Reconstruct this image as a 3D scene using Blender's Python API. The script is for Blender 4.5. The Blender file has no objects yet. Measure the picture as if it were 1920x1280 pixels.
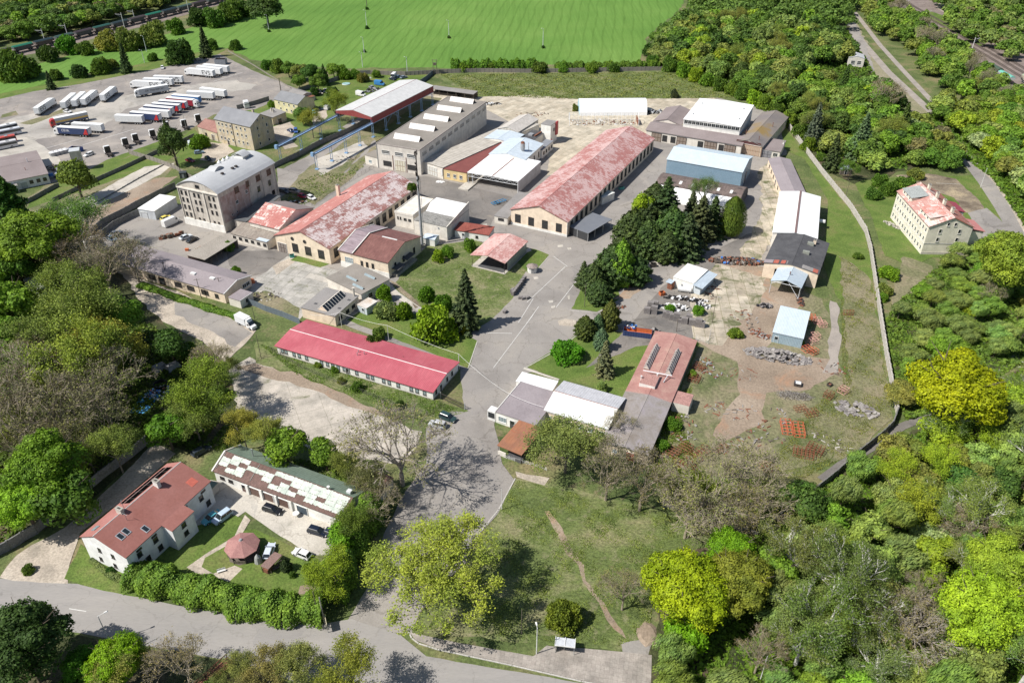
import bpy, math, random
import numpy as np
from mathutils import Vector, Matrix, noise as mnoise
R=math.radians; PI=math.pi
scene=bpy.context.scene; COL=scene.collection
# ------------------------------------------------ camera, sky, sun, exposure
F=1480.0; PITCH=R(34.6); HC=125.0
cs,cc=math.sin(PITCH),math.cos(PITCH)
cam=bpy.data.cameras.new('camera'); camo=bpy.data.objects.new('camera',cam); COL.objects.link(camo)
camo.location=(0,0,HC); camo.rotation_euler=(PI/2-PITCH,0,0)
cam.sensor_width=36; cam.lens=F/1920*36; cam.clip_start=.5; cam.clip_end=6000
scene.camera=camo
SUN_EL,SUN_DIR=R(50),R(20)      # shadows fall towards SUN_DIR
W=bpy.data.worlds.new('World'); scene.world=W; W.use_nodes=True
nt=W.node_tree; sky=nt.nodes.new('ShaderNodeTexSky'); sky.sky_type='NISHITA'; sky.sun_disc=False
sky.sun_elevation=SUN_EL; sky.sun_rotation=PI/2-(SUN_DIR+PI); sky.air_density=1; sky.dust_density=1; sky.ozone_density=1
bg=nt.nodes['Background']; bg.inputs[1].default_value=.078; nt.links.new(sky.outputs[0],bg.inputs[0])
sl=bpy.data.lights.new('sun','SUN'); sl.energy=4.95; sl.angle=R(.55); sl.color=(1,.955,.89)
so=bpy.data.objects.new('sun',sl); COL.objects.link(so)
so.rotation_euler=Vector((math.cos(SUN_DIR)*math.cos(SUN_EL),math.sin(SUN_DIR)*math.cos(SUN_EL),-math.sin(SUN_EL))).to_track_quat('-Z','Y').to_euler()
scene.view_settings.view_transform='Standard'; scene.view_settings.look='None'; scene.view_settings.exposure=.32
scene.view_settings.gamma=1
# ------------------------------------------------ helpers
def G(x,y,z=0):
    u=(x-960)/F; v=(y-640)/F; t=(HC-z)/(cs+v*cc)
    return Vector((u*t,t*(cc-v*cs),z))
def link(o,parent=None):
    COL.objects.link(o)
    if parent: o.parent=parent
    return o
def tag(o,label=None,cat=None,group=None,kind=None):
    if label: o['label']=label
    if cat: o['category']=cat
    if group: o['group']=group
    if kind: o['kind']=kind
    return o
def empty(name,loc,rz=0,label=None,cat=None,group=None):
    o=bpy.data.objects.new(name,None); o.location=loc; o.rotation_euler=(0,0,rz); o.empty_display_size=.5
    COL.objects.link(o); return tag(o,label,cat,group)
class MB:
    def __init__(s): s.v=[]; s.f=[]; s.m=[]
    def face(s,pts,mi=0):
        i=len(s.v); s.v+= [tuple(p) for p in pts]; s.f.append(tuple(range(i,i+len(pts)))); s.m.append(mi); return s
    def box(s,x0,x1,y0,y1,z0,z1,mi=0,top=None):
        i=len(s.v)
        s.v+=[(x0,y0,z0),(x1,y0,z0),(x1,y1,z0),(x0,y1,z0),(x0,y0,z1),(x1,y0,z1),(x1,y1,z1),(x0,y1,z1)]
        for k,q in enumerate([(0,3,2,1),(4,5,6,7),(0,1,5,4),(1,2,6,5),(2,3,7,6),(3,0,4,7)]):
            s.f.append(tuple(i+a for a in q)); s.m.append(top if (k==1 and top is not None) else mi)
        return s
    def hull(s,bot,top,mi=0,tmi=None):     # prism between two same-length loops (ccw seen from above)
        i=len(s.v); n=len(bot); s.v+=[tuple(p) for p in bot]+[tuple(p) for p in top]
        s.f.append(tuple(i+n-1-k for k in range(n))); s.m.append(mi)
        s.f.append(tuple(i+n+k for k in range(n))); s.m.append(mi if tmi is None else tmi)
        for k in range(n):
            k2=(k+1)%n; s.f.append((i+k,i+k2,i+n+k2,i+n+k)); s.m.append(mi)
        return s
    def bar(s,a,b,r,n=4,r2=None,mi=0):
        a=Vector(a); b=Vector(b); d=b-a
        if d.length<1e-6: return s
        d.normalize(); u=d.orthogonal().normalized(); w=d.cross(u); r2=r if r2 is None else r2
        A=[a+(u*math.cos(2*PI*k/n+.785)+w*math.sin(2*PI*k/n+.785))*r for k in range(n)]
        B=[b+(u*math.cos(2*PI*k/n+.785)+w*math.sin(2*PI*k/n+.785))*r2 for k in range(n)]
        return s.hull(A,B,mi)
    def cyl(s,c,r,z0,z1,n=12,r2=None,mi=0,tmi=None):
        r2=r if r2 is None else r2
        return s.hull([(c[0]+r*math.cos(2*PI*k/n),c[1]+r*math.sin(2*PI*k/n),z0) for k in range(n)],
                      [(c[0]+r2*math.cos(2*PI*k/n),c[1]+r2*math.sin(2*PI*k/n),z1) for k in range(n)],mi,tmi)
    def rot(s,i0,ang,c=(0,0)):
        ca,sa=math.cos(ang),math.sin(ang)
        for i in range(i0,len(s.v)):
            x,y,z=s.v[i]; x-=c[0]; y-=c[1]; s.v[i]=(c[0]+x*ca-y*sa,c[1]+x*sa+y*ca,z)
    def mesh(s,name,mats):
        me=bpy.data.meshes.new(name); me.from_pydata(s.v,[],s.f)
        for m in (mats if isinstance(mats,(list,tuple)) else [mats]): me.materials.append(m)
        if me.materials and len(me.materials)>1: me.polygons.foreach_set('material_index',s.m)
        me.update(); return me
    def build(s,name,mats,parent=None,loc=None,rz=0):
        o=bpy.data.objects.new(name,s.mesh(name,mats))
        if loc is not None: o.location=loc
        o.rotation_euler=(0,0,rz)
        return link(o,parent)
def inst(me,name,parent=None,loc=(0,0,0),rz=0,color=None,scale=None):
    o=bpy.data.objects.new(name,me); o.location=loc; o.rotation_euler=(0,0,rz)
    if color: o.color=(*color,1)
    if scale: o.scale=scale
    return link(o,parent)
# ------------------------------------------------ materials
MC={}
def nm(name,rough=.8,metal=0,spec=None):
    m=bpy.data.materials.new(name); m.use_nodes=True; t=m.node_tree; b=t.nodes['Principled BSDF']
    b.inputs['Roughness'].default_value=rough; b.inputs['Metallic'].default_value=metal
    if spec is not None: b.inputs['Specular IOR Level'].default_value=spec
    return m,t,b
def N(t,typ,**k):
    n=t.nodes.new('ShaderNode'+typ)
    for a,b in k.items():
        if a[0]=='_': n.inputs[int(a[1:]) if a[1:].isdigit() else a[1:]].default_value=b
        else: setattr(n,a,b)
    return n
def coord(t,scale=(1,1,1),rot=0,kind='Object'):
    tc=N(t,'TexCoord'); mp=N(t,'Mapping'); mp.inputs['Scale'].default_value=scale; mp.inputs['Rotation'].default_value=(0,0,rot)
    t.links.new(tc.outputs[kind],mp.inputs[0]); return mp.outputs[0]
def ramp(t,fac,cols,pos=None,interp='LINEAR'):
    r=N(t,'ValToRGB'); r.color_ramp.interpolation=interp; e=r.color_ramp.elements; n=len(cols)
    pos=pos or [i/(n-1) if n>1 else 0 for i in range(n)]
    while len(e)<n: e.new(.5)
    for i in range(n): e[i].position=pos[i]; e[i].color=(*cols[i],1)
    t.links.new(fac,r.inputs[0]); return r.outputs[0]
def mix(t,a,b,fac,typ='MIX'):
    m=N(t,'Mix',data_type='RGBA',blend_type=typ)
    for s,v in ((6,a),(7,b),(0,fac)):
        if isinstance(v,(int,float)): m.inputs[s].default_value=v
        elif isinstance(v,(tuple,list)): m.inputs[s].default_value=(*v,1)
        else: t.links.new(v,m.inputs[s])
    return m.outputs[2]
def noise(t,co,scale,detail=4,rough=.55,dist=0):
    n=N(t,'TexNoise'); n.inputs['Scale'].default_value=scale; n.inputs['Detail'].default_value=detail; n.inputs['Roughness'].default_value=rough
    n.inputs['Distortion'].default_value=dist; t.links.new(co,n.inputs['Vector']); return n.outputs[0]
def bump(t,b,h,strength=.4,dist=.1):
    n=N(t,'Bump'); n.inputs['Strength'].default_value=strength; n.inputs['Distance'].default_value=dist
    t.links.new(h,n.inputs['Height']); t.links.new(n.outputs[0],b.inputs['Normal'])
def surf(name,cols,scale=.15,pos=None,rough=.9,fine=3.0,famt=.35,stretch=(1,1,1),rot=0,bmp=.25,bd=.05,metal=0,streak=0,crack=0,dirt=None,spec=.3,band=None):
    """noise-mottled surface: cols ramp at `scale`, multiplied by a fine noise"""
    if name in MC: return MC[name]
    m,t,b=nm(name,rough,metal,spec); co=coord(t,stretch,rot)
    c=ramp(t,noise(t,co,scale,6,.6,.3),cols,pos or [.3+.4*i/max(1,len(cols)-1) for i in range(len(cols))])
    f=noise(t,co,fine,5,.65)
    c=mix(t,c,ramp(t,f,[(1-famt,)*3,(1+famt,)*3],[.3,.7]),1,'MULTIPLY')
    if dirt:   # (colour, scale, lo, hi)
        c=mix(t,c,dirt[0],ramp(t,noise(t,coord(t,dirt[4] if len(dirt)>4 else (1,1,1)),dirt[1],8,.7,.5),[(0,0,0),(1,1,1)],[dirt[2],dirt[3]]))
    if crack:
        nn=N(t,'TexNoise'); nn.inputs['Scale'].default_value=.5; nn.inputs['Detail'].default_value=5; cw=coord(t); t.links.new(cw,nn.inputs[0]); va=N(t,'VectorMath',operation='MULTIPLY_ADD'); t.links.new(nn.outputs[1],va.inputs[0]); va.inputs[1].default_value=(4,4,0); t.links.new(cw,va.inputs[2])
        vo=N(t,'TexVoronoi',feature='DISTANCE_TO_EDGE'); vo.inputs['Scale'].default_value=.11; t.links.new(va.outputs[0],vo.inputs['Vector'])
        c=mix(t,c,ramp(t,vo.outputs[0],[(.74,.73,.71),(1,1,1)],[.006,.015]),crack,'MULTIPLY')
        v2=N(t,'TexVoronoi',feature='F1'); v2.inputs['Scale'].default_value=.07; t.links.new(va.outputs[0],v2.inputs['Vector']); sp_=N(t,'SeparateColor'); t.links.new(v2.outputs['Color'],sp_.inputs[0])
        c=mix(t,c,ramp(t,sp_.outputs[0],[(.86,.86,.87),(1,1,1),(1.07,1.06,1.04)],[.1,.35,.9]),crack,'MULTIPLY')
        c=mix(t,c,(.62,.61,.6),ramp(t,noise(t,cw,.45,3,.5),[(0,0,0),(.5,.5,.5)],[.66,.74]),'MULTIPLY')
    t.links.new(c,b.inputs['Base Color'])
    if bmp: bump(t,b,f,bmp,bd)
    MC[name]=m; return m
def rib(name,c1,c2=None,pitch=.35,axis='X',rough=.5,metal=0,rust=None,amt=.5,depth=.04,shade=.12,mottle=.15,nscale=.4):
    """ribbed sheet metal / seams running across `axis`"""
    if name in MC: return MC[name]
    m,t,b=nm(name,rough,metal,.35); co=coord(t)
    w=N(t,'TexWave',bands_direction=axis,wave_type='BANDS'); w.inputs['Scale'].default_value=.314/pitch; w.inputs['Distortion'].default_value=0
    t.links.new(co,w.inputs[0])
    c2=c2 or tuple(x*.8 for x in c1)
    c=ramp(t,noise(t,co,nscale,7,.65,.4),[c1,c2],[.38,.66])
    c=mix(t,c,ramp(t,w.outputs[1],[(1-shade,)*3,(1,1,1)],[0,.25]),1,'MULTIPLY')
    st=coord(t,(1,.12,1) if axis=='X' else (.12,1,1))
    c=mix(t,c,ramp(t,noise(t,st,2.5,6,.6),[(1-mottle,)*3,(1+mottle,)*3],[.3,.7]),1,'MULTIPLY')
    if rust: c=mix(t,c,rust,ramp(t,noise(t,co,nscale*1.7,9,.75,.8),[(0,0,0),(1,1,1)],[1-amt,1-amt+.09]))
    t.links.new(c,b.inputs['Base Color']); bump(t,b,w.outputs[1],.6,depth); MC[name]=m; return m
def peel(name,base,base2,white,amt,cell=(1.0,2.0),strk=(2,.8,1)):
    """painted sheet roof whose paint has flaked to pale patches sheet by sheet"""
    m,t,b=nm(name,.6,0,.3); co=coord(t)
    br=N(t,'TexBrick'); t.links.new(co,br.inputs[0]); br.inputs['Scale'].default_value=1
    br.inputs['Brick Width'].default_value=cell[0]; br.inputs['Row Height'].default_value=cell[1]; br.inputs['Mortar Size'].default_value=.03
    br.inputs['Color1'].default_value=(0,0,0,1); br.inputs['Color2'].default_value=(1,1,1,1); br.inputs['Mortar'].default_value=(.4,.4,.4,1)
    n1=noise(t,coord(t,strk),.9,9,.75,.6); n2=noise(t,co,.13,3,.5)
    ad=N(t,'Math',operation='MULTIPLY_ADD'); t.links.new(br.outputs[0],ad.inputs[0]); ad.inputs[1].default_value=.17; t.links.new(n1,ad.inputs[2])
    a2=N(t,'Math',operation='MULTIPLY_ADD'); t.links.new(n2,a2.inputs[0]); a2.inputs[1].default_value=.55; t.links.new(ad.outputs[0],a2.inputs[2])
    c=ramp(t,noise(t,co,.5,6,.6),[base,base2],[.35,.65])
    c=mix(t,c,white,ramp(t,a2.outputs[0],[(0,0,0),(1,1,1)],[1.235-amt,1.295-amt]))
    c=mix(t,c,(.05,.02,.02),ramp(t,br.outputs[1],[(0,0,0),(.45,.45,.45)],[.5,1]))
    t.links.new(c,b.inputs['Base Color']); bump(t,b,n1,.3,.03); return m
def flat(name,c,rough=.5,metal=0,spec=.5):
    if name in MC: return MC[name]
    m,t,b=nm(name,rough,metal,spec); co=coord(t)
    t.links.new(mix(t,c,ramp(t,noise(t,co,1.7,4,.6),[(.82,)*3,(1.12,)*3],[.3,.7]),1,'MULTIPLY'),b.inputs['Base Color']); MC[name]=m; return m
def objcol(name,rough=.35,metal=0,spec=.5,var=.12,scale=2.):
    m,t,b=nm(name,rough,metal,spec); oi=N(t,'ObjectInfo')
    c=mix(t,oi.outputs['Color'],ramp(t,noise(t,coord(t),scale,4,.6),[(1-var,)*3,(1+var,)*3],[.3,.7]),1,'MULTIPLY')
    t.links.new(c,b.inputs['Base Color']); return m
def leafmat(name,var=.5,trans=.25,rough=.65):
    m,t,b=nm(name,rough,0,.25); oi=N(t,'ObjectInfo'); ge=N(t,'NewGeometry')
    r=ramp(t,ge.outputs['Random Per Island'],[(1-var,)*3,(1,1,1),(1+var,1+var*.9,1+var*.5)],[0,.5,1])
    c=mix(t,oi.outputs['Color'],(1.0,1.15,.70),1,'MULTIPLY'); c=mix(t,c,r,1,'MULTIPLY')
    c=mix(t,c,ramp(t,noise(t,coord(t),.35,3,.5),[(.72,.78,.8),(1.2,1.12,.95)],[.35,.65]),1,'MULTIPLY')
    t.links.new(c,b.inputs['Base Color'])
    tr=N(t,'BsdfTranslucent'); t.links.new(c,tr.inputs[0]); ms=N(t,'MixShader'); ms.inputs[0].default_value=trans
    out=t.nodes['Material Output']; t.links.new(b.outputs[0],ms.inputs[1]); t.links.new(tr.outputs[0],ms.inputs[2]); t.links.new(ms.outputs[0],out.inputs[0])
    return m
LEAF=leafmat('foliage',.4,.3); NEEDLE=leafmat('needles',.45,.08); BARK=objcol('bark',.9,0,.2,.3,3.); PAINT=objcol('car_paint',.28,.0,.6,.03); BOXP=objcol('painted_panel',.5,0,.4,.1)
GLASS=flat('dark_glass',(.02,.026,.03),.08,0,.8); PALEGLASS=flat('pale_glass',(.25,.31,.33),.15,0,.7)
FRAMEW=flat('white_frame',(.7,.7,.68),.5); FRAMED=flat('dark_frame',(.06,.05,.045),.6); RUBBER=flat('rubber',(.015,.015,.016),.8)
STEELB=flat('blue_steel',(.22,.36,.55),.55); STEELG=flat('grey_steel',(.38,.39,.4),.5,.3); STEELW=flat('pale_steel',(.62,.64,.66),.5)
WOOD=surf('weathered_wood',[(.09,.075,.06),(.2,.17,.14)],2,fine=9); RUST=surf('rusty_iron',[(.15,.065,.04),(.24,.10,.06),(.09,.045,.035)],1.5,fine=8)
CONC=surf('old_concrete',[(.25,.235,.2),(.4,.38,.33)],.35,fine=4,dirt=((.14,.13,.11),.5,.55,.75))
# ------------------------------------------------ ground materials
def g_mat(name,cols,scale=.04,**k): return surf(name,cols,scale,**k)
GRASS=g_mat('grass_rough',[(.051,.078,.021),(.109,.140,.045),(.217,.179,.096)],.06,fine=1.6,famt=.45,bmp=.8,bd=.25,dirt=((.290,.196,.144),.22,.56,.8),pos=[.33,.5,.68])
LAWN=g_mat('lawn_grass',[(.065,.112,.019),(.109,.162,.032),(.160,.168,.056)],.12,fine=2.5,famt=.4,bmp=.7,bd=.15)
MEADOW=g_mat('meadow_grass',[(.075,.105,.03),(.125,.16,.05),(.24,.22,.12)],.07,fine=1.2,famt=.5,bmp=.9,bd=.3,stretch=(1,1.8,1),rot=.5,dirt=((.30,.26,.17),.3,.54,.76),pos=[.32,.5,.7])
DRY=g_mat('dry_grass',[(.09,.115,.04),(.175,.17,.09),(.24,.21,.135)],.06,fine=1.3,famt=.4,bmp=.8,bd=.3,dirt=((.28,.225,.155),.2,.5,.72),pos=[.34,.5,.66])
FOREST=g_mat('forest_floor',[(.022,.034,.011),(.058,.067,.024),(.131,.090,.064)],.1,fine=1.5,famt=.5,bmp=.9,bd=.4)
ASPH=g_mat('asphalt',[(.218,.201,.184),(.275,.256,.236),(.320,.293,.259)],.06,crack=.8,fine=3,famt=.12,bmp=.15,dirt=((.435,.390,.322),.35,.62,.8))
ASPHY=g_mat('yard_asphalt',[(.198,.183,.170),(.256,.235,.218),(.346,.311,.276)],.07,crack=.8,fine=3,famt=.14,bmp=.15,dirt=((.422,.366,.305),.18,.56,.75))
ASPHD=g_mat('dark_asphalt',[(.128,.120,.113),(.192,.177,.161),(.243,.220,.196)],.08,crack=.8,fine=3,famt=.15,bmp=.15,dirt=((.307,.268,.218),.3,.6,.8))
ROADM=g_mat('road_asphalt',[(.250,.240,.228),(.28,.265,.25),(.31,.292,.272)],.12,crack=.4,fine=3,famt=.08,bmp=.1,stretch=(.3,2.2,1),rot=-.25)
GRAVEL=g_mat('gravel',[(.253,.224,.184),(.414,.358,.292),(.529,.470,.389)],.15,fine=2.2,famt=.3,bmp=.6,dirt=((.103,.101,.054),.25,.6,.78))
DIRT=g_mat('bare_earth',[(.20,.155,.115),(.28,.22,.165),(.35,.285,.22)],.07,fine=2,famt=.28,bmp=.6,dirt=((.36,.21,.13),.10,.54,.72))
SOIL=g_mat('dug_soil',[(.1,.075,.055),(.22,.18,.13),(.42,.34,.22)],.12,fine=1.8,famt=.3,bmp=.8,bd=.3)
PALEC=g_mat('pale_concrete',[(.34,.32,.28),(.45,.42,.37),(.52,.49,.43)],.12,crack=.8,fine=3,famt=.15,bmp=.2,dirt=((.14,.14,.1),.3,.6,.8))
YARDC=g_mat('dusty_concrete',[(.276,.263,.238),(.380,.358,.324),(.483,.448,.400)],.05,crack=.8,fine=2.4,famt=.16,bmp=.2,dirt=((.196,.185,.162),.2,.55,.75))
DUST=g_mat('dusty_track',[(.25,.225,.20),(.31,.275,.24),(.36,.32,.28)],.2,fine=2.5,famt=.15)
BAREG=g_mat('thin_grass',[(.16,.17,.09),(.24,.22,.14),(.30,.26,.19)],.08,fine=1.5,famt=.35,bmp=.6)
def slabs(name,base,base2,bw,rh,rot,crack=(.09,.09,.05),mort=.05,dirt=.5):
    m,t,b=nm(name,.9,0,.25); co=coord(t,(1,1,1),rot)
    wob=N(t,'VectorMath',operation='MULTIPLY_ADD'); nn=N(t,'TexNoise'); nn.inputs['Scale'].default_value=.7; nn.inputs['Detail'].default_value=4; t.links.new(co,nn.inputs[0])
    t.links.new(nn.outputs[1],wob.inputs[0]); wob.inputs[1].default_value=(.45,.45,0); t.links.new(co,wob.inputs[2])
    br=N(t,'TexBrick'); t.links.new(wob.outputs[0],br.inputs[0]); br.inputs['Scale'].default_value=1; br.inputs['Brick Width'].default_value=bw; br.inputs['Row Height'].default_value=rh
    br.inputs['Mortar Size'].default_value=mort; br.inputs['Color1'].default_value=(*base,1); br.inputs['Color2'].default_value=(*base2,1); br.inputs['Mortar'].default_value=(*crack,1); br.offset=.0
    br.inputs['Bias'].default_value=0; br.inputs['Mortar Smooth'].default_value=.6
    c=mix(t,br.outputs[0],ramp(t,noise(t,co,.25,6,.65),[(.72,.72,.7),(1.15,1.13,1.1)],[.35,.65]),1,'MULTIPLY')
    c=mix(t,c,(.12,.13,.06),ramp(t,noise(t,co,.16,8,.72,.6),[(0,0,0),(1,1,1)],[dirt,dirt+.12]))
    c=mix(t,c,ramp(t,noise(t,co,3,4,.6),[(.85,)*3,(1.12,)*3],[.3,.7]),1,'MULTIPLY')
    t.links.new(c,b.inputs['Base Color']); return m
SLABS=slabs('concrete_slabs',(.42,.37,.29),(.54,.49,.40),2.6,7.0,.62,(.24,.21,.15),.06,.62)
SLABG=slabs('cracked_grey_slabs',(.36,.35,.325),(.42,.405,.38),3.0,3.6,.33,(.14,.14,.11),.05,.56)
SLABB=slabs('big_worn_slabs',(.42,.385,.34),(.48,.44,.39),6.5,3.6,-.42,(.27,.25,.2),.06,.60)
SLABW=slabs('weedy_slabs',(.38,.33,.26),(.5,.45,.37),3.0,4.6,.1,(.24,.22,.14),.1,.5)
PAVER=slabs('pavers',(.30,.27,.245),(.35,.32,.29),.8,.8,.2,(.24,.22,.2),.03,.75)
def field_mat():
    m,t,b=nm('crop_rows',.9,0,.2); co=coord(t,(1,1,1),0)
    ro=coord(t,(1,1,1),R(7)); ro2=coord(t,(1,.03,1),R(7))
    n=noise(t,co,.012,5,.6); c=ramp(t,n,[(.095,.20,.034),(.118,.23,.042),(.15,.26,.055)],[.3,.5,.7])
    w=N(t,'TexWave',bands_direction='X'); w.inputs['Scale'].default_value=.314/6.2; w.inputs['Distortion'].default_value=3.5; w.inputs['Detail'].default_value=3; w.inputs['Detail Scale'].default_value=.4; t.links.new(ro,w.inputs[0])
    c=mix(t,c,ramp(t,w.outputs[1],[(.84,.86,.8),(1,1,1)],[0,.2]),1,'MULTIPLY')
    c=mix(t,c,ramp(t,noise(t,ro2,.45,5,.65),[(.84,.85,.8),(1.12,1.1,1.15)],[.3,.7]),1,'MULTIPLY')
    f=noise(t,co,1.2,6,.7); c=mix(t,c,ramp(t,f,[(.8,)*3,(1.2,)*3],[.3,.7]),1,'MULTIPLY')
    t.links.new(c,b.inputs['Base Color']); bump(t,b,f,.6,.3); return m
CROP=field_mat()
# ------------------------------------------------ ground sheets (world outlines; ~1 cm steps)
BB=[]
def zlevel(P):
    x0,x1=min(p.x for p in P)-1.5,max(p.x for p in P)+1.5; y0,y1=min(p.y for p in P)-1.5,max(p.y for p in P)+1.5
    z=max([b[4] for b in BB if b[0]<x1 and b[1]>x0 and b[2]<y1 and b[3]>y0],default=0)+.004; BB.append((x0,x1,y0,y1,z)); return z
def patch(name,pts,mat,z=None,jit=.35,step=2.5,seed=0,kind='structure',world=False,h=None,label=None,cat=None):
    P=[Vector((p[0],p[1],0)) for p in pts] if world else [G(*p) for p in pts]
    if z is None: z=zlevel(P)
    out=[]; n=len(P)
    for i in range(n):
        a,b=P[i],P[(i+1)%n]; k=max(1,min(60,int((b-a).length/step))) if jit else 1
        for j in range(k):
            p=a.lerp(b,j/k)
            if jit: 
                q=mnoise.noise_vector(Vector((p.x*.23+seed,p.y*.23,seed*3.1+len(name))))+.5*mnoise.noise_vector(Vector((p.x*.9,p.y*.9,seed)))
                p=p+Vector((q.x,q.y,0))*jit*1.4
            out.append((p.x,p.y,z))
    ar=sum(out[i][0]*out[(i+1)%len(out)][1]-out[(i+1)%len(out)][0]*out[i][1] for i in range(len(out)))
    if ar<0: out.reverse()
    m=MB()
    if h: m.hull([(x,y,-.02) for x,y,_ in out],[(x,y,h) for x,y,_ in out])
    else: m.face(out)
    o=m.build(name,mat)
    if kind: o['kind']=kind
    return tag(o,label,cat)
def stripline(name,pts,w,mat,z=None,kind='structure',jit=0):
    P=[G(*p) for p in pts]
    if z is None: z=zlevel(P)
    L=[];Rr=[]
    for i,p in enumerate(P):
        d=(P[min(i+1,len(P)-1)]-P[max(i-1,0)]); d.z=0; d.normalize(); nrm=Vector((-d.y,d.x,0))
        L.append(p+nrm*w/2); Rr.append(p-nrm*w/2)
    m=MB()
    for i in range(len(P)-1): m.face([(q.x,q.y,z) for q in (Rr[i],Rr[i+1],L[i+1],L[i])])
    o=m.build(name,mat); o['kind']=kind; return o
g=MB(); g.face([(-3500,-900,0),(3500,-900,0),(3500,5000,0),(-3500,5000,0)]); o=g.build('ground',GRASS); o['kind']='structure'
patch('field',[(-80,205),(0,186),(95,157),(175,135),(280,118),(360,104),(425,90),(470,112),(520,122),(640,128),(700,128),(840,128),(960,122),(1200,120),(1212,70),(1262,30),(1300,-20),(1370,-70),(1330,-110),(480,-90),(500,-20),(440,18),(330,62),(230,78),(150,100),(80,118),(0,140),(-80,160)],CROP,jit=2,step=6)
patch('grass',[(-80,205),(0,186),(240,140),(325,122),(362,110),(410,102),(425,93),(360,99),(300,112),(170,140),(0,176),(-80,192)],LAWN,jit=.6)
patch('truck_yard',[(-80,206),(0,186),(60,172),(150,158),(240,140),(325,122),(362,110),(412,102),(475,133),(560,168),(512,190),(480,205),(400,215),(365,238),(320,255),(290,268),(250,282),(215,300),(150,335),(100,350),(0,330),(-80,350)],ASPHY,jit=.3)
patch('yard_concrete',[(20,222),(95,207),(180,190),(290,168),(440,150),(478,160),(470,168),(400,176),(300,188),(235,205),(210,225),(170,245),(70,262),(58,272),(0,262),(0,235)],YARDC,jit=1.2)
patch('concrete_apron',[(-80,262),(0,256),(50,258),(84,275),(115,300),(120,310),(84,330),(0,300),(-80,310)],PALEC,jit=.5)
patch('grass_strip',[(5,215),(30,208),(35,215),(0,222)],DRY,jit=.4); patch('grass_strip',[(35,232),(90,215),(130,200),(140,203),(60,234)],DRY,jit=.6)
patch('grass_strip',[(200,300),(290,268),(345,255),(340,262),(250,292),(160,330),(140,333)],LAWN,jit=.3)
# allotment / house grounds between truck yard and crane hall
patch('lawn',[(480,205),(520,188),(560,168),(640,135),(690,135),(800,138),(800,150),(720,180),(630,215),(560,250),(520,275),(470,290),(400,270),(420,215)],LAWN,jit=.4)
patch('drive',[(505,240),(545,228),(555,245),(545,262),(560,275),(535,280),(515,262)],GRAVEL,jit=.5); patch('drive',[(590,205),(615,200),(612,222),(585,235)],GRAVEL,jit=.5)
patch('house_yard',[(365,240),(400,300),(330,320),(330,265)],LAWN,jit=.5); patch('bare_yard',[(385,268),(425,268),(440,285),(400,305),(375,300)],GRAVEL,jit=.8)
# left plot
patch('plot_grass',[(20,395),(90,345),(150,330),(250,290),(330,305),(300,345),(180,410),(70,420)],DRY,jit=.8)
patch('grass',[(60,372),(95,350),(250,292),(335,290),(290,312),(150,360),(50,392)],LAWN,jit=.5)
patch('concrete_track',[(95,405),(150,378),(270,313),(330,305),(300,328),(180,388),(120,415)],PALEC,jit=.6)
patch('bare_ground',[(150,420),(185,385),(290,335),(335,330),(260,385),(175,440)],DIRT,jit=1)
# factory grounds
patch('factory_yard',[(150,455),(200,425),(262,390),(330,385),(420,365),(520,345),(520,300),(600,262),(700,205),(800,160),(885,182),(1060,188),(1345,183),(1470,215),(1475,290),(1440,300),(1450,440),(1440,520),(1340,600),(1240,620),(1180,640),(1080,690),(985,700),(965,760),(928,780),(925,805),(870,770),(862,690),(620,600),(520,570),(470,548),(240,480)],ASPH,jit=.3)
patch('yard_asphalt',[(690,345),(800,330),(960,370),(955,395),(925,412),(900,460),(860,440),(790,370),(720,400),(700,380)],ASPHD,jit=.3)
patch('yard_asphalt',[(425,470),(540,470),(560,490),(470,520),(430,500)],ASPHD,jit=.3)
patch('concrete_slabs',[(800,160),(885,182),(1000,178),(1090,186),(1345,183),(1300,215),(1215,240),(1205,265),(1160,300),(1075,320),(1025,330),(1030,300),(1010,262),(930,215),(880,190),(820,195)],SLABS,jit=.3)
patch('scrub_strip',[(520,380),(560,330),(640,270),(720,215),(790,178),(830,185),(700,265),(640,330),(560,385)],DRY,jit=.8)
patch('concrete_slabs',[(590,300),(680,265),(690,275),(640,310),(600,330)],PALEC,jit=.4)
patch('weeds',[(545,360),(600,330),(640,330),(690,285),(720,262),(728,268),(690,300),(655,340),(590,385)],DRY,jit=.9); patch('weeds',[(500,310),(600,262),(640,238),(655,245),(590,285),(530,318)],GRASS,jit=.7)
patch('weeds',[(700,255),(790,190),(820,190),(775,225),(705,275)],GRASS,jit=.6)
patch('cracked_slabs',[(480,520),(560,500),(620,505),(612,545),(570,590),(520,578),(470,545)],SLABG,jit=.3)
patch('cracked_slabs',[(470,530),(540,480),(640,510),(600,560),(560,600),(500,570)],SLABG,jit=.3)
patch('sand_patch',[(512,500),(545,482),(552,492),(520,515)],GRAVEL,jit=.4); patch('concrete_panel',[(572,520),(582,512),(620,523),(612,530)],PALEC,jit=.1)
patch('weeds',[(543,488),(560,478),(620,494),(600,502)],LAWN,jit=.4); patch('weeds',[(470,550),(500,545),(560,578),(560,600),(480,570)],DRY,jit=.6)
patch('lawn',[(735,540),(760,500),(800,462),(890,450),(950,475),(1000,480),(1028,480),(990,505),(978,520),(962,560),(920,600),(885,622),(850,620),(790,580)],MEADOW,jit=.3)
patch('lawn',[(985,465),(1005,468),(1030,478),(1008,505),(990,512),(970,490)],LAWN,jit=.2)
patch('lawn',[(650,600),(690,575),(740,585),(800,590),(860,620),(895,640),(880,690),(700,620)],LAWN,jit=.4)
stripline('path',[(728,535),(750,558),(790,582),(850,622)],2.0,PALEC); patch('kerbside_path',[(985,468),(993,465),(997,470),(987,474)],PALEC,jit=0)
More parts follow.
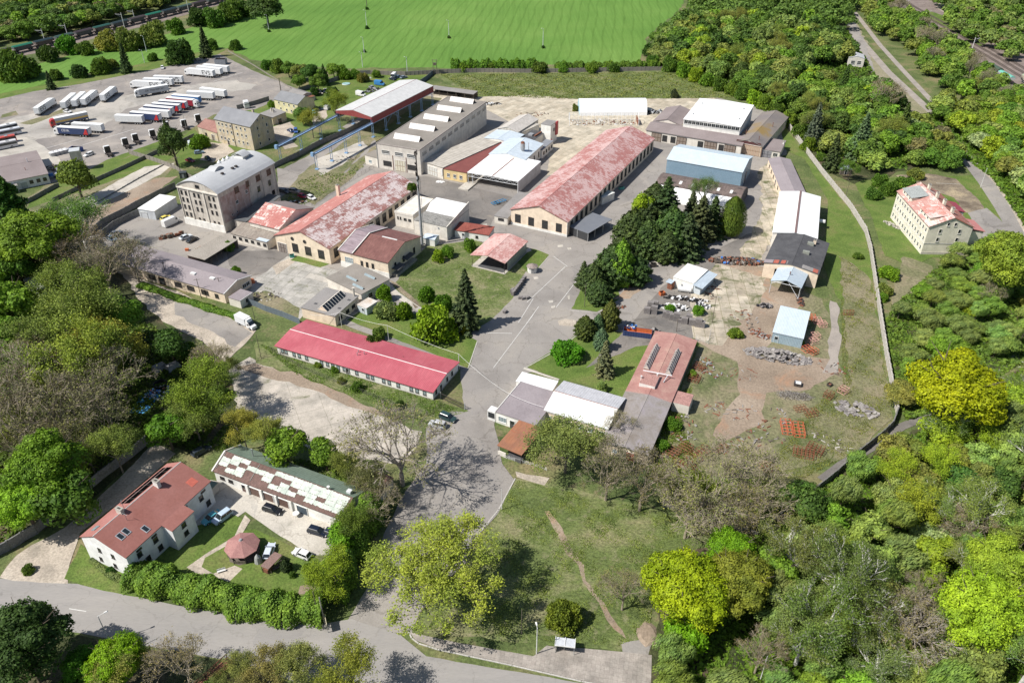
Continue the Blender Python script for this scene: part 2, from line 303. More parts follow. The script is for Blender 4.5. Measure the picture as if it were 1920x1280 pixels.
patch('flower_bed',[(730,525),(745,530),(790,575),(780,578)],SOIL,jit=.4)
# centre island with conifers, lower island
patch('grass_island',[(1070,580),(1100,520),(1130,480),(1200,470),(1290,430),(1390,415),(1400,425),(1330,455),(1290,478),(1240,478),(1180,530),(1160,545),(1165,560),(1120,585)],LAWN,jit=.4)
patch('dirt_patch',[(1150,560),(1185,530),(1210,535),(1180,560)],DIRT,jit=.7); patch('pale_patch',[(1220,480),(1280,478),(1270,490),(1230,500),(1200,500)],PALEC,jit=.5)
patch('grass_island',[(985,688),(1050,650),(1090,620),(1150,620),(1240,635),(1170,745),(1100,720),(1050,712)],LAWN,jit=.3)
stripline('path',[(982,690),(1020,703),(1048,712)],.8,PALEC)
patch('pale_patch',[(1045,602),(1060,598),(1080,602),(1078,612),(1050,610)],GRAVEL,jit=.4)
# right yard
patch('scrap_yard',[(1330,600),(1400,530),(1440,520),(1540,560),(1560,600),(1570,680),(1620,770),(1560,860),(1400,900),(1230,880),(1220,860),(1310,650)],DRY,jit=.6)
patch('earth_yard',[(1240,635),(1300,560),(1330,490),(1440,500),(1440,530),(1510,560),(1450,640),(1420,670),(1560,670),(1570,700),(1520,730),(1440,740),(1420,800),(1350,830),(1340,800),(1390,740),(1380,680),(1310,640)],DIRT,jit=1)
patch('yard_lane',[(1100,690),(1190,600),(1240,540),(1320,480),(1400,440),(1440,430),(1440,470),(1340,500),(1330,560),(1310,640),(1190,650)],ASPHD,jit=.4)
patch('old_slabs',[(1320,510),(1345,495),(1440,520),(1430,560),(1350,650),(1300,635),(1290,590)],SLABW,jit=1.3)
patch('old_slabs',[(1420,320),(1440,305),(1470,370),(1460,400),(1425,500),(1385,480),(1430,400)],SLABW,jit=1.2)
patch('tyre_track',[(1558,565),(1572,570),(1576,640),(1568,700),(1546,702),(1553,650)],DUST,jit=.7)
patch('grass',[(1462,222),(1495,270),(1535,322),(1590,390),(1622,440),(1635,510),(1645,600),(1570,560),(1545,500),(1552,375),(1510,300),(1470,280)],LAWN,jit=.4)
patch('dry_grass',[(1575,480),(1632,520),(1648,620),(1660,700),(1675,780),(1650,810),(1600,850),(1560,870),(1600,760),(1585,650)],DRY,jit=.8)
patch('meadow',[(820,135),(960,132),(1200,133),(1268,133),(1340,160),(1400,185),(1345,184),(1090,187),(1000,179),(885,182),(835,160)],MEADOW,jit=.4)
# right outside: lane, house plot, footpath
patch('house_plot',[(1600,340),(1700,330),(1850,330),(1890,430),(1850,470),(1740,485),(1700,500),(1660,480),(1630,400)],LAWN,jit=.6)
patch('building_site',[(1680,330),(1740,325),(1790,335),(1830,370),(1850,400),(1810,400),(1790,370),(1700,345)],SOIL,jit=.8)
patch('house_forecourt',[(1815,400),(1850,390),(1895,430),(1880,455),(1850,470),(1810,470),(1830,430)],ASPH,jit=.3)
stripline('lane',[(1700,195),(1760,240),(1815,300),(1850,345),(1880,390),(1910,440),(1930,500)],6,ASPH); stripline('verge',[(1835,312),(1868,345),(1898,390),(1925,440)],1.2,GRAVEL)
stripline('footpath',[(1540,900),(1580,870),(1640,835),(1690,800),(1735,782),(1800,750),(1880,685),(1925,660)],2.2,ASPHD)
patch('bare_earth',[(1700,830),(1740,800),(1780,810),(1770,840),(1720,850)],SOIL,jit=1); patch('bare_earth',[(1690,480),(1750,500),(1760,520),(1700,560),(1680,600),(1670,560)],DRY,jit=1)
# railway bed, tracks, open ground top right
patch('ballast',[(1600,-40),(1690,-40),(1950,110),(2050,160),(2050,260),(1930,215),(1880,180),(1760,90),(1640,0)],surf('ballast_stone',[(.15,.12,.105),(.21,.17,.15),(.26,.22,.19)],.2,fine=3),jit=1)
patch('open_ground',[(1560,20),(1600,30),(1640,110),(1700,170),(1740,210),(1830,280),(1790,290),(1700,200),(1620,120),(1580,90)],BAREG,jit=2,step=5)
stripline('old_track',[(1575,25),(1622,85),(1665,135),(1740,205),(1800,262)],4,DUST); stripline('old_track',[(1600,20),(1650,85),(1700,140),(1770,215),(1825,280)],3,DUST)
patch('sandy_ground',[(1740,0),(1790,20),(1860,60),(1960,110),(1960,60),(1850,25),(1800,-10)],DRY,jit=2,step=5); patch('sandy_track',[(1760,5),(1800,22),(1850,60),(1840,68),(1790,36),(1755,15)],GRAVEL,jit=1,step=4)
patch('green_strip',[(1740,20),(1770,30),(1830,65),(1850,80),(1840,88),(1790,60),(1740,35)],LAWN,jit=1,step=4)
patch('gravel_lot',[(1580,30),(1600,35),(1625,85),(1640,135),(1622,140),(1590,100)],ASPH,jit=1)
# front: entrance, road, left plots
patch('waste_concrete',[(430,690),(470,670),(560,710),(700,770),(790,810),(760,870),(690,860),(640,880),(540,820),(440,760)],SLABB,jit=.7)
patch('grass_bank',[(480,640),(520,640),(815,748),(880,770),(810,792),(700,762),(560,700),(480,680)],MEADOW,jit=.5)
patch('earth_bank',[(440,690),(480,680),(560,702),(700,765),(720,778),(700,780),(560,722),(470,700)],DIRT,jit=.7)
patch('side_road',[(210,500),(280,530),(330,545),(430,590),(480,620),(455,650),(420,680),(380,640),(300,600),(230,560)],GRAVEL,jit=.4)
patch('side_road',[(330,560),(440,600),(470,625),(440,650),(400,625),(330,590)],ASPH,jit=.8)
patch('entrance_road',[(800,800),(845,770),(880,772),(925,790),(935,830),(940,870),(965,900),(935,960),(900,1000),(860,1080),(770,1190),(640,1180),(690,1100),(720,1000),(760,920),(800,870)],ASPH,jit=.25)
patch('road',[(-200,1040),(0,1085),(150,1095),(330,1135),(600,1170),(660,1160),(750,1190),(800,1230),(1060,1275),(1230,1305),(1400,1330),(1400,1460),(1000,1395),(700,1330),(450,1240),(300,1215),(0,1160),(-200,1120)],ROADM,jit=.12)
patch('earth_lane',[(0,1085),(30,1040),(120,990),(200,920),(290,830),(330,850),(230,940),(150,1000),(130,1060),(130,1095)],GRAVEL,jit=.4)
patch('lawn',[(118,1085),(150,1020),(240,1080),(300,1130),(240,1115),(150,1097)],LAWN,jit=.3)
patch('garage_court',[(395,900),(430,905),(640,985),(640,1040),(580,1040),(460,960),(400,1000),(360,980)],PALEC,jit=.2)
patch('garden_lawn',[(330,1000),(400,975),(440,965),(460,975),(450,995),(480,990),(600,1050),(640,1060),(600,1125),(350,1110),(260,1080)],LAWN,jit=.3)
patch('garden_path',[(350,1063),(390,1035),(440,1005),(460,965),(470,975),(455,1000),(430,1020),(385,1045),(378,1062),(400,1075),(440,1060),(455,1066),(425,1095),(380,1082)],GRAVEL,jit=.1)
patch('flower_bed',[(563,1098),(575,1095),(592,1100),(588,1112),(560,1113)],DIRT,jit=.15)
patch('meadow',[(935,960),(970,895),(1030,905),(1250,960),(1340,1010),(1230,1100),(1215,1200),(1160,1220),(770,1185),(800,1130),(870,1060)],MEADOW,jit=.4)
patch('worn_track',[(1020,960),(1030,960),(1060,1010),(1100,1080),(1168,1180),(1170,1198),(1158,1190),(1093,1085),(1052,1020)],DIRT,jit=.6,step=1.2)
patch('pavement',[(768,1185),(790,1190),(860,1205),(1000,1230),(1025,1210),(1060,1215),(1090,1215),(1168,1222),(1222,1228),(1220,1298),(1090,1275),(960,1245),(820,1215),(780,1200)],PAVER,z=.12,h=.12,jit=0)
patch('parking_spot',[(1165,1205),(1200,1200),(1225,1180),(1222,1230),(1168,1222)],ASPH,jit=.2); patch('concrete_remains',[(965,885),(1030,895),(1020,910),(970,895)],GRAVEL,jit=.4)
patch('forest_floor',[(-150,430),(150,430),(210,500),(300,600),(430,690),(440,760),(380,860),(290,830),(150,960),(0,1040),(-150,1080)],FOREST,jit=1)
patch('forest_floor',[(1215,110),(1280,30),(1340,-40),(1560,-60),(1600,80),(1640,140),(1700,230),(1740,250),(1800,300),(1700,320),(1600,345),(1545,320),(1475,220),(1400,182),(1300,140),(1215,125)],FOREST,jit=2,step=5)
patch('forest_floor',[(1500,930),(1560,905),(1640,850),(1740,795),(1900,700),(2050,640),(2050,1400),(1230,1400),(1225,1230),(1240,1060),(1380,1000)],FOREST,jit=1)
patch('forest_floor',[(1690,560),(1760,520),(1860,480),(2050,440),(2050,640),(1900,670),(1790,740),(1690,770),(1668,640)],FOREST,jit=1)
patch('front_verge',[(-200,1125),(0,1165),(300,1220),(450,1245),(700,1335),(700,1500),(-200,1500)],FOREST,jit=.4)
LINE=flat('road_paint',(.62,.61,.58),.7)
for a in [[(988,567),(1060,500),(1064,500),(1038,481)],[(1043,576),(1080,528)],[(972,605),(1000,560)],[(985,610),(1010,575)],[(895,624),(960,625)],[(925,690),(1000,590)],[(130,1141),(162,1146)],[(60,1127),(80,1130)],[(1755,344),(1800,346)]]: stripline('road_marking',a,.16,LINE)
for a in [[(155,272),(250,243)],[(80,280),(160,258)],[(300,225),(365,200)],[(400,153),(455,136)]]: stripline('bay_marking',a,.25,LINE)
for px,py,w,h in [(1028,563,8,4),(1033,574,7,3),(1064,555,3,6),(1000,520,9,3),(905,420,9,4),(1045,460,10,3),(1063,465,7,3)]: patch('worn_paint',[(px,py),(px+w,py-1),(px+w+1,py+h),(px+1,py+h+1)],PALEC,jit=.3,step=.6)
# kerbs
KERB=surf('kerb_stone',[(.38,.36,.33),(.48,.46,.42)],1,fine=5)
def kerb(pts,w=.25,h=.12):
    P=[G(*p) for p in pts]; m=MB()
    for a,b in zip(P,P[1:]):
        d=(b-a).normalized(); nrm=Vector((-d.y,d.x,0))*w/2; a2=a-d*.05; b2=b+d*.05
        m.hull([tuple(q)[:2]+(-.02,) for q in (a2-nrm,b2-nrm,b2+nrm,a2+nrm)],[tuple(q)[:2]+(h,) for q in (a2-nrm,b2-nrm,b2+nrm,a2+nrm)])
    o=m.build('kerb',KERB); o['kind']='structure'
for k in [[(766,1184),(772,1196),(785,1206),(820,1217),(960,1247),(1090,1277),(1220,1300)],[(900,998),(935,955),(966,897)],[(1068,582),(1120,587),(1158,566)],[(985,690),(1052,652),(1090,622)],[(895,640),(878,690)],[(735,540),(850,622)],[(1028,482),(1005,508)],[(1395,424),(1335,456),(1290,480)]]: kerb(k)
# ------------------------------------------------ building kit
RP=set('skylight chimney vent_pipe dome_light rooflight roof_window roof_glass roof_hatch pyramid_rooflight flue roof_vent satellite_dish aerial ridge_strip verge_strip roof_patch missing_sheet roof_seam batten roof_sheeting roof_unit vent_box verge verge_trim rafter opening_beam roof_duct'.split())
class B:
    """a building frame: local x runs A->B, local y to its left; pixel corners are roof corners at height z"""
    def __init__(s,name,label,cat,A,Bp,C,z,o=.3,group=None,L=None):
        a=G(*A,z); b=G(*Bp,z); d=b-a; s.L=L or d.length; s.ang=math.atan2(d.y,d.x)
        n=Vector((-math.sin(s.ang),math.cos(s.ang),0))
        s.W=float(C) if isinstance(C,(int,float)) else (G(*C,z)-b).dot(n)
        assert s.W>0,(name,label,s.W)
        s.z=z; s.o=o; s.root=empty(name,(a.x,a.y,0),s.ang,label,cat,group)
    def loc(s,px,py,z=0):     # pixel -> local coords at height z
        g=G(px,py,z)-s.root.location; c,q=math.cos(-s.ang),math.sin(-s.ang); return (g.x*c-g.y*q,g.x*q+g.y*c)
    def prof(s,kind,rh,n=10,ridge=.5):
        T=s.W if kind[-1]=='x' else s.L
        k=kind[:-1]
        if k=='g': return [(0,s.z),(T*ridge,s.z+rh),(T,s.z)]
        if k=='b': return [(T*i/n,s.z+rh*math.sin(PI*i/n)**.8 if 0<i<n else s.z) for i in range(n+1)] if rh<s.W*.45 else [(T*(1-math.cos(PI*i/n))/2,s.z+rh*math.sin(PI*i/n)) for i in range(n+1)]
        if k=='m': return [(0,s.z),(T,s.z+rh)]
        return [(0,s.z),(T,s.z)]
    def shell(s,wall,roof,kind='gx',rh=1.5,ridge=.5,th=.18,par=0,open_=False,name='roof',zb=0,n=10,two=None,trim=None):
        s.kind=kind; s.rh=rh; s.ridge=ridge; s.P=P=s.prof(kind,rh,n,ridge); alongx=kind[-1]=='x'; E=s.L if alongx else s.W; T=s.W if alongx else s.L
        o=s.o
        def top(t): 
            for (a,za),(b,zb_) in zip(P,P[1:]):
                if a-1e-9<=t<=b+1e-9: return za+(zb_-za)*(t-a)/(b-a)
            return P[-1][1]
        s.top=top
        def pt(e,t,z): return (e,t,z) if alongx else (t,e,z)
        if not open_:
            m=MB(); inn=[(o,top(o)-th-.02)]+[(t,z-th-.02) for t,z in P[1:-1]]+[(T-o,top(T-o)-th-.02)]
            loop=[(o,zb)]+[(T-o,zb)]+inn[::-1]
            a=[pt(o,t,z) for t,z in loop]; b=[pt(E-o,t,z) for t,z in loop]
            if alongx: a,b=a,b
            i=len(m.v); nn=len(loop); m.v+=a+b
            fa=tuple(range(i,i+nn)); fb=tuple(range(i+nn,i+2*nn))
            m.f+= [fa[::-1] if alongx else fa, fb if alongx else fb[::-1]]; m.m+=[0,0]
            for k in range(nn):
                k2=(k+1)%nn; q=(i+k,i+k2,i+nn+k2,i+nn+k); m.f.append(q if alongx else q[::-1]); m.m.append(0)
            s.wall=m.build('wall',wall,s.root)
        if par:   # flat roof with parapet
            m=MB(); m.box(.25,s.L-.25,.25,s.W-.25,s.z-par-.15,s.z-par); s.roof=m.build(name,roof,s.root)
            m=MB()
            for x0,x1,y0,y1 in ((0,s.L,0,.25),(0,s.L,s.W-.25,s.W),(0,.25,.25,s.W-.25),(s.L-.25,s.L,.25,s.W-.25)): m.box(x0,x1,y0,y1,s.z-par-.3,s.z+.02)
            m.build('parapet',wall if trim is None else trim,s.root); return s
        segs=list(zip(P,P[1:]))
        def roofmesh(segs):
            m=MB()
            for (a,za),(b,zb_) in segs:
                bot=[pt(0,a,za-th),pt(E,a,za-th),pt(E,b,zb_-th),pt(0,b,zb_-th)]; tp=[pt(0,a,za),pt(E,a,za),pt(E,b,zb_),pt(0,b,zb_)]
                if not alongx: bot.reverse(); tp.reverse()
                m.hull(bot,tp)
            return m
        if two:
            h=len(segs)//2; s.roof=roofmesh(segs[:h]).build(name,roof,s.root); roofmesh(segs[h:]).build(name,two,s.root)
        else: s.roof=roofmesh(segs).build(name,roof,s.root)
        if kind[0]=='g':   # ridge cap
            m=MB(); r=T*ridge; zt=s.z+rh
            m.hull([pt(-.02,r-.12,zt-.03),pt(E+.02,r-.12,zt-.03),pt(E+.02,r+.12,zt-.03),pt(-.02,r+.12,zt-.03)] if alongx else [pt(-.02,r-.12,zt-.03),pt(-.02,r+.12,zt-.03),pt(E+.02,r+.12,zt-.03),pt(E+.02,r-.12,zt-.03)][::-1],
                   [pt(-.02,r-.04,zt+.07),pt(E+.02,r-.04,zt+.07),pt(E+.02,r+.04,zt+.07),pt(-.02,r+.04,zt+.07)] if alongx else [pt(-.02,r-.04,zt+.07),pt(-.02,r+.04,zt+.07),pt(E+.02,r+.04,zt+.07),pt(E+.02,r-.04,zt+.07)][::-1])
            m.build('ridge_cap',trim or roof,s.root)
        return s
    def face(s,side):   # origin, along vec, normal on wall plane
        o=s.o
        return {'f':((o,o),(1,0),(0,-1),s.L-2*o),'b':((s.L-o,s.W-o),(-1,0),(0,1),s.L-2*o),'l':((o,s.W-o),(0,-1),(-1,0),s.W-2*o),'r':((s.L-o,o),(0,1),(1,0),s.W-2*o)}[side]
    def opening(s,side,frac,z0,w,h,kind='window',name='window',col=None,label=None,frame=None):
        (ox,oy),(ax,ay),(nx,ny),T=s.face(side); c=frac*T if frac<=1 else frac
        cx,cy=ox+ax*c,oy+ay*c
        key=('op',kind,round(w,2),round(h,2),frame.name if frame else None,col)
        if key not in MC: MC[key]=opening_mesh(kind,w,h,frame,col,key)
        ang=math.atan2(ay,ax)
        o=inst(MC[key],name,s.root,(cx,cy,z0),ang)
        if kind=='door':
            if 'hnd' not in MC: MC['hnd']=MB().box(.25,.35,-.13,-.06,.95,1.05).mesh('handle',[STEELG])
            inst(MC['hnd'],'handle',o)
        if MC.get((key,'pane')): inst(MC[(key,'pane')],'pane',o)
        if label: o['label']=label
        return o
    def row(s,side,fr,z0,w,h,kind='window',name='window',**k):
        for f in fr: s.opening(side,f,z0,w,h,kind,name,**k)
    def add(s,name,m,mats,label=None):
        up=getattr(s,'roof',None) if name in RP else None
        o=m.build(name,mats,up or s.root); tag(o,label); return o
    def box(s,name,x0,x1,y0,y1,z0,z1,mats,rz=0,top=None):
        return s.add(name,MB().box(x0,x1,y0,y1,z0,z1,0,top),mats)
def winst(b,w,h,fr,p,rz):
    key=('op','window',w,h,fr.name if fr else None,None)
    if key not in MC: MC[key]=opening_mesh('window',w,h,fr,None,key)
    o=inst(MC[key],'window',b.root,p,rz); inst(MC[(key,'pane')],'pane',o)
def lin(a,b,n): return [a+(b-a)*i/(n-1) for i in range(n)] if n>1 else [a]
DOORM={}
def opening_mesh(kind,w,h,frame,col,key=None):
    """local x along wall, -y out of the wall, z up from sill; frame stands proud, glass set back in it"""
    m=MB(); fr=frame or FRAMEW; gl=GLASS; fw=.09
    if kind=='window' or kind=='bars' or kind=='pale':
        m.box(-w/2,-w/2+fw,-.10,.05,0,h); m.box(w/2-fw,w/2,-.10,.05,0,h); m.box(-w/2+fw,w/2-fw,-.10,.05,0,fw); m.box(-w/2+fw,w/2-fw,-.10,.05,h-fw,h)
        g=MB().box(-w/2+fw,w/2-fw,-.03,.04,fw,h-fw); MC[(key or ('op','window',w,h,'x'),'pane')]=g.mesh('pane',[PALEGLASS if kind=='pale' else gl])
        nb=max(1,round(w/(.75 if kind!='bars' else .45))-0)
        for i in range(1,nb): x=-w/2+w*i/nb; m.box(x-.03,x+.03,-.07,-.03,fw,h-fw)
        nh=max(1,round(h/(1.1 if kind!='bars' else .6)))
        for i in range(1,nh): z=h*i/nh; m.box(-w/2+fw,w/2-fw,-.068,-.031,z-.03,z+.03)
        m.box(-w/2-.08,w/2+.08,-.18,.02,-.07,-.002,0)
        return m.mesh('window',[fr,PALEGLASS if kind=='pale' else gl])
    if kind=='hole':
        m.box(-w/2,w/2,-.03,.05,0,h,1); m.box(-w/2-.05,w/2+.05,-.14,.02,-.07,-.002,0); m.box(-w/2-.06,-w/2,-.06,.05,0,h); m.box(w/2,w/2+.06,-.06,.05,0,h); m.box(-w/2,w/2,-.06,.05,h,h+.06)
        return m.mesh('window',[fr,gl])
    if kind=='round':
        for k in range(12):
            a,b=2*PI*k/12,2*PI*(k+1)/12; r=w/2
            m.hull([(r*math.cos(a),-.12,r+r*math.sin(a)),(r*math.cos(b),-.12,r+r*math.sin(b)),(r*.8*math.cos(b),-.12,r+r*.8*math.sin(b)),(r*.8*math.cos(a),-.12,r+r*.8*math.sin(a))][::-1],[(r*math.cos(a),.02,r+r*math.sin(a)),(r*math.cos(b),.02,r+r*math.sin(b)),(r*.8*math.cos(b),.02,r+r*.8*math.sin(b)),(r*.8*math.cos(a),.02,r+r*.8*math.sin(a))][::-1])
        m.face([(w*.42*math.cos(2*PI*k/12),-.04,w/2+w*.42*math.sin(2*PI*k/12)) for k in range(12)],1)
        m.box(-.04,.04,-.09,-.04,.1,w-.1); m.box(-w/2+.1,w/2-.1,-.088,-.041,w/2-.04,w/2+.04)
        return m.mesh('round_vent',[FRAMED,gl])
    # doors and gates
    mat=flat('door_%s'%(col,),col or (.1,.07,.05),.6)
    if kind=='gate':
        n=max(2,round(w/1.3)); 
        for i in range(n):
            x0=-w/2+w*i/n; m.box(x0+.02,x0+w/n-.02,-.08,.05,.02,h)
            m.box(x0+.12,x0+w/n-.12,-.11,-.081,.15,h*.45,1); m.box(x0+.12,x0+w/n-.12,-.11,-.081,h*.53,h-.15,1)
        m.box(-w/2-.12,-w/2-.01,-.12,.05,0,h+.1,2); m.box(w/2+.01,w/2+.12,-.12,.05,0,h+.1,2); m.box(-w/2-.01,w/2+.01,-.12,.05,h+.01,h+.12,2)
        return m.mesh('gate',[mat,flat('gatep_%s'%(col,),tuple(min(.6,c*1.4+.10) for c in (col or (.1,.07,.05))),.6),fr])
    if kind=='roller':
        n=max(4,round(h/.35))
        for i in range(n): z=h*i/n; m.hull([(-w/2,-.05,z),(w/2,-.05,z),(w/2,.04,z),(-w/2,.04,z)],[(-w/2,-.015,z+h/n),(w/2,-.015,z+h/n),(w/2,.04,z+h/n),(-w/2,.04,z+h/n)])
        m.box(-w/2-.1,-w/2,-.14,.05,0,h+.12,2); m.box(w/2,w/2+.1,-.14,.05,0,h+.12,2); m.box(-w/2,w/2,-.14,.05,h,h+.12,2)
        return m.mesh('gate',[mat,mat,fr])
    m.box(-w/2,w/2,-.05,.05,0,h); m.box(-w/2+.12,w/2-.12,-.075,-.051,h*.55,h-.15,1); m.box(-w/2-.09,-w/2,-.11,.05,0,h+.09,2); m.box(w/2,w/2+.09,-.11,.05,0,h+.09,2); m.box(-w/2,w/2,-.11,.05,h,h+.09,2)
    m.box(w/2-.2,w/2-.1,-.12,-.051,h*.45,h*.49,2)
    return m.mesh('door',[mat,gl,fr])
def plaster(name,c,dirt=(.16,.13,.1),amt=.6,sc=.35,c2=None):
    if name in MC: return MC[name]
    m,t,b=nm(name,.9,0,.2); co=coord(t)
    cc_=ramp(t,noise(t,co,.5,6,.6,.3),[tuple(x*.86 for x in c),c2 or tuple(min(1,x*1.08) for x in c)],[.35,.65])
    cc_=mix(t,cc_,dirt,ramp(t,noise(t,coord(t,(1,1,.35)),sc,9,.75,.7),[(0,0,0),(.85,.85,.85)],[amt,amt+.2]))
    cc_=mix(t,cc_,ramp(t,noise(t,coord(t,(1,1,.2)),1.3,4,.6),[(.94,)*3,(1.04,)*3],[.35,.65]),1,'MULTIPLY')
    t.links.new(cc_,b.inputs['Base Color']); bump(t,b,noise(t,co,6,4,.6),.15,.02); MC[name]=m; return m
P_CREAM=plaster('cream_plaster',(.74,.63,.49),(.4,.32,.25),.6); P_WHITE=plaster('white_plaster',(.74,.73,.69),(.45,.43,.38),.66); P_GREY=plaster('grey_plaster',(.56,.52,.46),(.22,.19,.16),.5)
P_PEACH=plaster('peach_plaster',(.76,.63,.49),(.5,.36,.26),.62); P_YEL=plaster('yellow_plaster',(.62,.49,.27),(.42,.35,.28),.5); P_PALE=plaster('pale_plaster',(.68,.64,.57),(.42,.38,.33),.58)
P_OLD=plaster('peeled_plaster',(.56,.50,.42),(.27,.22,.17),.5,.5,(.62,.52,.33)); P_BRICK=plaster('brick_and_plaster',(.47,.38,.35),(.31,.17,.145),.44,.45); P_LIGHT=plaster('fresh_plaster',(.78,.77,.72),(.6,.58,.52),.7)
P_SCHOOL=plaster('ivory_plaster',(.72,.68,.56),(.55,.5,.4),.66); BITB=surf('brown_felt',[(.21,.175,.17),(.26,.22,.215)],.15,fine=2.5,famt=.14,bmp=.1,dirt=((.25,.22,.2),.3,.6,.8)); BITG=surf('grey_felt',[(.22,.21,.20),(.28,.265,.255)],.15,fine=2.5,famt=.14,bmp=.1,dirt=((.28,.26,.22),.3,.6,.8))
BITD=surf('dark_felt',[(.06,.06,.065),(.1,.1,.105)],.3,fine=3,famt=.2,dirt=((.4,.38,.36),.9,.68,.72)); BITT=surf('taupe_felt',[(.21,.19,.165),(.28,.255,.225)],.12,fine=2.5,famt=.12,dirt=((.14,.125,.11),.25,.58,.8))
BITM=surf('mauve_felt',[(.24,.21,.22),(.30,.265,.275)],.1,fine=2.4,famt=.12,dirt=((.31,.27,.28),.2,.55,.8))
LEDGE=flat('pale_verge',(.62,.6,.56),.6); WHITEMET=rib('white_sheet',(.80,.80,.79),(.74,.74,.73),.5,'X',.55,shade=.05,mottle=.04); WHITEMETY=rib('white_sheet_b',(.80,.80,.79),(.74,.74,.73),.5,'Y',.55,shade=.05,mottle=.04)
BLUEMET=rib('pale_blue_sheet',(.42,.49,.55),(.47,.54,.6),.35,'X',.45,shade=.15); BLUEMETY=rib('pale_blue_sheet_b',(.5,.57,.63),(.56,.63,.68),.4,'Y',.45,shade=.1)
FIBRE=rib('fibre_cement',(.40,.37,.32),(.5,.465,.41),1.4,'Y',.85,shade=.3,mottle=.2); FIBREB=rib('fibre_cement_b',(.30,.265,.225),(.24,.2,.17),.35,'X',.85,shade=.2,mottle=.25,rust=(.12,.1,.09),amt=.42)
def skylight(b,x0,x1,y0,y1,z,h,mat,along='x',glass=None,endm=None):
    m=MB()
    if along=='x':
        ym=(y0+y1)/2
        m.face([(x0,y0,z),(x1,y0,z),(x1,ym,z+h),(x0,ym,z+h)],0); m.face([(x0,ym,z+h),(x1,ym,z+h),(x1,y1,z),(x0,y1,z)],1)
        m.face([(x0,y1,z),(x0,y0,z),(x0,ym,z+h)],2); m.face([(x1,y0,z),(x1,y1,z),(x1,ym,z+h)],2)
        n=int((x1-x0)/1.2)
        for i in range(1,n): 
            x=x0+(x1-x0)*i/n; m.bar((x,y0,z+.02),(x,ym,z+h+.02),.035,4,mi=3); m.bar((x,ym,z+h+.02),(x,y1,z+.02),.035,4,mi=3)
    else:
        xm=(x0+x1)/2
        m.face([(x0,y1,z),(x0,y0,z),(xm,y0,z+h),(xm,y1,z+h)],0); m.face([(xm,y1,z+h),(xm,y0,z+h),(x1,y0,z),(x1,y1,z)],1)
        m.face([(x0,y0,z),(x1,y0,z),(xm,y0,z+h)],2); m.face([(x1,y1,z),(x0,y1,z),(xm,y1,z+h)],2)
        n=int((y1-y0)/1.1)
        for i in range(n+1):
            y=y0+(y1-y0)*i/n; m.bar((x0,y,z+.02),(xm,y,z+h+.03),.06,4,mi=3); m.bar((xm,y,z+h+.03),(x1,y,z+.02),.06,4,mi=3)
    return b.add('skylight',m,[mat,glass or mat,endm or mat,LEDGE])
def chimney(b,x,y,z0,z1,w=.6,d=.6,mat=None,cap=True):
    m=MB(); m.box(x-w/2,x+w/2,y-d/2,y+d/2,z0,z1)
    if cap: m.box(x-w/2-.08,x+w/2+.08,y-d/2-.08,y+d/2+.08,z1+.002,z1+.12,1); m.box(x-w/4,x+w/4,y-d/4,y+d/4,z1+.122,z1+.16,2)
    return b.add('chimney',m,[mat or P_GREY,CONC,FRAMED])
def pipe(b,x,y,z0,z1,r=.1,mat=None,name='vent_pipe'): return b.add(name,MB().cyl((x,y),r,z0,z1,8).cyl((x,y),r*1.6,z1+.002,z1+.1,8),mat or STEELG)
# ------------------------------------------------ buildings
# long low building with raspberry sheet roof
RASP=rib('raspberry_sheet',(.42,.095,.12),(.50,.14,.165),.45,'X',.55,shade=.28,mottle=.1,nscale=.15)
b=B('office_barrack','long low white building with a raspberry red ribbed metal roof','building',(514,648),(812.5,736),(860.5,677.5),2.9,.45).shell(P_WHITE,RASP,'gx',1.05,trim=FRAMEW)
b.row('f',[.035,.06,.115,.15,.20,.30,.34,.375,.41,.45,.475,.53,.60,.63,.70,.735,.79,.87,.905,.95],.95,.95,1.25,'pale',frame=FRAMED)
b.opening('f',.47,.02,1.0,2.1,'door','door',col=(.2,.2,.2)); b.opening('r',.3,.02,1,2.1,'door','door',col=(.15,.13,.12)); b.row('r',[.12,.55,.75],1,.7,1.2,frame=FRAMED)
for px,py in ((670,664),(672,659),(683,663)): x,y=b.loc(px,py,4); pipe(b,x,y,3.6,4.5,.09)
b.box('plinth',.4,b.L-.4,.4,b.W-.4,0,.35,CONC)
# mill
b=B('mill','tall grey arched-roof factory block with brick showing on its flank','mill',(329,347.5),(407.5,364.5),(516,305),14.6,.35)
MILLR=surf('grey_membrane',[(.40,.41,.42),(.46,.47,.48)],.3,fine=3,famt=.06,bmp=.05)
b.shell(P_GREY,MILLR,'by',3.1,trim=LEDGE,n=14)
for f in (0,.26,.64,1.0): 
    x=.35+f*(b.L-.7); b.box('pilaster',x-.18 if f else x,x+.18,.05,.36,2.6,13.9,P_PALE)
b.box('cornice',.1,b.L-.1,-.1,.34,13.9,14.35,P_PALE); b.box('plinth',.1,b.L-.1,.0,.34,0,2.6,P_WHITE)
for cx,wd in ((.13,1),(.45,1),(.82,1)):
    for j,z in enumerate((3.4,6.2,8.9,11.5)):
        if j==0 and cx>.4: z=3.0
        for q in (-.055,.055): b.opening('f',cx+q,z,.85,1.5 if z>3.2 else .7,'window',frame=FRAMED)
b.opening('f',.5,.05,1.3,2.2,'door','door',col=(.2,.06,.03)); b.opening('f',.9,.9,1.2,1,'window',frame=FRAMED); b.opening('f',.52,15.1,1.7,1.1,'window',frame=FRAMED)
for f in (.3,.5,.68,.88): b.opening('r',f,11.3,2.2,2.2,'bars',frame=RUST)
for f,z in ((.27,7.6),(.45,9.3)): b.opening('r',f,z,1.3,1.3,'window')
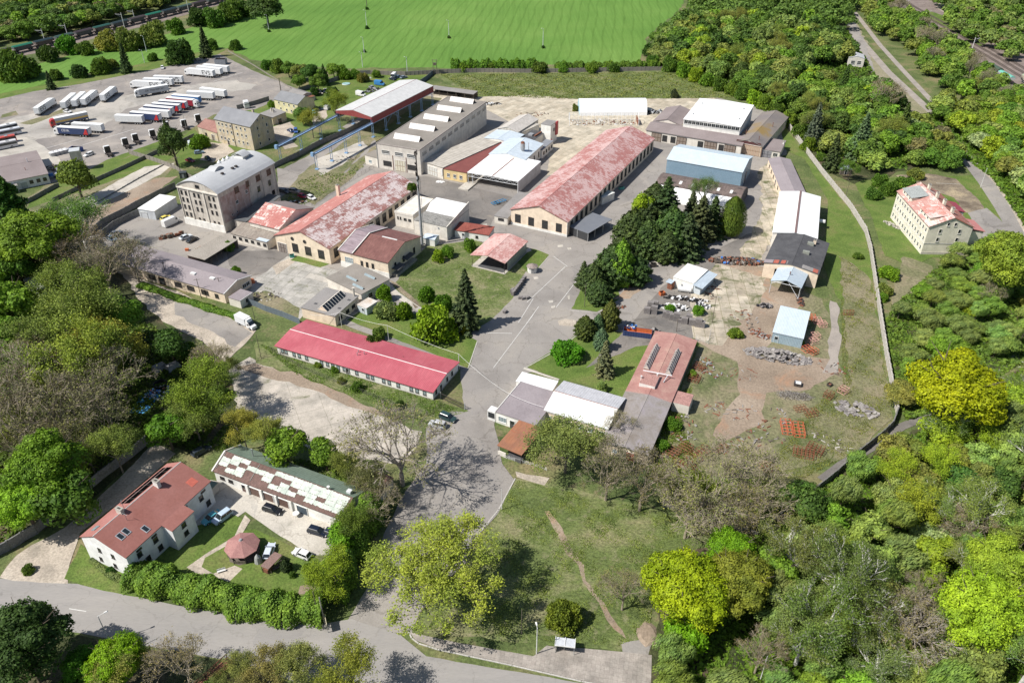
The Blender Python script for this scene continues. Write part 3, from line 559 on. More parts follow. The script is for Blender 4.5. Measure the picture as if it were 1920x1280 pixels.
b.row('r',[.66,.86],7.3,1.5,2.2,'hole',frame=P_GREY); b.row('r',[.16,.24],4.6,.5,.6,'hole'); b.opening('r',.9,3.4,1.5,1.6,'hole',frame=RUST)
for f in (.0,.52,.74,.98): y=.35+f*(b.W-.9); b.box('pilaster',b.L-.37,b.L-.15,y,y+.35,0,13.9,P_GREY)
b.box('peeled_brick_patch',b.L-.36,b.L-.335,.7,b.W*.5,3.2,12.8,P_BRICK)
m=MB(); n=12; ex,ey=b.loc(404,318,17.4)
for i in range(n):
    a0,a1=i/n,(i+1)/n; f0,f1=ey+5.4*a0-2.7,ey+5.4*a1-2.7; h0,h1=1.5*math.sin(PI*a0),1.5*math.sin(PI*a1)
    m.hull([(ex-2,f0,16),(ex+1.8,f0,17),(ex+1.8,f1,17),(ex-2,f1,16)],[(ex-2,f0,17.0+h0),(ex+1.8,f0,17.5+h0*.9),(ex+1.8,f1,17.5+h1*.9),(ex-2,f1,17.0+h1)])
b.add('eyelid_dormer',m,MILLR)
tx,ty=b.loc(452,291,18.2); y0=ty-1.6; m=MB(); m.box(tx-2,tx+2,y0,y0+3.2,15,18.3); b.add('roof_turret',m,P_LIGHT)
m=MB(); n=8
for i in range(n):
    xa,xb=tx-2.7+5.4*i/n,tx-2.7+5.4*(i+1)/n; f=lambda x:18.4+1.1*math.sin(PI*((x-tx+2.7)/5.4)); m.hull([(xa,y0-.4,f(xa)),(xb,y0-.4,f(xb)),(xb,y0+3.7,f(xb)),(xa,y0+3.7,f(xa))],[(xa,y0-.4,f(xa)+.15),(xb,y0-.4,f(xb)+.15),(xb,y0+3.7,f(xb)+.15),(xa,y0+3.7,f(xa)+.15)])
b.add('turret_roof',m,MILLR)
for k in range(3):
    y=b.W*.55+k*2.2; m=MB(); m.hull([(3.9,y,17.1),(5.2,y,17.4),(5.2,y+1.3,17.4),(3.9,y+1.3,17.1)],[(4.5,y+.6,18.2),(4.6,y+.6,18.2),(4.6,y+.7,18.2),(4.5,y+.7,18.2)]); b.add('pyramid_rooflight',m,WHITEMET)
for k in range(7): 
    y=b.W*(.12+.1*k); b.add('dome_light',MB().cyl((6.6,y),.28,17.35,17.75,8,r2=.1),FRAMEW)
for y in (.3,.47,.53): b.box('roof_hatch',b.L-6.0,b.L-5.2,b.W*y,b.W*y+.9,16.8,17.75,FRAMED)
# white shed beside mill
b=B('shed','white flat-roofed shed built against the left side of the tall mill','shed',(257.5,391),(289,396),(336,371),3.6,.15).shell(plaster('pale_blue_wall',(.5,.53,.56),(.4,.42,.44),.6),WHITEMET,'mx',.3)
b.opening('f',.3,.02,2.6,2.4,'roller','gate',col=(.5,.52,.54))
# patchy red hall A + wing
RED1=peel('red_sheet',(.42,.17,.15),(.47,.21,.18),(.62,.42,.38),.30); RED2=peel('flaked_red_sheet',(.27,.12,.10),(.37,.19,.17),(.62,.53,.51),.41,(1,2.2),(1,2.5,1)); RED3=peel('half_flaked_red_sheet',(.40,.15,.13),(.45,.19,.165),(.66,.55,.5),.385,(2.0,1.1),(2.5,1,1))
RED4=peel('mottled_red_sheet',(.36,.14,.125),(.42,.20,.18),(.55,.38,.36),.41,(1.3,1.1),(1,1.8,1))
b=B('factory_hall','large cream hall with a flaking red and white metal roof and three gable windows','factory hall',(512.5,441),(617,467),(779,347),5.9,.35)
b.shell(P_CREAM,RED1,'gy',3.9,two=RED2)
b.opening('f',.11,.03,3.4,3.4,'gate','gate',col=(.11,.085,.07)); b.row('f',[.36,.60,.84],1.5,2.4,3.0,'bars',frame=FRAMED); b.row('f',[.33,.56],5.5,1.3,1.3,'round','round_vent')
b.row('r',lin(.06,.95,13),1.4,2.3,3.2,'bars',frame=FRAMED)
x,y=b.loc(660,335,6); chimney(b,1.5,b.W*.62,5,10.5,1.1,1.1,P_PEACH)
b.box('side_gutter_roof',-2.4,.1,b.W*.42,b.W*.95,3.2,3.4,BITG); b.box('lean_to',-2.2,.32,b.W*.43,b.W*.94,0,3.18,P_PALE)
Lw=25
b=B('hall_wing','low west wing with a red roof speckled white joining the cream hall','factory hall',(465.6,416),(523,430.5),(604,376.5),5.8,.3); b2L=b.L
b.W=19
b.shell(P_PALE,RED3,'gx',3.3,two=BITB); b.row('f',lin(.1,.93,5),2.6,2.2,1.5,'bars',frame=FRAMED)
b=B('lean_to_building','dark slate lean-to squeezed between the mill and the red-roofed wing','building',(437,411),(461,416),(491,366),4.6,.25).shell(P_GREY,rib('slate_dark',(.09,.095,.10),(.13,.135,.14),.5,'Y',.7),'mx',1.2)
b.opening('f',.5,.4,1.6,1.4,'hole')
b=B('annex','low annex with a corrugated grey roof and white yard wall below the red wing','building',(431,437),(500,455),(518,437),3.0,.25).shell(P_PALE,FIBREB,'mx',1.3); b.row('f',lin(.08,.93,6),1.2,1.3,1.0,'window',frame=FRAMED)
b.box('roof_panel',b.L*.72,b.L+.02,-.05,b.W*.8,3.1,3.3,BLUEMETY)
# brown roof house
b=B('workshop','two-tone workshop, lavender and rust-brown metal roof with white verge strips','workshop',(634,469.5),(727.5,493),(786,442),5.8,.35)
b.shell(P_CREAM,rib('rust_brown_sheet',(.17,.075,.065),(.21,.10,.085),.45,'X',.6,shade=.14,mottle=.25),'gx',2.6)
WB=b.W; S=b.L*.29; m=MB()
for y0,y1,z0,z1 in ((-.05,WB/2,5.83,8.43),(WB/2,WB+.05,8.43,5.83)): m.hull([(-.1,y0,z0),(S,y0,z0),(S,y1,z1),(-.1,y1,z1)],[(-.1,y0,z0+.22),(S,y0,z0+.22),(S,y1,z1+.22),(-.1,y1,z1+.22)])
b.add('roof_section',m,rib('lavender_sheet',(.27,.21,.225),(.33,.27,.29),.4,'Y',.5,shade=.15,mottle=.3),'mauve section of the roof with a raised edge')
for x in (-.12,S-.1):
    m=MB()
    for y0,y1,z0,z1 in ((-.1,WB/2,6.1,8.68),(WB/2,WB+.1,8.68,6.1)): m.hull([(x,y0,z0),(x+.35,y0,z0),(x+.35,y1,z1),(x,y1,z1)],[(x,y0,z0+.1),(x+.35,y0,z0+.1),(x+.35,y1,z1+.1),(x,y1,z1+.1)])
    b.add('verge_strip',m,LEDGE)
b.box('ridge_strip',b.L*.55,b.L*.85,WB/2-.2,WB/2+.2,8.4,8.56,FRAMEW)
b.opening('f',.18,.1,3.2,3.9,'pale','gate',label='tall glazed gate with grey lower panels'); b.row('f',[.45,.56,.68],2.2,.9,1.7,'window',frame=FRAMED); b.box('plinth',.2,b.L-.2,.25,.36,0,1.9,P_WHITE)
b.row('r',[.2,.45,.78],1.8,1.1,2.0,'window',frame=FRAMED); b.box('loading_canopy',b.L-.3,b.L+2.2,2,6.5,2.6,2.75,BITD); b.box('loading_canopy',b.L-.3,b.L+1.8,8,13,3.2,3.35,BITD); b.box('loading_ramp',b.L-.28,b.L+1.6,2,14,0,.9,CONC)
# flat skylit pair
b=B('flat_roof_building','flat grey-brown roofed building carrying three small white ridge skylights','building',(611,520),(677,552),(717,516),3.5,.2).shell(P_PALE,BITT,'fx',0)
b.row('r',[.3,.7],1,1.4,1.2,'window',frame=FRAMED)
for px,py in ((660,521),(694,517),(672,536)):
    x,y=b.loc(px,py,3.8); skylight(b,x-2.3,x+2.3,y-.5,y+.5,3.5,.55,PALEGLASS,'x',WHITEMET,FRAMED)
b=B('glazed_roof_building','low building whose flat roof carries one long dark glazed skylight','building',(563,576),(628,593),(674,554),3.6,.2).shell(P_PEACH,BITG,'fx',0)
x0,y0=b.loc(594,570,3.8); skylight(b,b.L*.43,b.L*.72,1.2,b.W*.86,3.6,1.5,P_PEACH,'y',GLASS,P_PEACH); b.row('r',[.2,.5,.75],1.1,1.6,1.1,'window',frame=FRAMED)
x,y=b.loc(674,548,4); pipe(b,b.L-1.2,b.W-.8,3.6,6.3,.3,P_GREY,'flue')
for fx,fy in ((.2,.25),(.85,.3),(.85,.7)): b.box('roof_patch',b.L*fx,b.L*fx+1,b.W*fy,b.W*fy+.8,3.6,3.63,BITD)
b=B('small_shed','small pale box shed with a rust-streaked flat roof beside round bush','shed',(669,570.6),(687,578),(704,562.5),2.5,.08).shell(plaster('grey_blue_wall',(.5,.55,.58),(.4,.42,.42),.6),rib('rust_streak',(.62,.6,.56),(.5,.4,.3),.6,'X',.7,rust=(.4,.17,.06),amt=.36),'fx',0)
b.opening('f',.6,.05,.9,1.9,'door','door',col=(.45,.5,.53))
# storage building behind chimney
b=B('boiler_house','flat-roofed cream block with parapet and a bush growing on its roof','building',(739,395.6),(774.4,403),(812.5,372.5),5.7,.1).shell(P_PALE,BITG,'fx',0,par=.45)
b.row('f',[.16,.3],2.9,.5,1,'window',frame=FRAMED); b.row('f',[.55,.8],2.9,1.1,.8,'window',frame=FRAMED); BOILER=b
b=B('boiler_house','crumbling flat-roofed block with a white sloping roof light next to the mast','building',(775,412),(838,426),(877,391),5.2,.1).shell(P_PALE,surf('patched_felt',[(.2,.195,.18),(.33,.32,.3)],.5,fine=3,dirt=((.12,.12,.11),.5,.5,.62)),'fx',0)
m=MB(); m.hull([(.3,b.W*.50,5.2),(b.L-.3,b.W*.50,5.2),(b.L-.3,b.W*.98,5.2),(.3,b.W*.98,5.2)],[(.3,b.W*.72,7.2),(b.L-.3,b.W*.72,7.2),(b.L-.3,b.W*.98,7.2),(.3,b.W*.98,7.2)]); b.add('roof_light',m,WHITEMET)
m=MB(); m.hull([(b.L-.28,0,5.2),(b.L-.02,0,5.2),(b.L-.02,b.W,5.2),(b.L-.28,b.W,5.2)],[(b.L-.28,0,5.3),(b.L-.02,0,5.3),(b.L-.02,b.W,7.9),(b.L-.28,b.W,7.9)]); b.add('raking_parapet',m,P_PALE)
b.opening('f',.75,3.8,.6,.5,'hole')
b=B('small_shed','little white lean-to with pale blue roof at the foot of the mast','shed',(792,446),(815,450),(820,440),2.6,.1).shell(P_WHITE,BLUEMETY,'gx',.5); b.opening('r',.5,.8,.6,.6,'window')
b=B('link_building','low white link with a dark red felt roof between block and canopy','building',(851,431),(917,441),(939,429),2.9,.2).shell(P_WHITE,surf('red_felt',[(.21,.06,.045),(.27,.085,.065)],.3,fine=3),'mx',.5); b.opening('f',.65,1,.9,.9,'window',frame=FRAMED); b.opening('f',.25,.05,.9,2,'door','door',col=(.5,.52,.53))
# canopy hall
def posts(b,pts,z,mat,r=.12,name='post'):
    for x,y in pts: b.add(name,MB().bar((x,y,0),(x,y,z),r),mat)
b=B('open_shelter','open-sided shelter with a faded pink-red gabled roof on thin posts','canopy',(881,478),(947,494),(985.6,451),4.2,.3).shell(None,peel('pink_sheet',(.46,.22,.20),(.52,.28,.25),(.62,.42,.38),.41,(1.2,1.2)),'gy',1.3,open_=True)
b.box('floor_slab',.2,b.L-.2,.2,b.W-.2,0,.12,PALEC); posts(b,[(.5,y) for y in lin(.5,b.W-.5,4)]+[(b.L-.5,y) for y in lin(.5,b.W-.5,5)],4.1,FRAMED,.09)
b.box('side_screen',b.L-.42,b.L-.36,2.4,b.W-.5,.2,3.4,STEELG)
m=MB(); m.box(2.2,b.L-1.2,.9,b.W-.6,.125,.15); b.add('dark_floor_layer',m,BITD)  # thin dark layer over the middle of the floor slab
P=G(1000-2,509); k=empty('kiosk',P,0,'tiny eight-sided white kiosk with a pointed brown roof','kiosk')
m=MB(); m.cyl((0,0),1.55,0,2.0,8); m.build('wall',P_WHITE,k); m=MB(); m.cyl((0,0),1.95,2.0,2.9,8,r2=.08); m.build('roof',surf('brown_shingle',[(.22,.18,.16),(.3,.25,.23)],1.5),k); MB().box(-.4,.4,-1.56,-1.4,0,1.8).build('door',flat('grey_door',(.3,.3,.3)),k)
# big flat hall with 5 skylights
b=B('factory_hall','big flat-roofed hall with five white sawtooth skylights in a row','factory hall',(705,268),(787,281),(920,191.5),10.6,.1).shell(P_GREY,BITT,'fx',0,par=.12,trim=surf('wall_cap',[(.3,.27,.25),(.38,.34,.31)],.5))
b.wall.data.materials[0]=plaster('beige_wall',(.64,.60,.54),(.36,.31,.26),.6)
for i,(l,r) in enumerate((((389,600),(722,655)),((580,480),(905,530)),((760,370),(1080,415)),((930,265),(1240,308)),((1095,165),(1390,205)))):
    xa,ya=b.loc(680+l[0]/6.4,160+l[1]/6.4,11.2); xb,yb=b.loc(680+r[0]/6.4,160+r[1]/6.4,11.2); y=(ya+yb)/2; skylight(b,b.L*.19,b.L*.78,y-1.6,y+1.8,10.48,1.8,rib('skylight_sheet',(.72,.70,.68),(.66,.6,.56),1.1,'X',.6,rust=(.45,.25,.18),amt=.34),'x',None,FRAMED)
b.row('f',[.2,.51,.79],6.6,3.6,1.5,'bars',frame=FRAMEW); b.row('f',[.22,.79],1.6,3.8,2.0,'bars',frame=FRAMED); b.opening('f',.52,.1,4.6,4.6,'gate','gate',col=(.42,.34,.26),label='rust-stained tall double gate')
for k in range(11):
    for q in range(4): b.opening('r',.035+k*.09+q*.0145,7.2,.62,1.5,'hole',frame=FRAMEW)
b.box('downpipe',-.1,.1,-.12,.0,0,10.4,STEELG)
for f in (.355,.665): b.box('downpipe',b.L*f,b.L*f+.15,-.08,.08,0,6.4,RUST)
b=B('annex','single-storey pale annex hugging the left corner of the skylit hall','building',(683,290),(708,297),(716,284),4.0,.1).shell(P_PALE,BITT,'fx',0); b.opening('f',.4,1,1.6,1.4,'pale')
b=B('low_hall','long low hall with a beige ribbed fibre-cement roof beside the skylit hall','factory hall',(789,301.4),(830,314.7),(958,218.6),4.9,.2).shell(P_PALE,FIBRE,'mx',.0)
b.opening('f',.5,.05,5,3.6,'gate','gate',col=(.45,.4,.33)); b.box('sign_panel',b.L*.93,b.L*.97,.0,.15,1.5,4.2,FRAMEW)
b=B('office','yellow-walled office strip under a dark red felt roof with three windows','building',(830.5,316),(875,324),(942.5,264.7),4.5,.2).shell(plaster('warm_yellow',(.68,.53,.28),(.5,.4,.25),.62),surf('maroon_felt',[(.17,.055,.05),(.22,.075,.065)],.3,fine=3,famt=.08),'mx',0)
b.row('f',[.2,.48,.75],1.3,1.3,1.5,'bars'); 
b=B('loading_canopy','broad white metal canopy with an open front and white lattice girder','canopy',(876,323),(971.5,340.5),(1012,302),4.9,.15).shell(None,rib('bright_white_sheet',(.86,.86,.85),(.84,.84,.83),.6,'X',.5,shade=.03,mottle=.02),'gy',.35,open_=True)
b.box('side_wall',b.L-.2,b.L-.05,.1,b.W-.1,0,4.7,plaster('panel_grey',(.48,.48,.5),(.4,.4,.4),.7)); b.box('back_wall',.1,b.L-.25,b.W-.3,b.W-.1,0,4.7,P_GREY); b.box('side_wall',.0,.14,b.W*.35,b.W-.35,0,4.7,P_GREY)
m=MB(); n=12
for i in range(n):
    x0,x1=.2+(b.L-.4)*i/n,.2+(b.L-.4)*(i+1)/n; m.bar((x0,.15,3.3),(x1,.15,3.3),.07); m.bar((x0,.15,4.6),(x1,.15,4.6),.07); m.bar((x0,.15,3.3),(x0,.15,4.6),.05)
    a,c=(3.3,4.6) if i%2 else (4.6,3.3); m.bar((x0,.15,a),(x1,.15,c),.05)
b.add('lattice_girder',m,STEELW); posts(b,[(.25,.2),(b.L-.2,.25),(2.0,.6)],4.7,STEELW,.16); posts(b,[(.25,y) for y in lin(3,b.W-2,3)],4.7,STEELW,.12)
b.box('roof_seam',b.L/2-.2,b.L/2+.2,.1,b.W-.3,5.24,5.33,RUST); b.box('loading_ramp',-1,3.2,-6,b.W*.6,0,.5,PALEC)
b=B('production_hall','pale blue gabled hall with an orange-tipped extraction duct on the roof','factory hall',(916,288.5),(985,300),(1006.5,267.5),5.4,.2).shell(P_WHITE,BLUEMETY,'gy',1.5)
b.W0=b.W; m=MB(); xx,yy=b.L*.75,b.W*.35; m.cyl((xx,yy),.5,5.6,7.3,10,r2=.95); m.cyl((xx,yy),.95,7.3,9.4,10,tmi=1); m.box(xx-.6,xx+.5,yy-.5,yy+.5,9.4,10.0,1); b.add('extraction_duct',m,[STEELG,RUST]); pipe(b,xx+1.9,yy+1.6,5.6,9.2,.12)
b.row('r',[.25,.5,.75],1.4,.9,2.2,'window',frame=FRAMED)
b=B('production_hall','smaller pale blue roofed bay behind the dark red strip','factory hall',(907.5,258.7),(960,268.5),(982,252),5.2,.15).shell(P_WHITE,BLUEMETY,'gy',.7)
b=B('production_hall','pale corrugated gabled hall nearest the slab yard at the back','factory hall',(932.5,241),(971,248.5),(1012,224),5.6,.2).shell(P_GREY,rib('dust_sheet',(.46,.43,.39),(.55,.52,.48),.5,'Y',.8,shade=.15),'gy',1.7)
b=B('flat_annex','dark flat-roofed block wedged between corrugated hall and white tower','building',(976,257),(1001,262),(1017,247),4.6,.15).shell(P_PALE,BITD,'fx',0); b.box('roof_unit',b.L*.3,b.L*.6,b.W*.3,b.W*.5,4.6,5.3,STEELG); b.box('roof_gantry',b.L*.75,b.L*.85,b.W*.3,b.W*1.3,4.9,5.2,RUST)
b=B('tower','square white lift tower with a grey flat roof and red fittings','tower',(1014,232),(1033,235.5),(1041,226.5),8.6,.1).shell(P_LIGHT,BITG,'fx',0); b.opening('r',.5,5.2,1,1.3,'window',frame=FRAMED); b.box('ladder',b.L+.02,b.L+.5,b.W*.7,b.W,3,8.8,flat('red_paint',(.4,.04,.05)),); b.box('hydrant_box',b.L+.02,b.L+.3,.2,.9,1,2.4,flat('red_paint',(.4,.04,.05)))
b=B('flat_annex','low white office box with slate-grey flat roof beside the white tower','building',(1002,279),(1017,281.5),(1036,263),3.9,.15).shell(P_WHITE,surf('slate_felt',[(.2,.21,.23),(.24,.25,.27)],.3,fine=3,famt=.07),'fx',0); b.row('r',lin(.15,.85,4),1.3,1.3,1.3,'window',frame=FRAMED); b.add('dome_light',MB().cyl((b.L*.5,b.W*.4),.5,3.9,4.4,10,r2=.2),FRAMEW)
# red hall C
b=B('factory_hall','long cream hall with a mottled red roof and four dark windows in its gable','factory hall',(955.6,392.5),(1065,417),(1204,255.5),5.8,.35).shell(P_PEACH,RED4,'gy',3.7)
b.row('f',[.125,.365,.61,.855],1.4,2.2,3.0,'bars',frame=FRAMED); b.row('r',lin(.04,.97,20),1.4,2.0,3.3,'bars',frame=FRAMED); m=MB(); m.hull([(-.02,b.W*.42,5.86),(0.3,b.W*.42,5.86),(0.3,b.W*.425,5.86),(-.02,b.W*.425,5.86)],[(-.02,b.W*.42,6),(.3,b.W*.42,6),(.3,b.W*.425,6),(-.02,b.W*.425,6)])
b.box('downpipe',b.L-.45,b.L-.3,.18,.34,0,5.5,P_WHITE); b.box('plinth',.3,b.L-.3,.27,.36,0,.9,P_WHITE)
b=B('side_annex','narrow lean-to with a grey felt roof on the left of the mottled red hall','building',(926,404),(952,409),(984,361),2.9,.15).shell(P_PALE,BITG,'mx',0); b.opening('f',.5,1.4,2.2,.9,'bars',frame=FRAMED)
b=B('carport','anthracite flat carport with slatted end wall beside the mottled red hall','canopy',(1066,424),(1103,437.5),(1132,405.6),3.2,.1).shell(None,rib('anthracite_roof',(.16,.17,.19),(.18,.19,.21),.5,'X',.5,shade=.05,mottle=.04),'fx',0,open_=True)
DK=flat('anthracite_panel',(.045,.047,.05),.6); b.box('front_screen',-1.2,b.L-.15,.1,.2,.1,2.95,DK); posts(b,[(b.L*.45,.06),(b.L-.1,.1)]+[(b.L-.2,y) for y in lin(b.W*.3,b.W-.3,3)],3.0,FRAMEW,.09)
b=B('kiosk','white hut with a green-grey flat roof against the flank of the red hall','shed',(1116,366),(1129.5,371.5),(1142,357),2.9,.1).shell(P_WHITE,surf('grey_green_felt',[(.36,.4,.38),(.42,.46,.44)],.4),'fx',0); b.opening('f',.4,.05,1,2,'door','door',col=(.5,.55,.55)); b.box('white_edge',b.L-.7,b.L+.02,0,b.W,2.9,3.0,FRAMEW)
# blue hall, quonset hall
b=B('warehouse','tall pale blue metal warehouse with a ribbed gabled roof','warehouse',(1249.5,298.5),(1393,323.5),(1409,292.5),7.4,.25).shell(rib('blue_wall',(.20,.30,.38),(.23,.33,.41),.4,'X',.5,shade=.15),rib('ice_blue_sheet',(.50,.59,.65),(.55,.63,.69),.4,'X',.45,shade=.12,mottle=.05),'gx',2.0)
b.opening('r',.45,.05,4.5,5,'roller','gate',col=(.08,.11,.14))
b=B('barrel_hall','round-topped hall, brown corrugated crown over white sheet flank','warehouse',(1221,372),(1381,402),(1404,366),.25,.0)
n=14; T=b.W; P=[(T*(1-math.cos(PI*i/n))/2,.1+6.0*math.sin(PI*i/n)) for i in range(n+1)]; rnd=random.Random(3)
def arc(i0,i1,th=.15,x0=0,x1=None):
    m=MB(); x1=b.L if x1 is None else x1
    for (a,za),(c,zc) in list(zip(P,P[1:]))[i0:i1]: m.hull([(x0,a,za-th),(x1,a,za-th),(x1,c,zc-th),(x0,c,zc-th)],[(x0,a,za),(x1,a,za),(x1,c,zc),(x0,c,zc)])
    return m
b.add('white_flank',arc(0,4,.12),WHITEMET); b.add('roof',arc(4,n),rib('brown_corrugated',(.13,.10,.09),(.18,.14,.125),.5,'X',.85,shade=.2,mottle=.3,rust=(.07,.06,.055),amt=.45))
for k in range(6):
    x=b.L*(.115+.148*k); m=MB(); a,za=P[5]; c,zc=P[6]; m.hull([(x,a,za+.03),(x+1,a,za+.03),(x+1,c,zc+.03),(x,c,zc+.03)],[(x,a,za+.08),(x+1,a,za+.08),(x+1,c,zc+.08),(x,c,zc+.08)]); b.add('rooflight',m,FRAMEW)
for k in range(16):
    x=b.L*rnd.uniform(.02,.95); j=rnd.choice((4,4,5,7)); m=MB(); (a,za),(c,zc)=P[j],P[j+1]; f=rnd.uniform(.2,.5); m.hull([(x,a,za+.02),(x+rnd.uniform(.8,2.2),a,za+.02),(x+1.2,a+(c-a)*f,za+(zc-za)*f+.02),(x,a+(c-a)*f,za+(zc-za)*f+.02)],[(x,a,za+.04),(x+1.8,a,za+.04),(x+1.2,a+(c-a)*f,za+(zc-za)*f+.04),(x,a+(c-a)*f,za+(zc-za)*f+.04)]); b.add('missing_sheet',m,FRAMED)
for x in (.1,b.L-.25): m=MB(); m.hull([(x,p[0],p[1]-.2) for p in P][::-1],[(x+.15,p[0],p[1]-.2) for p in P][::-1]); b.add('end_wall',m,BITD if x>1 else P_WHITE)
# brown complex
BRN=BITB
b=B('workshop_range','brown-roofed workshop range with a long row of brown gates and windows','workshop',(1210,243.5),(1392,273.5),13.0,4.5,.4).shell(P_PALE,BRN,'gx',1.5)
for f,w,k in ((.115,4.3,'g'),(.205,2.2,'w'),(.295,2.2,'w'),(.385,4.2,'g'),(.585,2.4,'w'),(.69,5.2,'g'),(.80,2.2,'w'),(.89,4.6,'g')): b.opening('f',f,.05 if k=='g' else .7,w,3.6 if k=='g' else 2.6,'gate' if k=='g' else 'bars','gate' if k=='g' else 'window',col=(.11,.075,.05) if k=='g' else None,frame=FRAMED)
WR=b
b=B('workshop_wing','brown-roofed wing reaching back towards the meadow beside the white hall','workshop',(1224,227),(1277,235),(1295,208),4.5,.3).shell(P_PALE,BRN,'gy',1.9)
b=B('workshop_wing','east wing with moss-stained roof and a plank-fronted gable','workshop',(1376,265.5),(1430.6,275.5),(1455.6,215),4.8,.3).shell(P_PALE,surf('mossy_felt',[(.19,.17,.165),(.23,.2,.175),(.26,.18,.07)],.06,fine=2.5,famt=.12,pos=[.4,.55,.66]),'gy',2.0)
b.box('gable_panel',1.0,b.L-1,.22,.31,4.8,5.9,flat('maroon_panel',(.10,.04,.04)))
b.row('f',lin(.07,.93,10),.2,1.35,4.1,'gate','gate_leaf',col=(.33,.25,.17),frame=RUST); 
for fx,fy in ((.75,.1),(.8,.55),(.2,.2)): pipe(b,b.L*fx,b.W*fy,5.2,7.4,.12,RUST)
b=B('annex','grey-roofed annex closing the right end of the brown workshops','building',(1428,279.5),(1464,285),(1471.5,264),3.5,.25).shell(P_PALE,BITB,'mx',.2); b.opening('f',.25,.05,4.2,2.9,'gate','gate',col=(.09,.09,.1)); b.row('f',[.68,.76,.84],1.1,.5,1.4,'hole'); chimney(b,b.L-.5,b.W*.7,2.5,4.6,.6,1.5,P_WHITE)
b=B('hall_with_clerestory','white-roofed raised hall with a ribbon of dark windows, rising from brown roofs','factory hall',(1281,223.5),(1389,238.5),(1412.5,197),9.2,.25).shell(P_LIGHT,rib('snow_white_sheet',(.82,.82,.81),(.80,.80,.79),.8,'Y',.5,shade=.02,mottle=.02),'gy',.5)
b.row('f',lin(.045,.955,14),7.3,1.7,1.6,'window',frame=FRAMEW); b.row('r',lin(.1,.9,8),7.3,1.9,1.5,'window',frame=FRAMEW)
for fx,fy in ((.1,.25),(.12,.75),(.9,.3),(.87,.75)): b.add('roof_vent',MB().cyl((b.L*fx,b.W*fy),.35,9.3,9.75,8),STEELG)
# poly tunnel and its bare neighbour
b=B('poly_tunnel','long white plastic-covered arched tunnel','greenhouse',(1087,217),(1213,216),12,.2,0)
n=12; P=[(12*(1-math.cos(PI*i/n))/2,6.2*math.sin(PI*i/n)) for i in range(n+1)]
b.add('cover',arc(0,n,.06),surf('white_film',[(.78,.79,.79),(.84,.85,.85)],.3,fine=2,famt=.04,bmp=.05)); 
for x in (.05,b.L-.12): m=MB(); m.hull([(x,p[0],p[1]-.08) for p in P][::-1],[(x+.06,p[0],p[1]-.08) for p in P][::-1]); b.add('end_cover',m,surf('blue_film',[(.35,.5,.6),(.4,.55,.62)],.5))
r=empty('tunnel_frame',G(1068,236),0,'bare hoop skeleton of a stripped tunnel with rubble inside','greenhouse frame'); L2=(G(1196,232)-G(1068,236)).x
P2=[(8*(1-math.cos(PI*i/10))/2,4.6*math.sin(PI*i/10)) for i in range(11)]; m=MB()
for k in range(17):
    x=L2*k/16
    for p,q in zip(P2,P2[1:]): m.bar((x,p[0],p[1]),(x,q[0],q[1]),.05 if 0<k<16 else .12)
    m.build('hoop',STEELW,r); m=MB()
m=MB()
for y,z in (P2[2],P2[5],P2[8]): m.bar((0,y,z),(L2,y,z),.04)
m.build('purlins',STEELW,r); MB().box(L2-.3,L2,.5,7.5,0,2.4).build('end_door',RUST,r)
rnd=random.Random(5); m=MB()
for k in range(160):
    x,y=rnd.uniform(1,L2-1),rnd.uniform(.3,7.7); i0=len(m.v); s_=rnd.uniform(.15,.6); m.box(x-s_,x+s_,y-s_*.5,y+s_*.5,0,rnd.uniform(.1,.5),rnd.choice((0,0,1,2))); m.rot(i0,rnd.uniform(0,3),(x,y))
m.build('rubble',[GRAVEL,RUST,FRAMEW],r)
# grey shed, white/black hall
b=B('long_shed','narrow mauve-grey felt-roofed shed strung along the right-hand wall','shed',(1440,297),(1468,367),9.0,3.2,.2).shell(P_PEACH,BITM,'gx',.9); b.row('f',lin(.12,.7,5),.9,1.1,1.3,'window',frame=FRAMED); b.opening('f',.55,.05,1.6,2.4,'door','door',col=(.16,.06,.04)); b.opening('f',.9,.05,3,2.5,'gate','gate',col=(.2,.17,.15))
b=B('storage_hall','long hall with smooth white metal roof split by a brown ridge strip','storage hall',(1448,435.5),(1533.5,448),(1549,370),5.5,.25).shell(P_WHITE,rib('bright_sheet',(.80,.80,.79),(.76,.76,.75),.45,'Y',.5,shade=.05,mottle=.03),'gy',1.1)
m=MB(); m.box(b.L/2-.35,b.L/2+.35,-.05,b.W+.05,6.55,6.72); b.add('ridge_strip',m,flat('brown_strip',(.2,.13,.12))); b.box('wall_unit',b.L+.1,b.L+2.4,b.W*.55,b.W*.55+1.8,2.6,3.1,FRAMEW); b.row('r',lin(.1,.9,6),1.4,1.6,1.3,'window',frame=FRAMED)
b=B('storage_hall','hall with a tattered black felt roof, patched in grey and red at the eaves','storage hall',(1431.7,492),(1535.7,514),(1548,454.5),5.2,.25).shell(P_PEACH,BITD,'gy',1.4)
for x0,x1,c in ((.0,.16,BITM),(.17,.26,'r'),(.30,.38,'r'),(.40,.72,BITG),(.72,.88,BITG),(.88,.97,'r')):
    t0,t1=x0*b.L,x1*b.L; z=lambda t:5.2+1.4*(1-abs(t/b.L-.5)*2)+.03
    m=MB(); m.hull([(t0,.02,z(t0)),(t1,.02,z(t1)),(t1,2.3,z(t1)),(t0,2.3,z(t0))],[(t0,.02,z(t0)+.04),(t1,.02,z(t1)+.04),(t1,2.3,z(t1)+.04),(t0,2.3,z(t0)+.04)]); b.add('roof_patch',m,c if c!='r' else flat('red_tin',(.42,.12,.08)))
for fx,fy in ((.62,.72),(.60,.42)): b.box('roof_vent',b.L*fx,b.L*fx+2,b.W*fy,b.W*fy+1,6.0,7.0,flat('grey_green',(.27,.28,.24)))
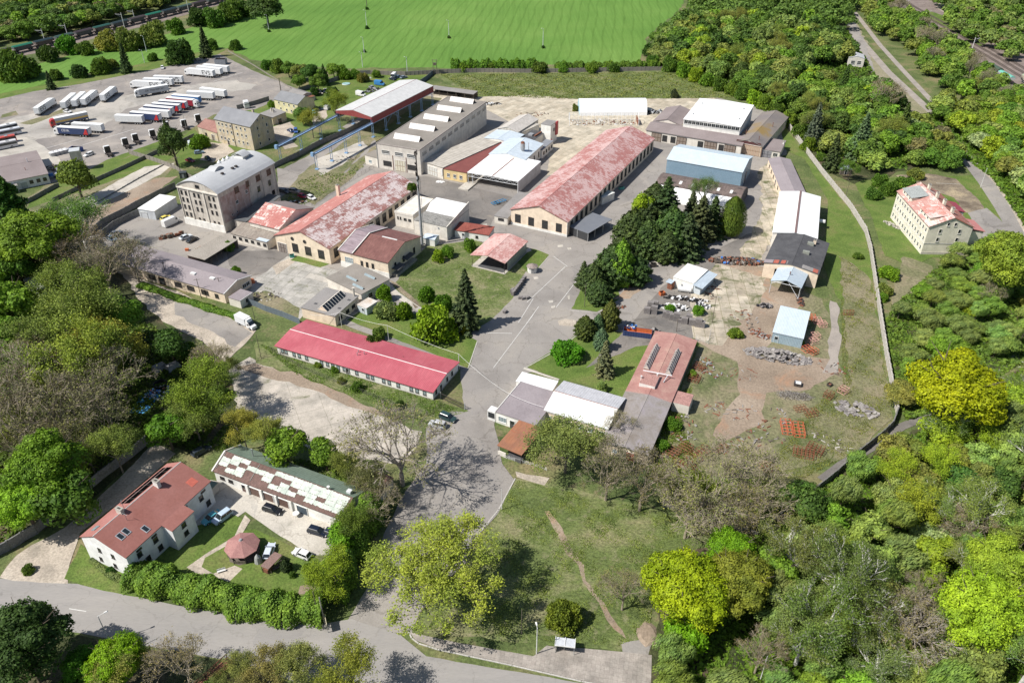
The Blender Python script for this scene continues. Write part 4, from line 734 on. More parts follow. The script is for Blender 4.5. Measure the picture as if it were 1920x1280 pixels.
chimney(b,b.L*.74,b.W*.82,5.5,7.2,.9,.6,P_PEACH); b.box('painted_dark_opening',b.L*.22,b.L*.62,.2,.27,.02,3.8,flat('unlit_void_black',(.004,.004,.004),.9,0,0)); b.row('r',lin(.15,.85,5),1.4,1.6,1.3,'window',frame=FRAMED)  # black panel on the uncut wall, unlit interior put into its colour
b=B('porch_canopy','small pale blue gabled canopy on slanting steel posts before the black-roofed hall','canopy',(1445,526),(1503,540),(1509,512),4.3,.1).shell(None,rib('pale_canopy_sheet',(.47,.54,.6),(.42,.5,.56),.4,'Y',.5,shade=.12,mottle=.1),'gy',1.4,open_=True)
posts(b,[(.3,.2),(b.L-.3,.2)],4.2,STEELW,.1); m=MB(); m.bar((b.L-.3,.2,.4),(b.L*.55,.6,4.9),.08); m.bar((.3,.2,3.6),(b.L*.4,.3,4.8),.08); m.bar((.2,.15,4.2),(b.L-.2,.15,4.2),.07); b.add('brace',m,STEELW); b.box('side_wall',b.L-.2,b.L-.1,1.5,b.W+1,0,4.1,BITD); pipe(b,b.L*.5,b.W*.4,5.6,6.6,.12,RUST)
b=B('metal_shed','pale blue metal shed with a plain sloping roof between pallets and crates','shed',(1448.5,622),(1507,635),(1517,589),3.4,.15).shell(rib('blue_shed_wall',(.27,.36,.42),(.32,.41,.46),.4,'X',.5),rib('blue_shed_roof',(.50,.58,.64),(.55,.62,.67),.4,'X',.45,shade=.1,mottle=.05),'mx',.9)
b.opening('f',.15,.05,1,2.1,'door','door',col=(.3,.38,.42))
b=B('workshop_hut','white hut with screwed roof sheets, side lean-to and white tank','hut',(1262,518.6),(1301,531.5),(1318,504),3.5,.1).shell(P_LIGHT,rib('chalk_sheet',(.72,.71,.68),(.67,.66,.62),.9,'X',.6,shade=.08),'mx',.3)
b.box('lean_to',b.L+.05,b.L+2.2,.3,b.W-.2,0,2.9,plaster('bluish_wall',(.55,.6,.63),(.45,.48,.5),.6)); m=MB(); m.hull([(b.L-.05,-.6,3.25),(b.L+3.2,-.6,2.95),(b.L+3.2,b.W+.3,2.95),(b.L-.05,b.W+.3,3.25)],[(b.L-.05,-.6,3.35),(b.L+3.2,-.6,3.05),(b.L+3.2,b.W+.3,3.05),(b.L-.05,b.W+.3,3.35)]); b.add('lean_to_roof',m,BLUEMET)
m=MB(); m.box(-1.2,.8,-2.4,.0,2.3,2.4,0); m.box(-.6,.9,-2.1,-.1,0,2.29,1); b.add('porch',m,[BLUEMET,RUST])
P=G(1283,547); t=empty('storage_tank',P,R(-14),'white horizontal cylindrical tank lying in front of the white hut','tank'); m=MB()
i0=len(m.v); n=14
m.hull([(-2.0,.95*math.cos(2*PI*k/n),1.1+.95*math.sin(2*PI*k/n)) for k in range(n)][::-1],[(2.0,.95*math.cos(2*PI*k/n),1.1+.95*math.sin(2*PI*k/n)) for k in range(n)][::-1]); m.build('tank_shell',flat('tank_white',(.75,.75,.73)),t); MB().cyl((-1,0),.35,1.95,2.5,8).build('hatch',STEELG,t)
m=MB(); m.box(-1.4,-1.1,-.7,.7,0,.3); m.box(1.1,1.4,-.7,.7,0,.3); m.build('cradle',CONC,t)
# long red-brown building (front part grey) : felt colour changes along its length
def split_felt():
    m,t,b=nm('two_tone_felt',.85,0,.25); co=coord(t); sx=N(t,'SeparateXYZ'); t.links.new(co,sx.inputs[0])
    a=ramp(t,noise(t,co,.2,7,.65,.5),[(.22,.19,.165),(.27,.245,.23),(.30,.27,.28)],[.35,.5,.65]); c=ramp(t,noise(t,co,.25,7,.65,.5),[(.30,.15,.13),(.37,.20,.175),(.42,.27,.22)],[.3,.5,.7])
    mr=N(t,'MapRange'); mr.inputs[1].default_value=20.4; mr.inputs[2].default_value=21.0; t.links.new(sx.outputs[1],mr.inputs[0])
    c=mix(t,a,c,mr.outputs[0]); c=mix(t,c,ramp(t,noise(t,co,2.5,4,.6),[(.88,)*3,(1.1,)*3],[.3,.7]),1,'MULTIPLY'); t.links.new(c,b.inputs['Base Color']); return m
b=B('canteen_building','long building with a felt roof grey in front and red-brown behind, two glazed skylights','building',(1124,829),(1217.5,855),(1306,637.5),3.2,.3).shell(plaster('cracked_cream',(.62,.53,.4),(.32,.25,.19),.5,.8),split_felt(),'gy',.7)
b.opening('f',.64,.05,2.0,2.4,'gate','gate',col=(.42,.07,.03)); b.opening('f',.3,1.2,1.1,.9,'pale'); b.row('r',lin(.06,.4,4),1,1.5,1.2,'window',frame=FRAMED)
for p0,p1 in (((1207,690),(1237,652)),((1249,700),(1276,661))):
    x0,y0=b.loc(*p0,3.8); x1,y1=b.loc(*p1,3.8); x=(x0+x1)/2; skylight(b,x-.9,x+.7,y0,y1,3.75,1.3,GLASS,'y',P_GREY,P_GREY)
x,y=b.loc(1216,718,4); b.box('roof_house',x-2,x+2,y-1.6,y+3.2,3.4,4.6,[P_WHITE,surf('pinkish_felt',[(.33,.18,.16),(.4,.23,.2)],.4)],top=1)
for p in ((1202,712),(1232,708)): x,y=b.loc(*p,4); pipe(b,x,y,3.6,5.2,.16,FRAMEW)
m=MB(); x,y=b.loc(1206,694,4.6); x2,y2=b.loc(1260,704,4.6); m.bar((x,y,4.6),(x2,y2,4.6),.14); m.bar((x2-1,y2-.2,4.6),(x2-1.5,y2-2.5,3.8),.12); b.add('roof_duct',m,STEELW)
b.box('side_annex',b.L,b.L+4.2,b.W*.43,b.W*.43+5.0,0,2.8,[P_PALE,surf('pinkish_felt',[(.33,.18,.16),(.4,.23,.2)],.4)],top=1)
b=B('staff_building','low building with ribbed white metal gable roof between gatehouse and canteen','building',(1019.5,768),(1141,804),(1171,745),3.9,.35).shell(P_PEACH,WHITEMET,'gx',1.3,two=rib('pale_grey_sheet',(.48,.48,.5),(.54,.54,.56),.6,'X',.5,shade=.12),trim=flat('rust_ridge',(.25,.12,.09)))
b.row('f',[.06,.22,.40,.58,.74,.92],1.0,1.3,1.3,'pale'); b.box('eaves_board',.1,b.L-.1,.15,.3,3.3,3.6,FRAMEW)
b=B('gatehouse','mauve flat-roofed gatehouse with white fascia and a glazed corner by the gate','gatehouse',(928,771),(1005,797),(1032,732),3.5,.15).shell(P_LIGHT,BITM,'fx',0)
b.box('fascia',-.02,.22,-.02,b.W,3.2,3.62,LEDGE); b.row('f',[.17],.8,2.2,1.6,'pale',frame=FRAMEW); b.opening('f',.42,.05,1.2,2.2,'door','door',col=(.08,.08,.08)); b.row('l',[.3,.6],.9,2,1.4,'pale'); b.box('corner_glazing',-2.2,-.05,.2,2.2,0,2.9,[FRAMEW,GLASS]); b.box('corner_glass',-2.24,-2.2,.4,2.0,.9,2.5,GLASS); b.box('corner_glass',-2.0,-.25,.16,.2,.9,2.5,GLASS)
b=B('gatehouse_extension','narrow strip building with white sheet roof behind the gatehouse','building',(967,714),(1036,732),(1049,714.5),3.2,.1).shell(P_WHITE,WHITEMET,'mx',0)
b=B('entrance_canopy','rust-brown sloping canopy on posts in front of the gatehouse','canopy',(932,834),(978,853),(1008,801.5),3.0,.1).shell(None,rib('rusty_sheet',(.27,.13,.08),(.34,.15,.08),.35,'X',.7,shade=.1,rust=(.36,.10,.05),amt=.42),'mx',.35,open_=True)
posts(b,[(.2,.2),(b.L-.2,.2),(.2,b.W-.3),(b.L-.2,b.W-.3),(.2,b.W/2)],2.9,FRAMED,.07); b.box('low_wall',.1,2.2,.1,.35,0,1.3,P_PALE); b.box('bench_box',2.5,b.L-.3,.3,2,0,.8,BITD)
# white house bottom left
TILER=surf('darker_red_shingle',[(.26,.105,.085),(.31,.14,.12)],.2,fine=2,famt=.1,bmp=.2); TILEL=surf('red_shingle',[(.32,.135,.115),(.37,.17,.15)],.2,fine=2,famt=.1,bmp=.2)  # right slope and side wing get a darker red than the left slope
HW=plaster('house_white',(.80,.80,.79),(.6,.62,.64),.68)
b=B('house','large white house under a red gabled roof with a long open cut in one slope','house',(148.6,1005.6),(235.5,1046),(388.8,898.6),6.4,.2).shell(HW,TILEL,'gy',2.4,two=TILER,ridge=.38,trim=LEDGE)
b.row('f',[.36,.66],4.0,.75,1.15,'window',frame=FRAMED); b.row('f',[.3,.62],1.1,.75,1.1,'window',frame=FRAMED); b.opening('f',.9,.6,.7,1,'window',frame=FRAMED)
for f in (.12,.3,.66,.86): b.opening('r',f,3.7,1.1,1.3,'window',frame=FRAMED)
for f in (.18,.32,.62,.92): b.opening('r',f,1.0,1.1,1.4,'window',frame=FRAMED)
for f in (.13,.3,.67,.9): b.opening('r',f,5.3,1.2,.35,'hole',frame=FRAMED)
def onslope(b,side,t,y0,y1,t1,z,name,mat,h=.08):   # slab lying on a 'gy' roof slope
    m=MB(); za,zb_=b.top(t)+z,b.top(t1)+z
    m.hull([(t,y0,za),(t1,y0,zb_),(t1,y1,zb_),(t,y1,za)],[(t,y0,za+h),(t1,y0,zb_+h),(t1,y1,zb_+h),(t,y1,za+h)]); return b.add(name,m,mat)
onslope(b,'l',b.L*.04,b.W*.42,b.W*.93,b.L*.31,.01,'painted_roof_opening',flat('unlit_void_black',(.004,.004,.004),.9,0,0),.02)  # black slab on the closed slope, darkness of the cut painted in
for t in (.15,): onslope(b,'l',b.L*t,b.W*.42,b.W*.93,b.L*(t+.022),.03,'opening_beam',flat('pinkish_beam',(.3,.2,.19)),.12)
for k in range(5): 
    y=b.W*(.48+.095*k); onslope(b,'l',b.L*.04,y,y+.1,b.L*.31,.03,'rafter',FRAMED,.05)
for t,y in ((.62,.10),(.62,.16),(.80,.27)): onslope(b,'r',b.L*t,b.W*y,b.W*y+1.1,b.L*t+1.6,.02,'roof_window',[flat('zinc',(.35,.36,.38),.4)],.1); onslope(b,'r',b.L*t+.15,b.W*y+.15,b.W*y+.95,b.L*t+1.45,.10,'roof_glass',GLASS,.04)
onslope(b,'l',b.L*.14,b.W*.07,b.W*.13,b.L*.23,.02,'roof_window',PALEGLASS,.1); onslope(b,'r',b.L*.72,b.W*.85,b.W*.93,b.L*.86,.01,'roof_patch',flat('bright_patch',(.5,.13,.09)),.03)
chimney(b,b.L*.36,b.W*.30,7.5,9.7,1.5,.7,P_GREY); chimney(b,b.L*.44,b.W*.68,8,10,1.3,.8,P_WHITE); pipe(b,b.L*.3,b.W*.36,8,10.2,.06); m=MB(); m.bar((b.L*.55,b.W*.27,8),(b.L*.55,b.W*.27,10),.04); m.bar((b.L*.55-.6,b.W*.27,9.8),(b.L*.55+.6,b.W*.27,9.8),.03); b.add('aerial',m,STEELG)
x0,y0=b.loc(303,984,6.2); x1,y1=b.loc(350,967,5.8); b.box('side_wing',b.L-.21,b.L+2.3,y0,y0+5.6,0,5.75,HW)
m=MB(); m.hull([(b.L-.3,y0-.2,6.38),(b.L+2.6,y0-.2,5.8),(b.L+2.6,y0+5.8,5.8),(b.L-.3,y0+5.8,6.38)],[(b.L-.3,y0-.2,6.5),(b.L+2.6,y0-.2,5.95),(b.L+2.6,y0+5.8,5.95),(b.L-.3,y0+5.8,6.5)]); b.add('wing_roof',m,TILER)
for z in (4.1,1.8):
    winst(b,1.1,1.2,FRAMED,(b.L+2.3,y0+2.8,z),PI/2)
# garages
b=B('garage_row','white garage row whose brown roof is half covered with torn pale green sheeting','garages',(397,882),(640,974),(686,918),3.3,.3)
GR=rib('brown_corrugated_b',(.12,.07,.055),(.17,.10,.085),.35,'X',.7,shade=.35,mottle=.3); GRN=rib('green_sheet',(.15,.20,.16),(.19,.25,.20),.6,'X',.6,shade=.1)
b.shell(P_LIGHT,GR,'gx',2.0,two=GRN,trim=GR)
def slope_sheet(b,x0,x1,t0,t1,rnd,name,mat):
    m=MB(); z=lambda t:3.3+2.0*min(t,b.W-t)/(b.W/2)+.05; n=10
    pts=[(x0+(x1-x0)*i/n,t0) for i in range(n)]+[(x1,t0+(t1-t0)*i/6) for i in range(6)]+[(x1-(x1-x0)*i/n,t1) for i in range(n)]+[(x0,t1-(t1-t0)*i/6) for i in range(6)]
    pts=[(x+rnd.uniform(-.12,.12),t+rnd.uniform(-.1,.1)) for x,t in pts]
    m.hull([(x,t,z(t)) for x,t in pts],[(x,t,z(t)+.05) for x,t in pts]); return b.add(name,m,mat)
PG=surf('pale_green_sheeting',[(.40,.46,.40),(.52,.56,.50),(.60,.62,.56)],.5,fine=2,famt=.12,dirt=((.3,.3,.25),.6,.6,.7)); rnd=random.Random(8); hw=b.W/2
lay=['0110','1011','1101','0010','0010','0110','1001','1101','1011','0111','1111','1011','1111','1111']
n=len(lay); cw=(b.L-1.2)/n
for i,c in enumerate(lay):
    for j,ch in enumerate(c):
        if ch=='1' : slope_sheet(b,.6+cw*i,.6+cw*(i+1),hw*(.16+.20*j),hw*(.16+.20*(j+1)),rnd,'roof_sheeting',PG)
for i in range(n): 
    if i%2==0: m=MB(); x=.6+cw*i; m.bar((x,hw*.16,3.3+.32+.1),(x,hw*.97,3.3+1.94+.1),.05); b.add('batten',m,PG)
onx=lambda x:x
m=MB(); m.hull([(-.05,-.1,3.2),(.3,-.1,3.2),(.3,hw,5.2),(-.05,hw,5.2)],[(-.05,-.1,3.42),(.3,-.1,3.42),(.3,hw,5.44),(-.05,hw,5.44)]); m.hull([(-.05,hw,5.2),(.3,hw,5.2),(.3,b.W+.1,3.2),(-.05,b.W+.1,3.2)],[(-.05,hw,5.44),(.3,hw,5.44),(.3,b.W+.1,3.42),(-.05,b.W+.1,3.42)]); b.add('verge',m,LEDGE)
for f in (.325,.435,.555,.70): b.opening('f',f,.03,2.6,2.3,'roller','garage_door',col=(.12,.075,.06) if f<.7 else (.05,.07,.09)); 
for f in (.275,.385,.50,.615): b.box('pier',b.L*f-.25,b.L*f+.35,-.1,.25,0,2.9,P_LIGHT)
b.row('f',[.06,.13],1.3,1.2,.9,'window',frame=FRAMED); b.opening('f',.235,.05,1,2.1,'door','door',col=(.12,.07,.06)); pipe(b,b.L*.18,b.W*.72,4,6.4,.12)
m=MB(); m.cyl((b.L*.82,hw),.1,5.2,5.9,6).cyl((b.L*.82,hw),.35,5.9,6.0,10); b.add('satellite_dish',m,FRAMEW); b.box('vent_box',b.L*.93,b.L*.96,b.W*.6,b.W*.7,4.3,5.4,STEELW)
b=B('garden_shed','brown-roofed shed half hidden by bare branches behind the garages','shed',(655,905),(712,927),(731,894),2.8,.15).shell(P_GREY,surf('earth_brown_roof',[(.17,.1,.08),(.24,.15,.12)],.4),'mx',.3); b.opening('f',.5,.05,.9,1.9,'door','door')
b=B('garden_wall_shed','dark green lean-to passage joining house and garages','shed',(383,912),(397,916),(404,903),2.3,.05).shell(P_GREY,GRN,'fx',0); b.opening('f',.5,.05,.8,1.8,'door','door')
# gazebo, swing, garden things
P=G(458,1036); k=empty('gazebo',P,0,'eight-sided garden gazebo with a pinkish-brown shingle roof','gazebo'); m=MB(); n=8
for i in range(n):
    a,c=2*PI*(i+.5)/n,2*PI*(i+1.5)/n; m.hull([(3.5*math.cos(a),3.5*math.sin(a),2.2),(3.5*math.cos(c),3.5*math.sin(c),2.2),(.4*math.cos(c),.4*math.sin(c),3.7),(.4*math.cos(a),.4*math.sin(a),3.7)],[(3.5*math.cos(a),3.5*math.sin(a),2.3),(3.5*math.cos(c),3.5*math.sin(c),2.3),(.4*math.cos(c),.4*math.sin(c),3.8),(.4*math.cos(a),.4*math.sin(a),3.8)])
m.build('roof',surf('pink_shingle',[(.30,.15,.14),(.37,.20,.18)],.8,fine=5,famt=.2),k); m=MB()
for i in range(n): a=2*PI*(i+.5)/n; m.bar((3.1*math.cos(a),3.1*math.sin(a),0),(3.1*math.cos(a),3.1*math.sin(a),2.25),.08)
m.build('posts',WOOD,k); MB().cyl((0,0),.42,3.75,4.05,10,r2=.25).build('finial',STEELG,k); m=MB(); m.cyl((0,0),3.2,0,.12,8); m.cyl((0,0),.8,.12,.85,10); m.build('floor_and_table',[WOOD],k); m=MB()
for i in range(n):
    a,c=2*PI*(i+.5)/n,2*PI*(i+1.5)/n
    if i!=6: m.bar((3.1*math.cos(a),3.1*math.sin(a),.9),(3.1*math.cos(c),3.1*math.sin(c),.9),.06); m.hull([(3.12*math.cos(a),3.12*math.sin(a),.1),(3.12*math.cos(c),3.12*math.sin(c),.1),(3.05*math.cos(c),3.05*math.sin(c),.1),(3.05*math.cos(a),3.05*math.sin(a),.1)],[(3.12*math.cos(a),3.12*math.sin(a),.88),(3.12*math.cos(c),3.12*math.sin(c),.88),(3.05*math.cos(c),3.05*math.sin(c),.88),(3.05*math.cos(a),3.05*math.sin(a),.88)])
m.build('railing',WOOD,k)
b=B('garden_shelter','small brown mono-pitch roof over logs and a timber swing bench','shelter',(488,1060),(503,1066.5),(527,1037),2.1,.05).shell(None,surf('brown_shingle_b',[(.2,.13,.11),(.26,.17,.15)],1,fine=5),'mx',-.3,open_=True); posts(b,[(.1,.1),(b.L-.1,.1),(.1,b.W-.1),(b.L-.1,b.W-.1)],2.0,WOOD,.07); b.box('log_store',.1,b.L-.6,.2,b.W*.5,0,1.1,RUST)
k=empty('swing_bench',G(519,1067),.6,'timber A-frame garden swing beside the brown shelter','swing'); m=MB()
for x in (-1.2,1.2): m.bar((x,-.6,0),(x,0,1.9),.05); m.bar((x,.6,0),(x,0,1.9),.05)
m.bar((-1.3,0,1.9),(1.3,0,1.9),.05); m.build('frame',WOOD,k); m=MB(); m.box(-.8,.8,-.3,.2,.5,.56); m.box(-.8,.8,.2,.26,.56,1.0); m.build('seat',WOOD,k)
k=empty('parasol',G(485,1053),0,'folded grey garden parasol cover standing behind the gazebo','parasol'); MB().cyl((0,0),.85,0,1.5,9,r2=.55).cyl((0,0),.55,1.5,2.3,9,r2=.05).build('cover',flat('grey_canvas',(.33,.34,.33),.8),k)
k=empty('garden_bench',G(416,1072),.4,'white garden bench and small seat on the oval lawn','bench'); m=MB(); m.box(-.8,.8,-.2,.2,.4,.46); m.box(-.8,.8,.2,.25,.46,.9); m.box(-.7,-.6,-.2,.2,0,.4); m.box(.6,.7,-.2,.2,0,.4); m.build('seat',FRAMEW,k)
k=empty('marquee_frame',G(556,968),0,'small white frame with a round table top outside the open garage','table'); m=MB(); m.cyl((0,0),.7,1.0,1.06,14)
for i in range(3): a=2*PI*i/3; m.bar((.5*math.cos(a),.5*math.sin(a),0),(0,0,1),.03)
m.build('table',FRAMEW,k)
# left edge and centre-left buildings
b=B('low_building','long mauve-grey low building with paired windows along a weedy verge','building',(205,489),(420,551),(470,516),3.6,.3).shell(P_PEACH,BITM,'gx',1.5,trim=BITM)
for f in (.245,.37,.60,.71,.83): b.row('f',[f-.016,f+.016],1.1,1.4,1.6,'bars',frame=FRAMED)
b.opening('f',.455,.05,2.6,2.6,'hole','gate',frame=RUST); b.opening('f',.93,1.1,1.4,1.4,'bars',frame=FRAMED); b.row('r',[.72,.86],1.0,1.6,1.4,'window'); b.opening('f',.20,1.1,1.4,1.4,'window',frame=FRAMED)
for x in (-.05,b.L-.15):
    m=MB()
    for y0,y1,z0,z1 in ((-.05,b.W/2,3.6,5.1),(b.W/2,b.W+.05,5.1,3.6)): m.hull([(x,y0,z0-.1),(x+.2,y0,z0-.1),(x+.2,y1,z1-.1),(x,y1,z1-.1)],[(x,y0,z0+.1),(x+.2,y0,z0+.1),(x+.2,y1,z1+.1),(x,y1,z1+.1)])
    b.add('verge_trim',m,FRAMEW)
for p in ((362,511),(398,520)): x,y=b.loc(*p,5); b.box('rooflight',x-.9,x+.9,y-.5,y+.5,4.4,4.95,FRAMEW)
b=B('annex','small grey-roofed annex with white edge at the end of the mauve low building','building',(427,557),(450,564),(470.5,547),2.8,.1).shell(P_PALE,BITM,'fx',0); b.opening('r',.5,1.1,.9,1,'window',frame=FRAMED); b.box('edge',b.L-.1,b.L+.02,0,b.W,2.7,2.85,FRAMEW)
b=B('open_shed','open-fronted shed with a flat weathered roof in deep shadow inside','open shed',(384,487),(446,449),(416,439),3.3,.1).shell(None,surf('sandy_felt',[(.27,.245,.21),(.34,.31,.27)],.2,fine=3),'fx',0,open_=True)
b.box('back_wall',.1,b.L-.1,b.W-.25,b.W-.05,0,3.1,P_BRICK); b.box('end_wall',b.L-.3,b.L-.1,.1,b.W-.3,0,3.1,P_BRICK); posts(b,[(x,.3) for x in lin(.4,b.L-.6,7)],3.1,WOOD,.1)
b=B('warehouse','brown-roofed white-walled building at the left edge with clutter along its wall','building',(-35,351),(91,325.5),(60,283.5),4.0,.3).shell(P_WHITE,BITB,'gx',1.0); b.row('f',[.72,.83,.93],1.4,1.3,1.3,'window',frame=FRAMED); b.opening('f',.6,.05,2.2,2.4,'roller','gate',col=(.4,.42,.4)); pipe(b,b.L*.78,b.W*.5,4.6,6.4,.14,STEELW); pipe(b,b.L*.7,b.W*.25,4.4,5.4,.1,RUST)
b.box('front_canopy',b.L*.3,b.L*.5,-3,.3,2.6,2.8,BITG); m=MB(); m.bar((b.L*.31,-2.8,0),(b.L*.31,-2.8,2.6),.08); m.bar((b.L*.49,-2.8,0),(b.L*.49,-2.8,2.6),.08); b.add('canopy_post',m,STEELG)
b=B('transformer_tower','narrow concrete block tower with a flat lid above the grass plot','tower',(128,285),(148,282.5),4.4,8.2,.1).shell(P_GREY,flat('pale_lid',(.5,.52,.53)),'fx',0); b.opening('l',.5,5,.8,.8,'hole'); b.opening('f',.5,.05,1,2,'door','door',col=(.25,.27,.28))
k=empty('concrete_bunker',G(84,408),R(8),'squat whitish concrete box at the end of the pale track','bunker'); m=MB(); m.box(-2.6,2.6,-2,2,0,2.0); m.box(-2.8,2.8,-2.2,2.2,2.0,2.2); m.build('body',CONC,k); MB().box(-.5,.5,-2.03,-1.9,0,1.6).build('door',RUST,k)
k=empty('cabin_hut',G(345,333),.2,'small dark grey metal cabin beside the plot wall','hut'); m=MB(); m.box(-1.3,1.3,-1,1,0,2.3); m.box(-1.4,1.4,-1.1,1.1,2.3,2.4); m.build('body',flat('dark_cabin',(.06,.07,.075)),k); MB().box(-.4,.4,-1.04,-.95,.05,1.9).build('door',STEELG,k)
# yellow house, old block
b=B('house','pale yellow two-storey house with a slate-grey gabled roof beside the lorry park','house',(512,186),(557.5,196.5),(578,181.5),5.4,.25).shell(plaster('pale_yellow',(.66,.60,.38),(.5,.45,.33),.68),surf('slate_grey_roof',[(.19,.195,.205),(.24,.245,.255)],.2,fine=3,famt=.08),'gx',2.6)
b.row('f',[.2,.42,.63,.84],3.6,.9,1.2,'window'); b.row('f',[.25,.5,.7,.88],.9,.9,1.2,'window')
b=B('shed','low slate-roofed shed with a rust-red lean-to behind the yellow house','shed',(540,172),(566,180),(573,171),2.8,.1).shell(P_GREY,BITG,'gx',.8); b.box('lean_to',b.L+.05,b.L+3,.3,b.W-.4,0,2.0,[P_GREY,RUST],top=1); b.opening('f',.5,.05,1.4,2,'door','door')
b=B('apartment_block','old three-storey block, yellow and bare plaster peeling, with a slate roof','building',(400,223),(468.6,238.6),(508,220),10.6,.35).shell(P_OLD,surf('slate_grey_roof_b',[(.20,.205,.22),(.255,.26,.275)],.2,fine=3,famt=.08),'gx',3.6)
for z in (8.2,5.3,2.0): b.row('f',[.10,.2,.31,.43,.60,.72,.84] if z<8.3 else [.08,.18,.3,.42,.55,.64,.78],z,.85,1.35,'window')
for z in (8.0,4.8,1.4): b.row('r',[.3,.72],z,1.0,1.4,'window')
b.opening('f',.28,.05,1.1,2.3,'door','door',col=(.07,.05,.04)); b.row('r',[.36,.6],11.6,.6,.9,'hole'); chimney(b,b.L*.78,b.W*.55,13,15.2,.8,.8,P_OLD); b.box('downpipe',b.L*.48,b.L*.48+.15,.15,.3,0,10.2,FRAMED)
b=B('outbuilding','low outbuilding with a faded red roof leaning on the old block','outbuilding',(369,237),(406,249.5),(421,231),4.2,.2).shell(P_OLD,surf('faded_tile',[(.25,.13,.11),(.32,.18,.15)],.3),'gx',2.2); b.opening('f',.4,1.2,1.4,1.2,'window',frame=FRAMED); b.opening('f',.75,.05,1.8,2.6,'gate','gate')
b=B('outbuilding','low grey-roofed outbuilding to the right of the old apartment block','outbuilding',(486,213),(510,221),(533,211),3.8,.2).shell(P_OLD,BITG,'mx',.6); b.opening('r',.5,.05,2,2.2,'door','door'); chimney(b,b.L*.3,b.W*.6,3.8,5.6,.6,.6,P_GREY); chimney(b,b.L*.5,b.W*.55,3.8,5.4,.5,.5,P_GREY)
# crane hall with two runways
REDB=rib('maroon_cladding',(.20,.035,.04),(.24,.05,.05),.6,'Y',.6,shade=.3)
b=B('crane_hall','open crane hall, grey-white roof with red cladding bands on blue lattice columns','crane hall',(629,207),(696.5,219.5),(806,159.5),9.5,.1).shell(None,rib('grey_white_sheet',(.52,.52,.51),(.6,.6,.59),.8,'Y',.6,shade=.12,mottle=.12),'gy',1.7,open_=True,trim=flat('red_ridge',(.3,.04,.05)))
b.box('cladding_band',b.L-.25,b.L-.1,.0,b.W,6.4,9.3,REDB); b.box('cladding_band',.1,.25,0,b.W,6.4,9.3,REDB)
m=MB(); m.hull([(.0,.0,8.2),(b.L,.0,8.2),(b.L,.14,8.2),(0,.14,8.2)],[(0,0,9.35),(b.L,0,9.35),(b.L,.14,9.35),(0,.14,9.35)]); m.hull([(0,0,9.35),(b.L,0,9.35),(b.L,.14,9.35),(0,.14,9.35)],[(b.L/2-.01,0,11.0),(b.L/2+.01,0,11.0),(b.L/2+.01,.14,11.0),(b.L/2-.01,.14,11.0)]); b.add('gable_cladding',m,rib('maroon_cladding_x',(.24,.05,.05),(.29,.07,.065),.6,'X',.6,shade=.2))
def lattice(m,x,y,z,wx=.9,r=.09):
    for q in (-wx/2,wx/2): m.bar((x,y+q,0),(x,y+q,z),r)
    n=int(z/1.1)
    for i in range(n): z0,z1=z*i/n,z*(i+1)/n; s_=1 if i%2 else -1; m.bar((x,y-s_*wx/2,z0),(x,y+s_*wx/2,z1),.05)
    m.box(x-.6,x+.6,y-wx/2-.2,y+wx/2+.2,0,.35,0)
for xx in (.6,b.L-.6):
    for yy in lin(.7,b.W-.7,6): m=MB(); lattice(m,xx,yy,9.3 if 1 else 8,1.2,.13); b.add('lattice_column',m,STEELB)
for xx in (.6,b.L-.6): m=MB(); m.box(xx-.25,xx+.25,0,b.W,6.0,6.35); b.add('crane_beam',m,STEELB)
m=MB(); m.bar((b.L-.6,b.W*.2,2),(b.L-.6,b.W*.32,6),.08); m.bar((b.L-.6,b.W*.45,2),(b.L-.6,b.W*.33,6),.08); b.add('brace',m,STEELB)
def runway(pa,pb,n,label,z=7.2):
    a=G(*pa,z); e=G(*pb,z); d=e-a; L=d.length; k=empty('crane_runway',(a.x,a.y,0),math.atan2(d.y,d.x),label,'crane runway')
    m=MB(); m.box(-1.2,L,-.28,.28,z-.9,z-.45); m.box(-1.2,L,-.05,.05,z-.45,z-.1); m.box(-1.2,L,-.35,.35,z-.1,z); m.box(-1.2,L,-.06,.06,z,z+.12); m.build('beam',[flat('slate_blue',(.13,.17,.26),.6)],k)
    m=MB(); m.bar((-1.2,-.7,z+.9),(L,-.7,z+.9),.04); m.bar((-1.2,-.7,z+.45),(L,-.7,z+.45),.03)
    for i in range(int(L/2)+1): m.bar((min(L,-1.2+2*i),-.7,z-.1),(min(L,-1.2+2*i),-.7,z+.9),.035)
    m.box(-1.2,L,-.9,-.36,z-.14,z-.08); m.build('walkway',STEELB,k); m=MB(); m.box(-2.0,-1.0,-.6,.6,z-1.1,z+.5); m.build('end_stop',STEELB,k)
    for i in range(n): m=MB(); lattice(m,L*i/n,0,z-.9,1.1,.12); i0=len(m.v); m.build('lattice_column',STEELB,k).rotation_euler[2]=0
runway((522,272),(634,214),3,'left blue crane runway beam on lattice legs in front of the crane hall'); runway((590,286),(697,230),4,'right blue crane runway beam with walkway, shorter and nearer the yard')
b=B('open_shed','open timber-sided store with a grey flat roof behind the crane hall','open shed',(806,166),(888,177),5.0,3.2,.1).shell(None,BITG,'mx',.2,open_=True); b.box('back_wall',.1,b.L-.1,b.W-.2,b.W-.05,0,3.1,WOOD); posts(b,[(x,.2) for x in lin(.3,b.L-.3,6)],3.1,WOOD,.12); b.box('stored_goods',1,b.L*.6,1.5,b.W-.5,0,1.3,FRAMED)
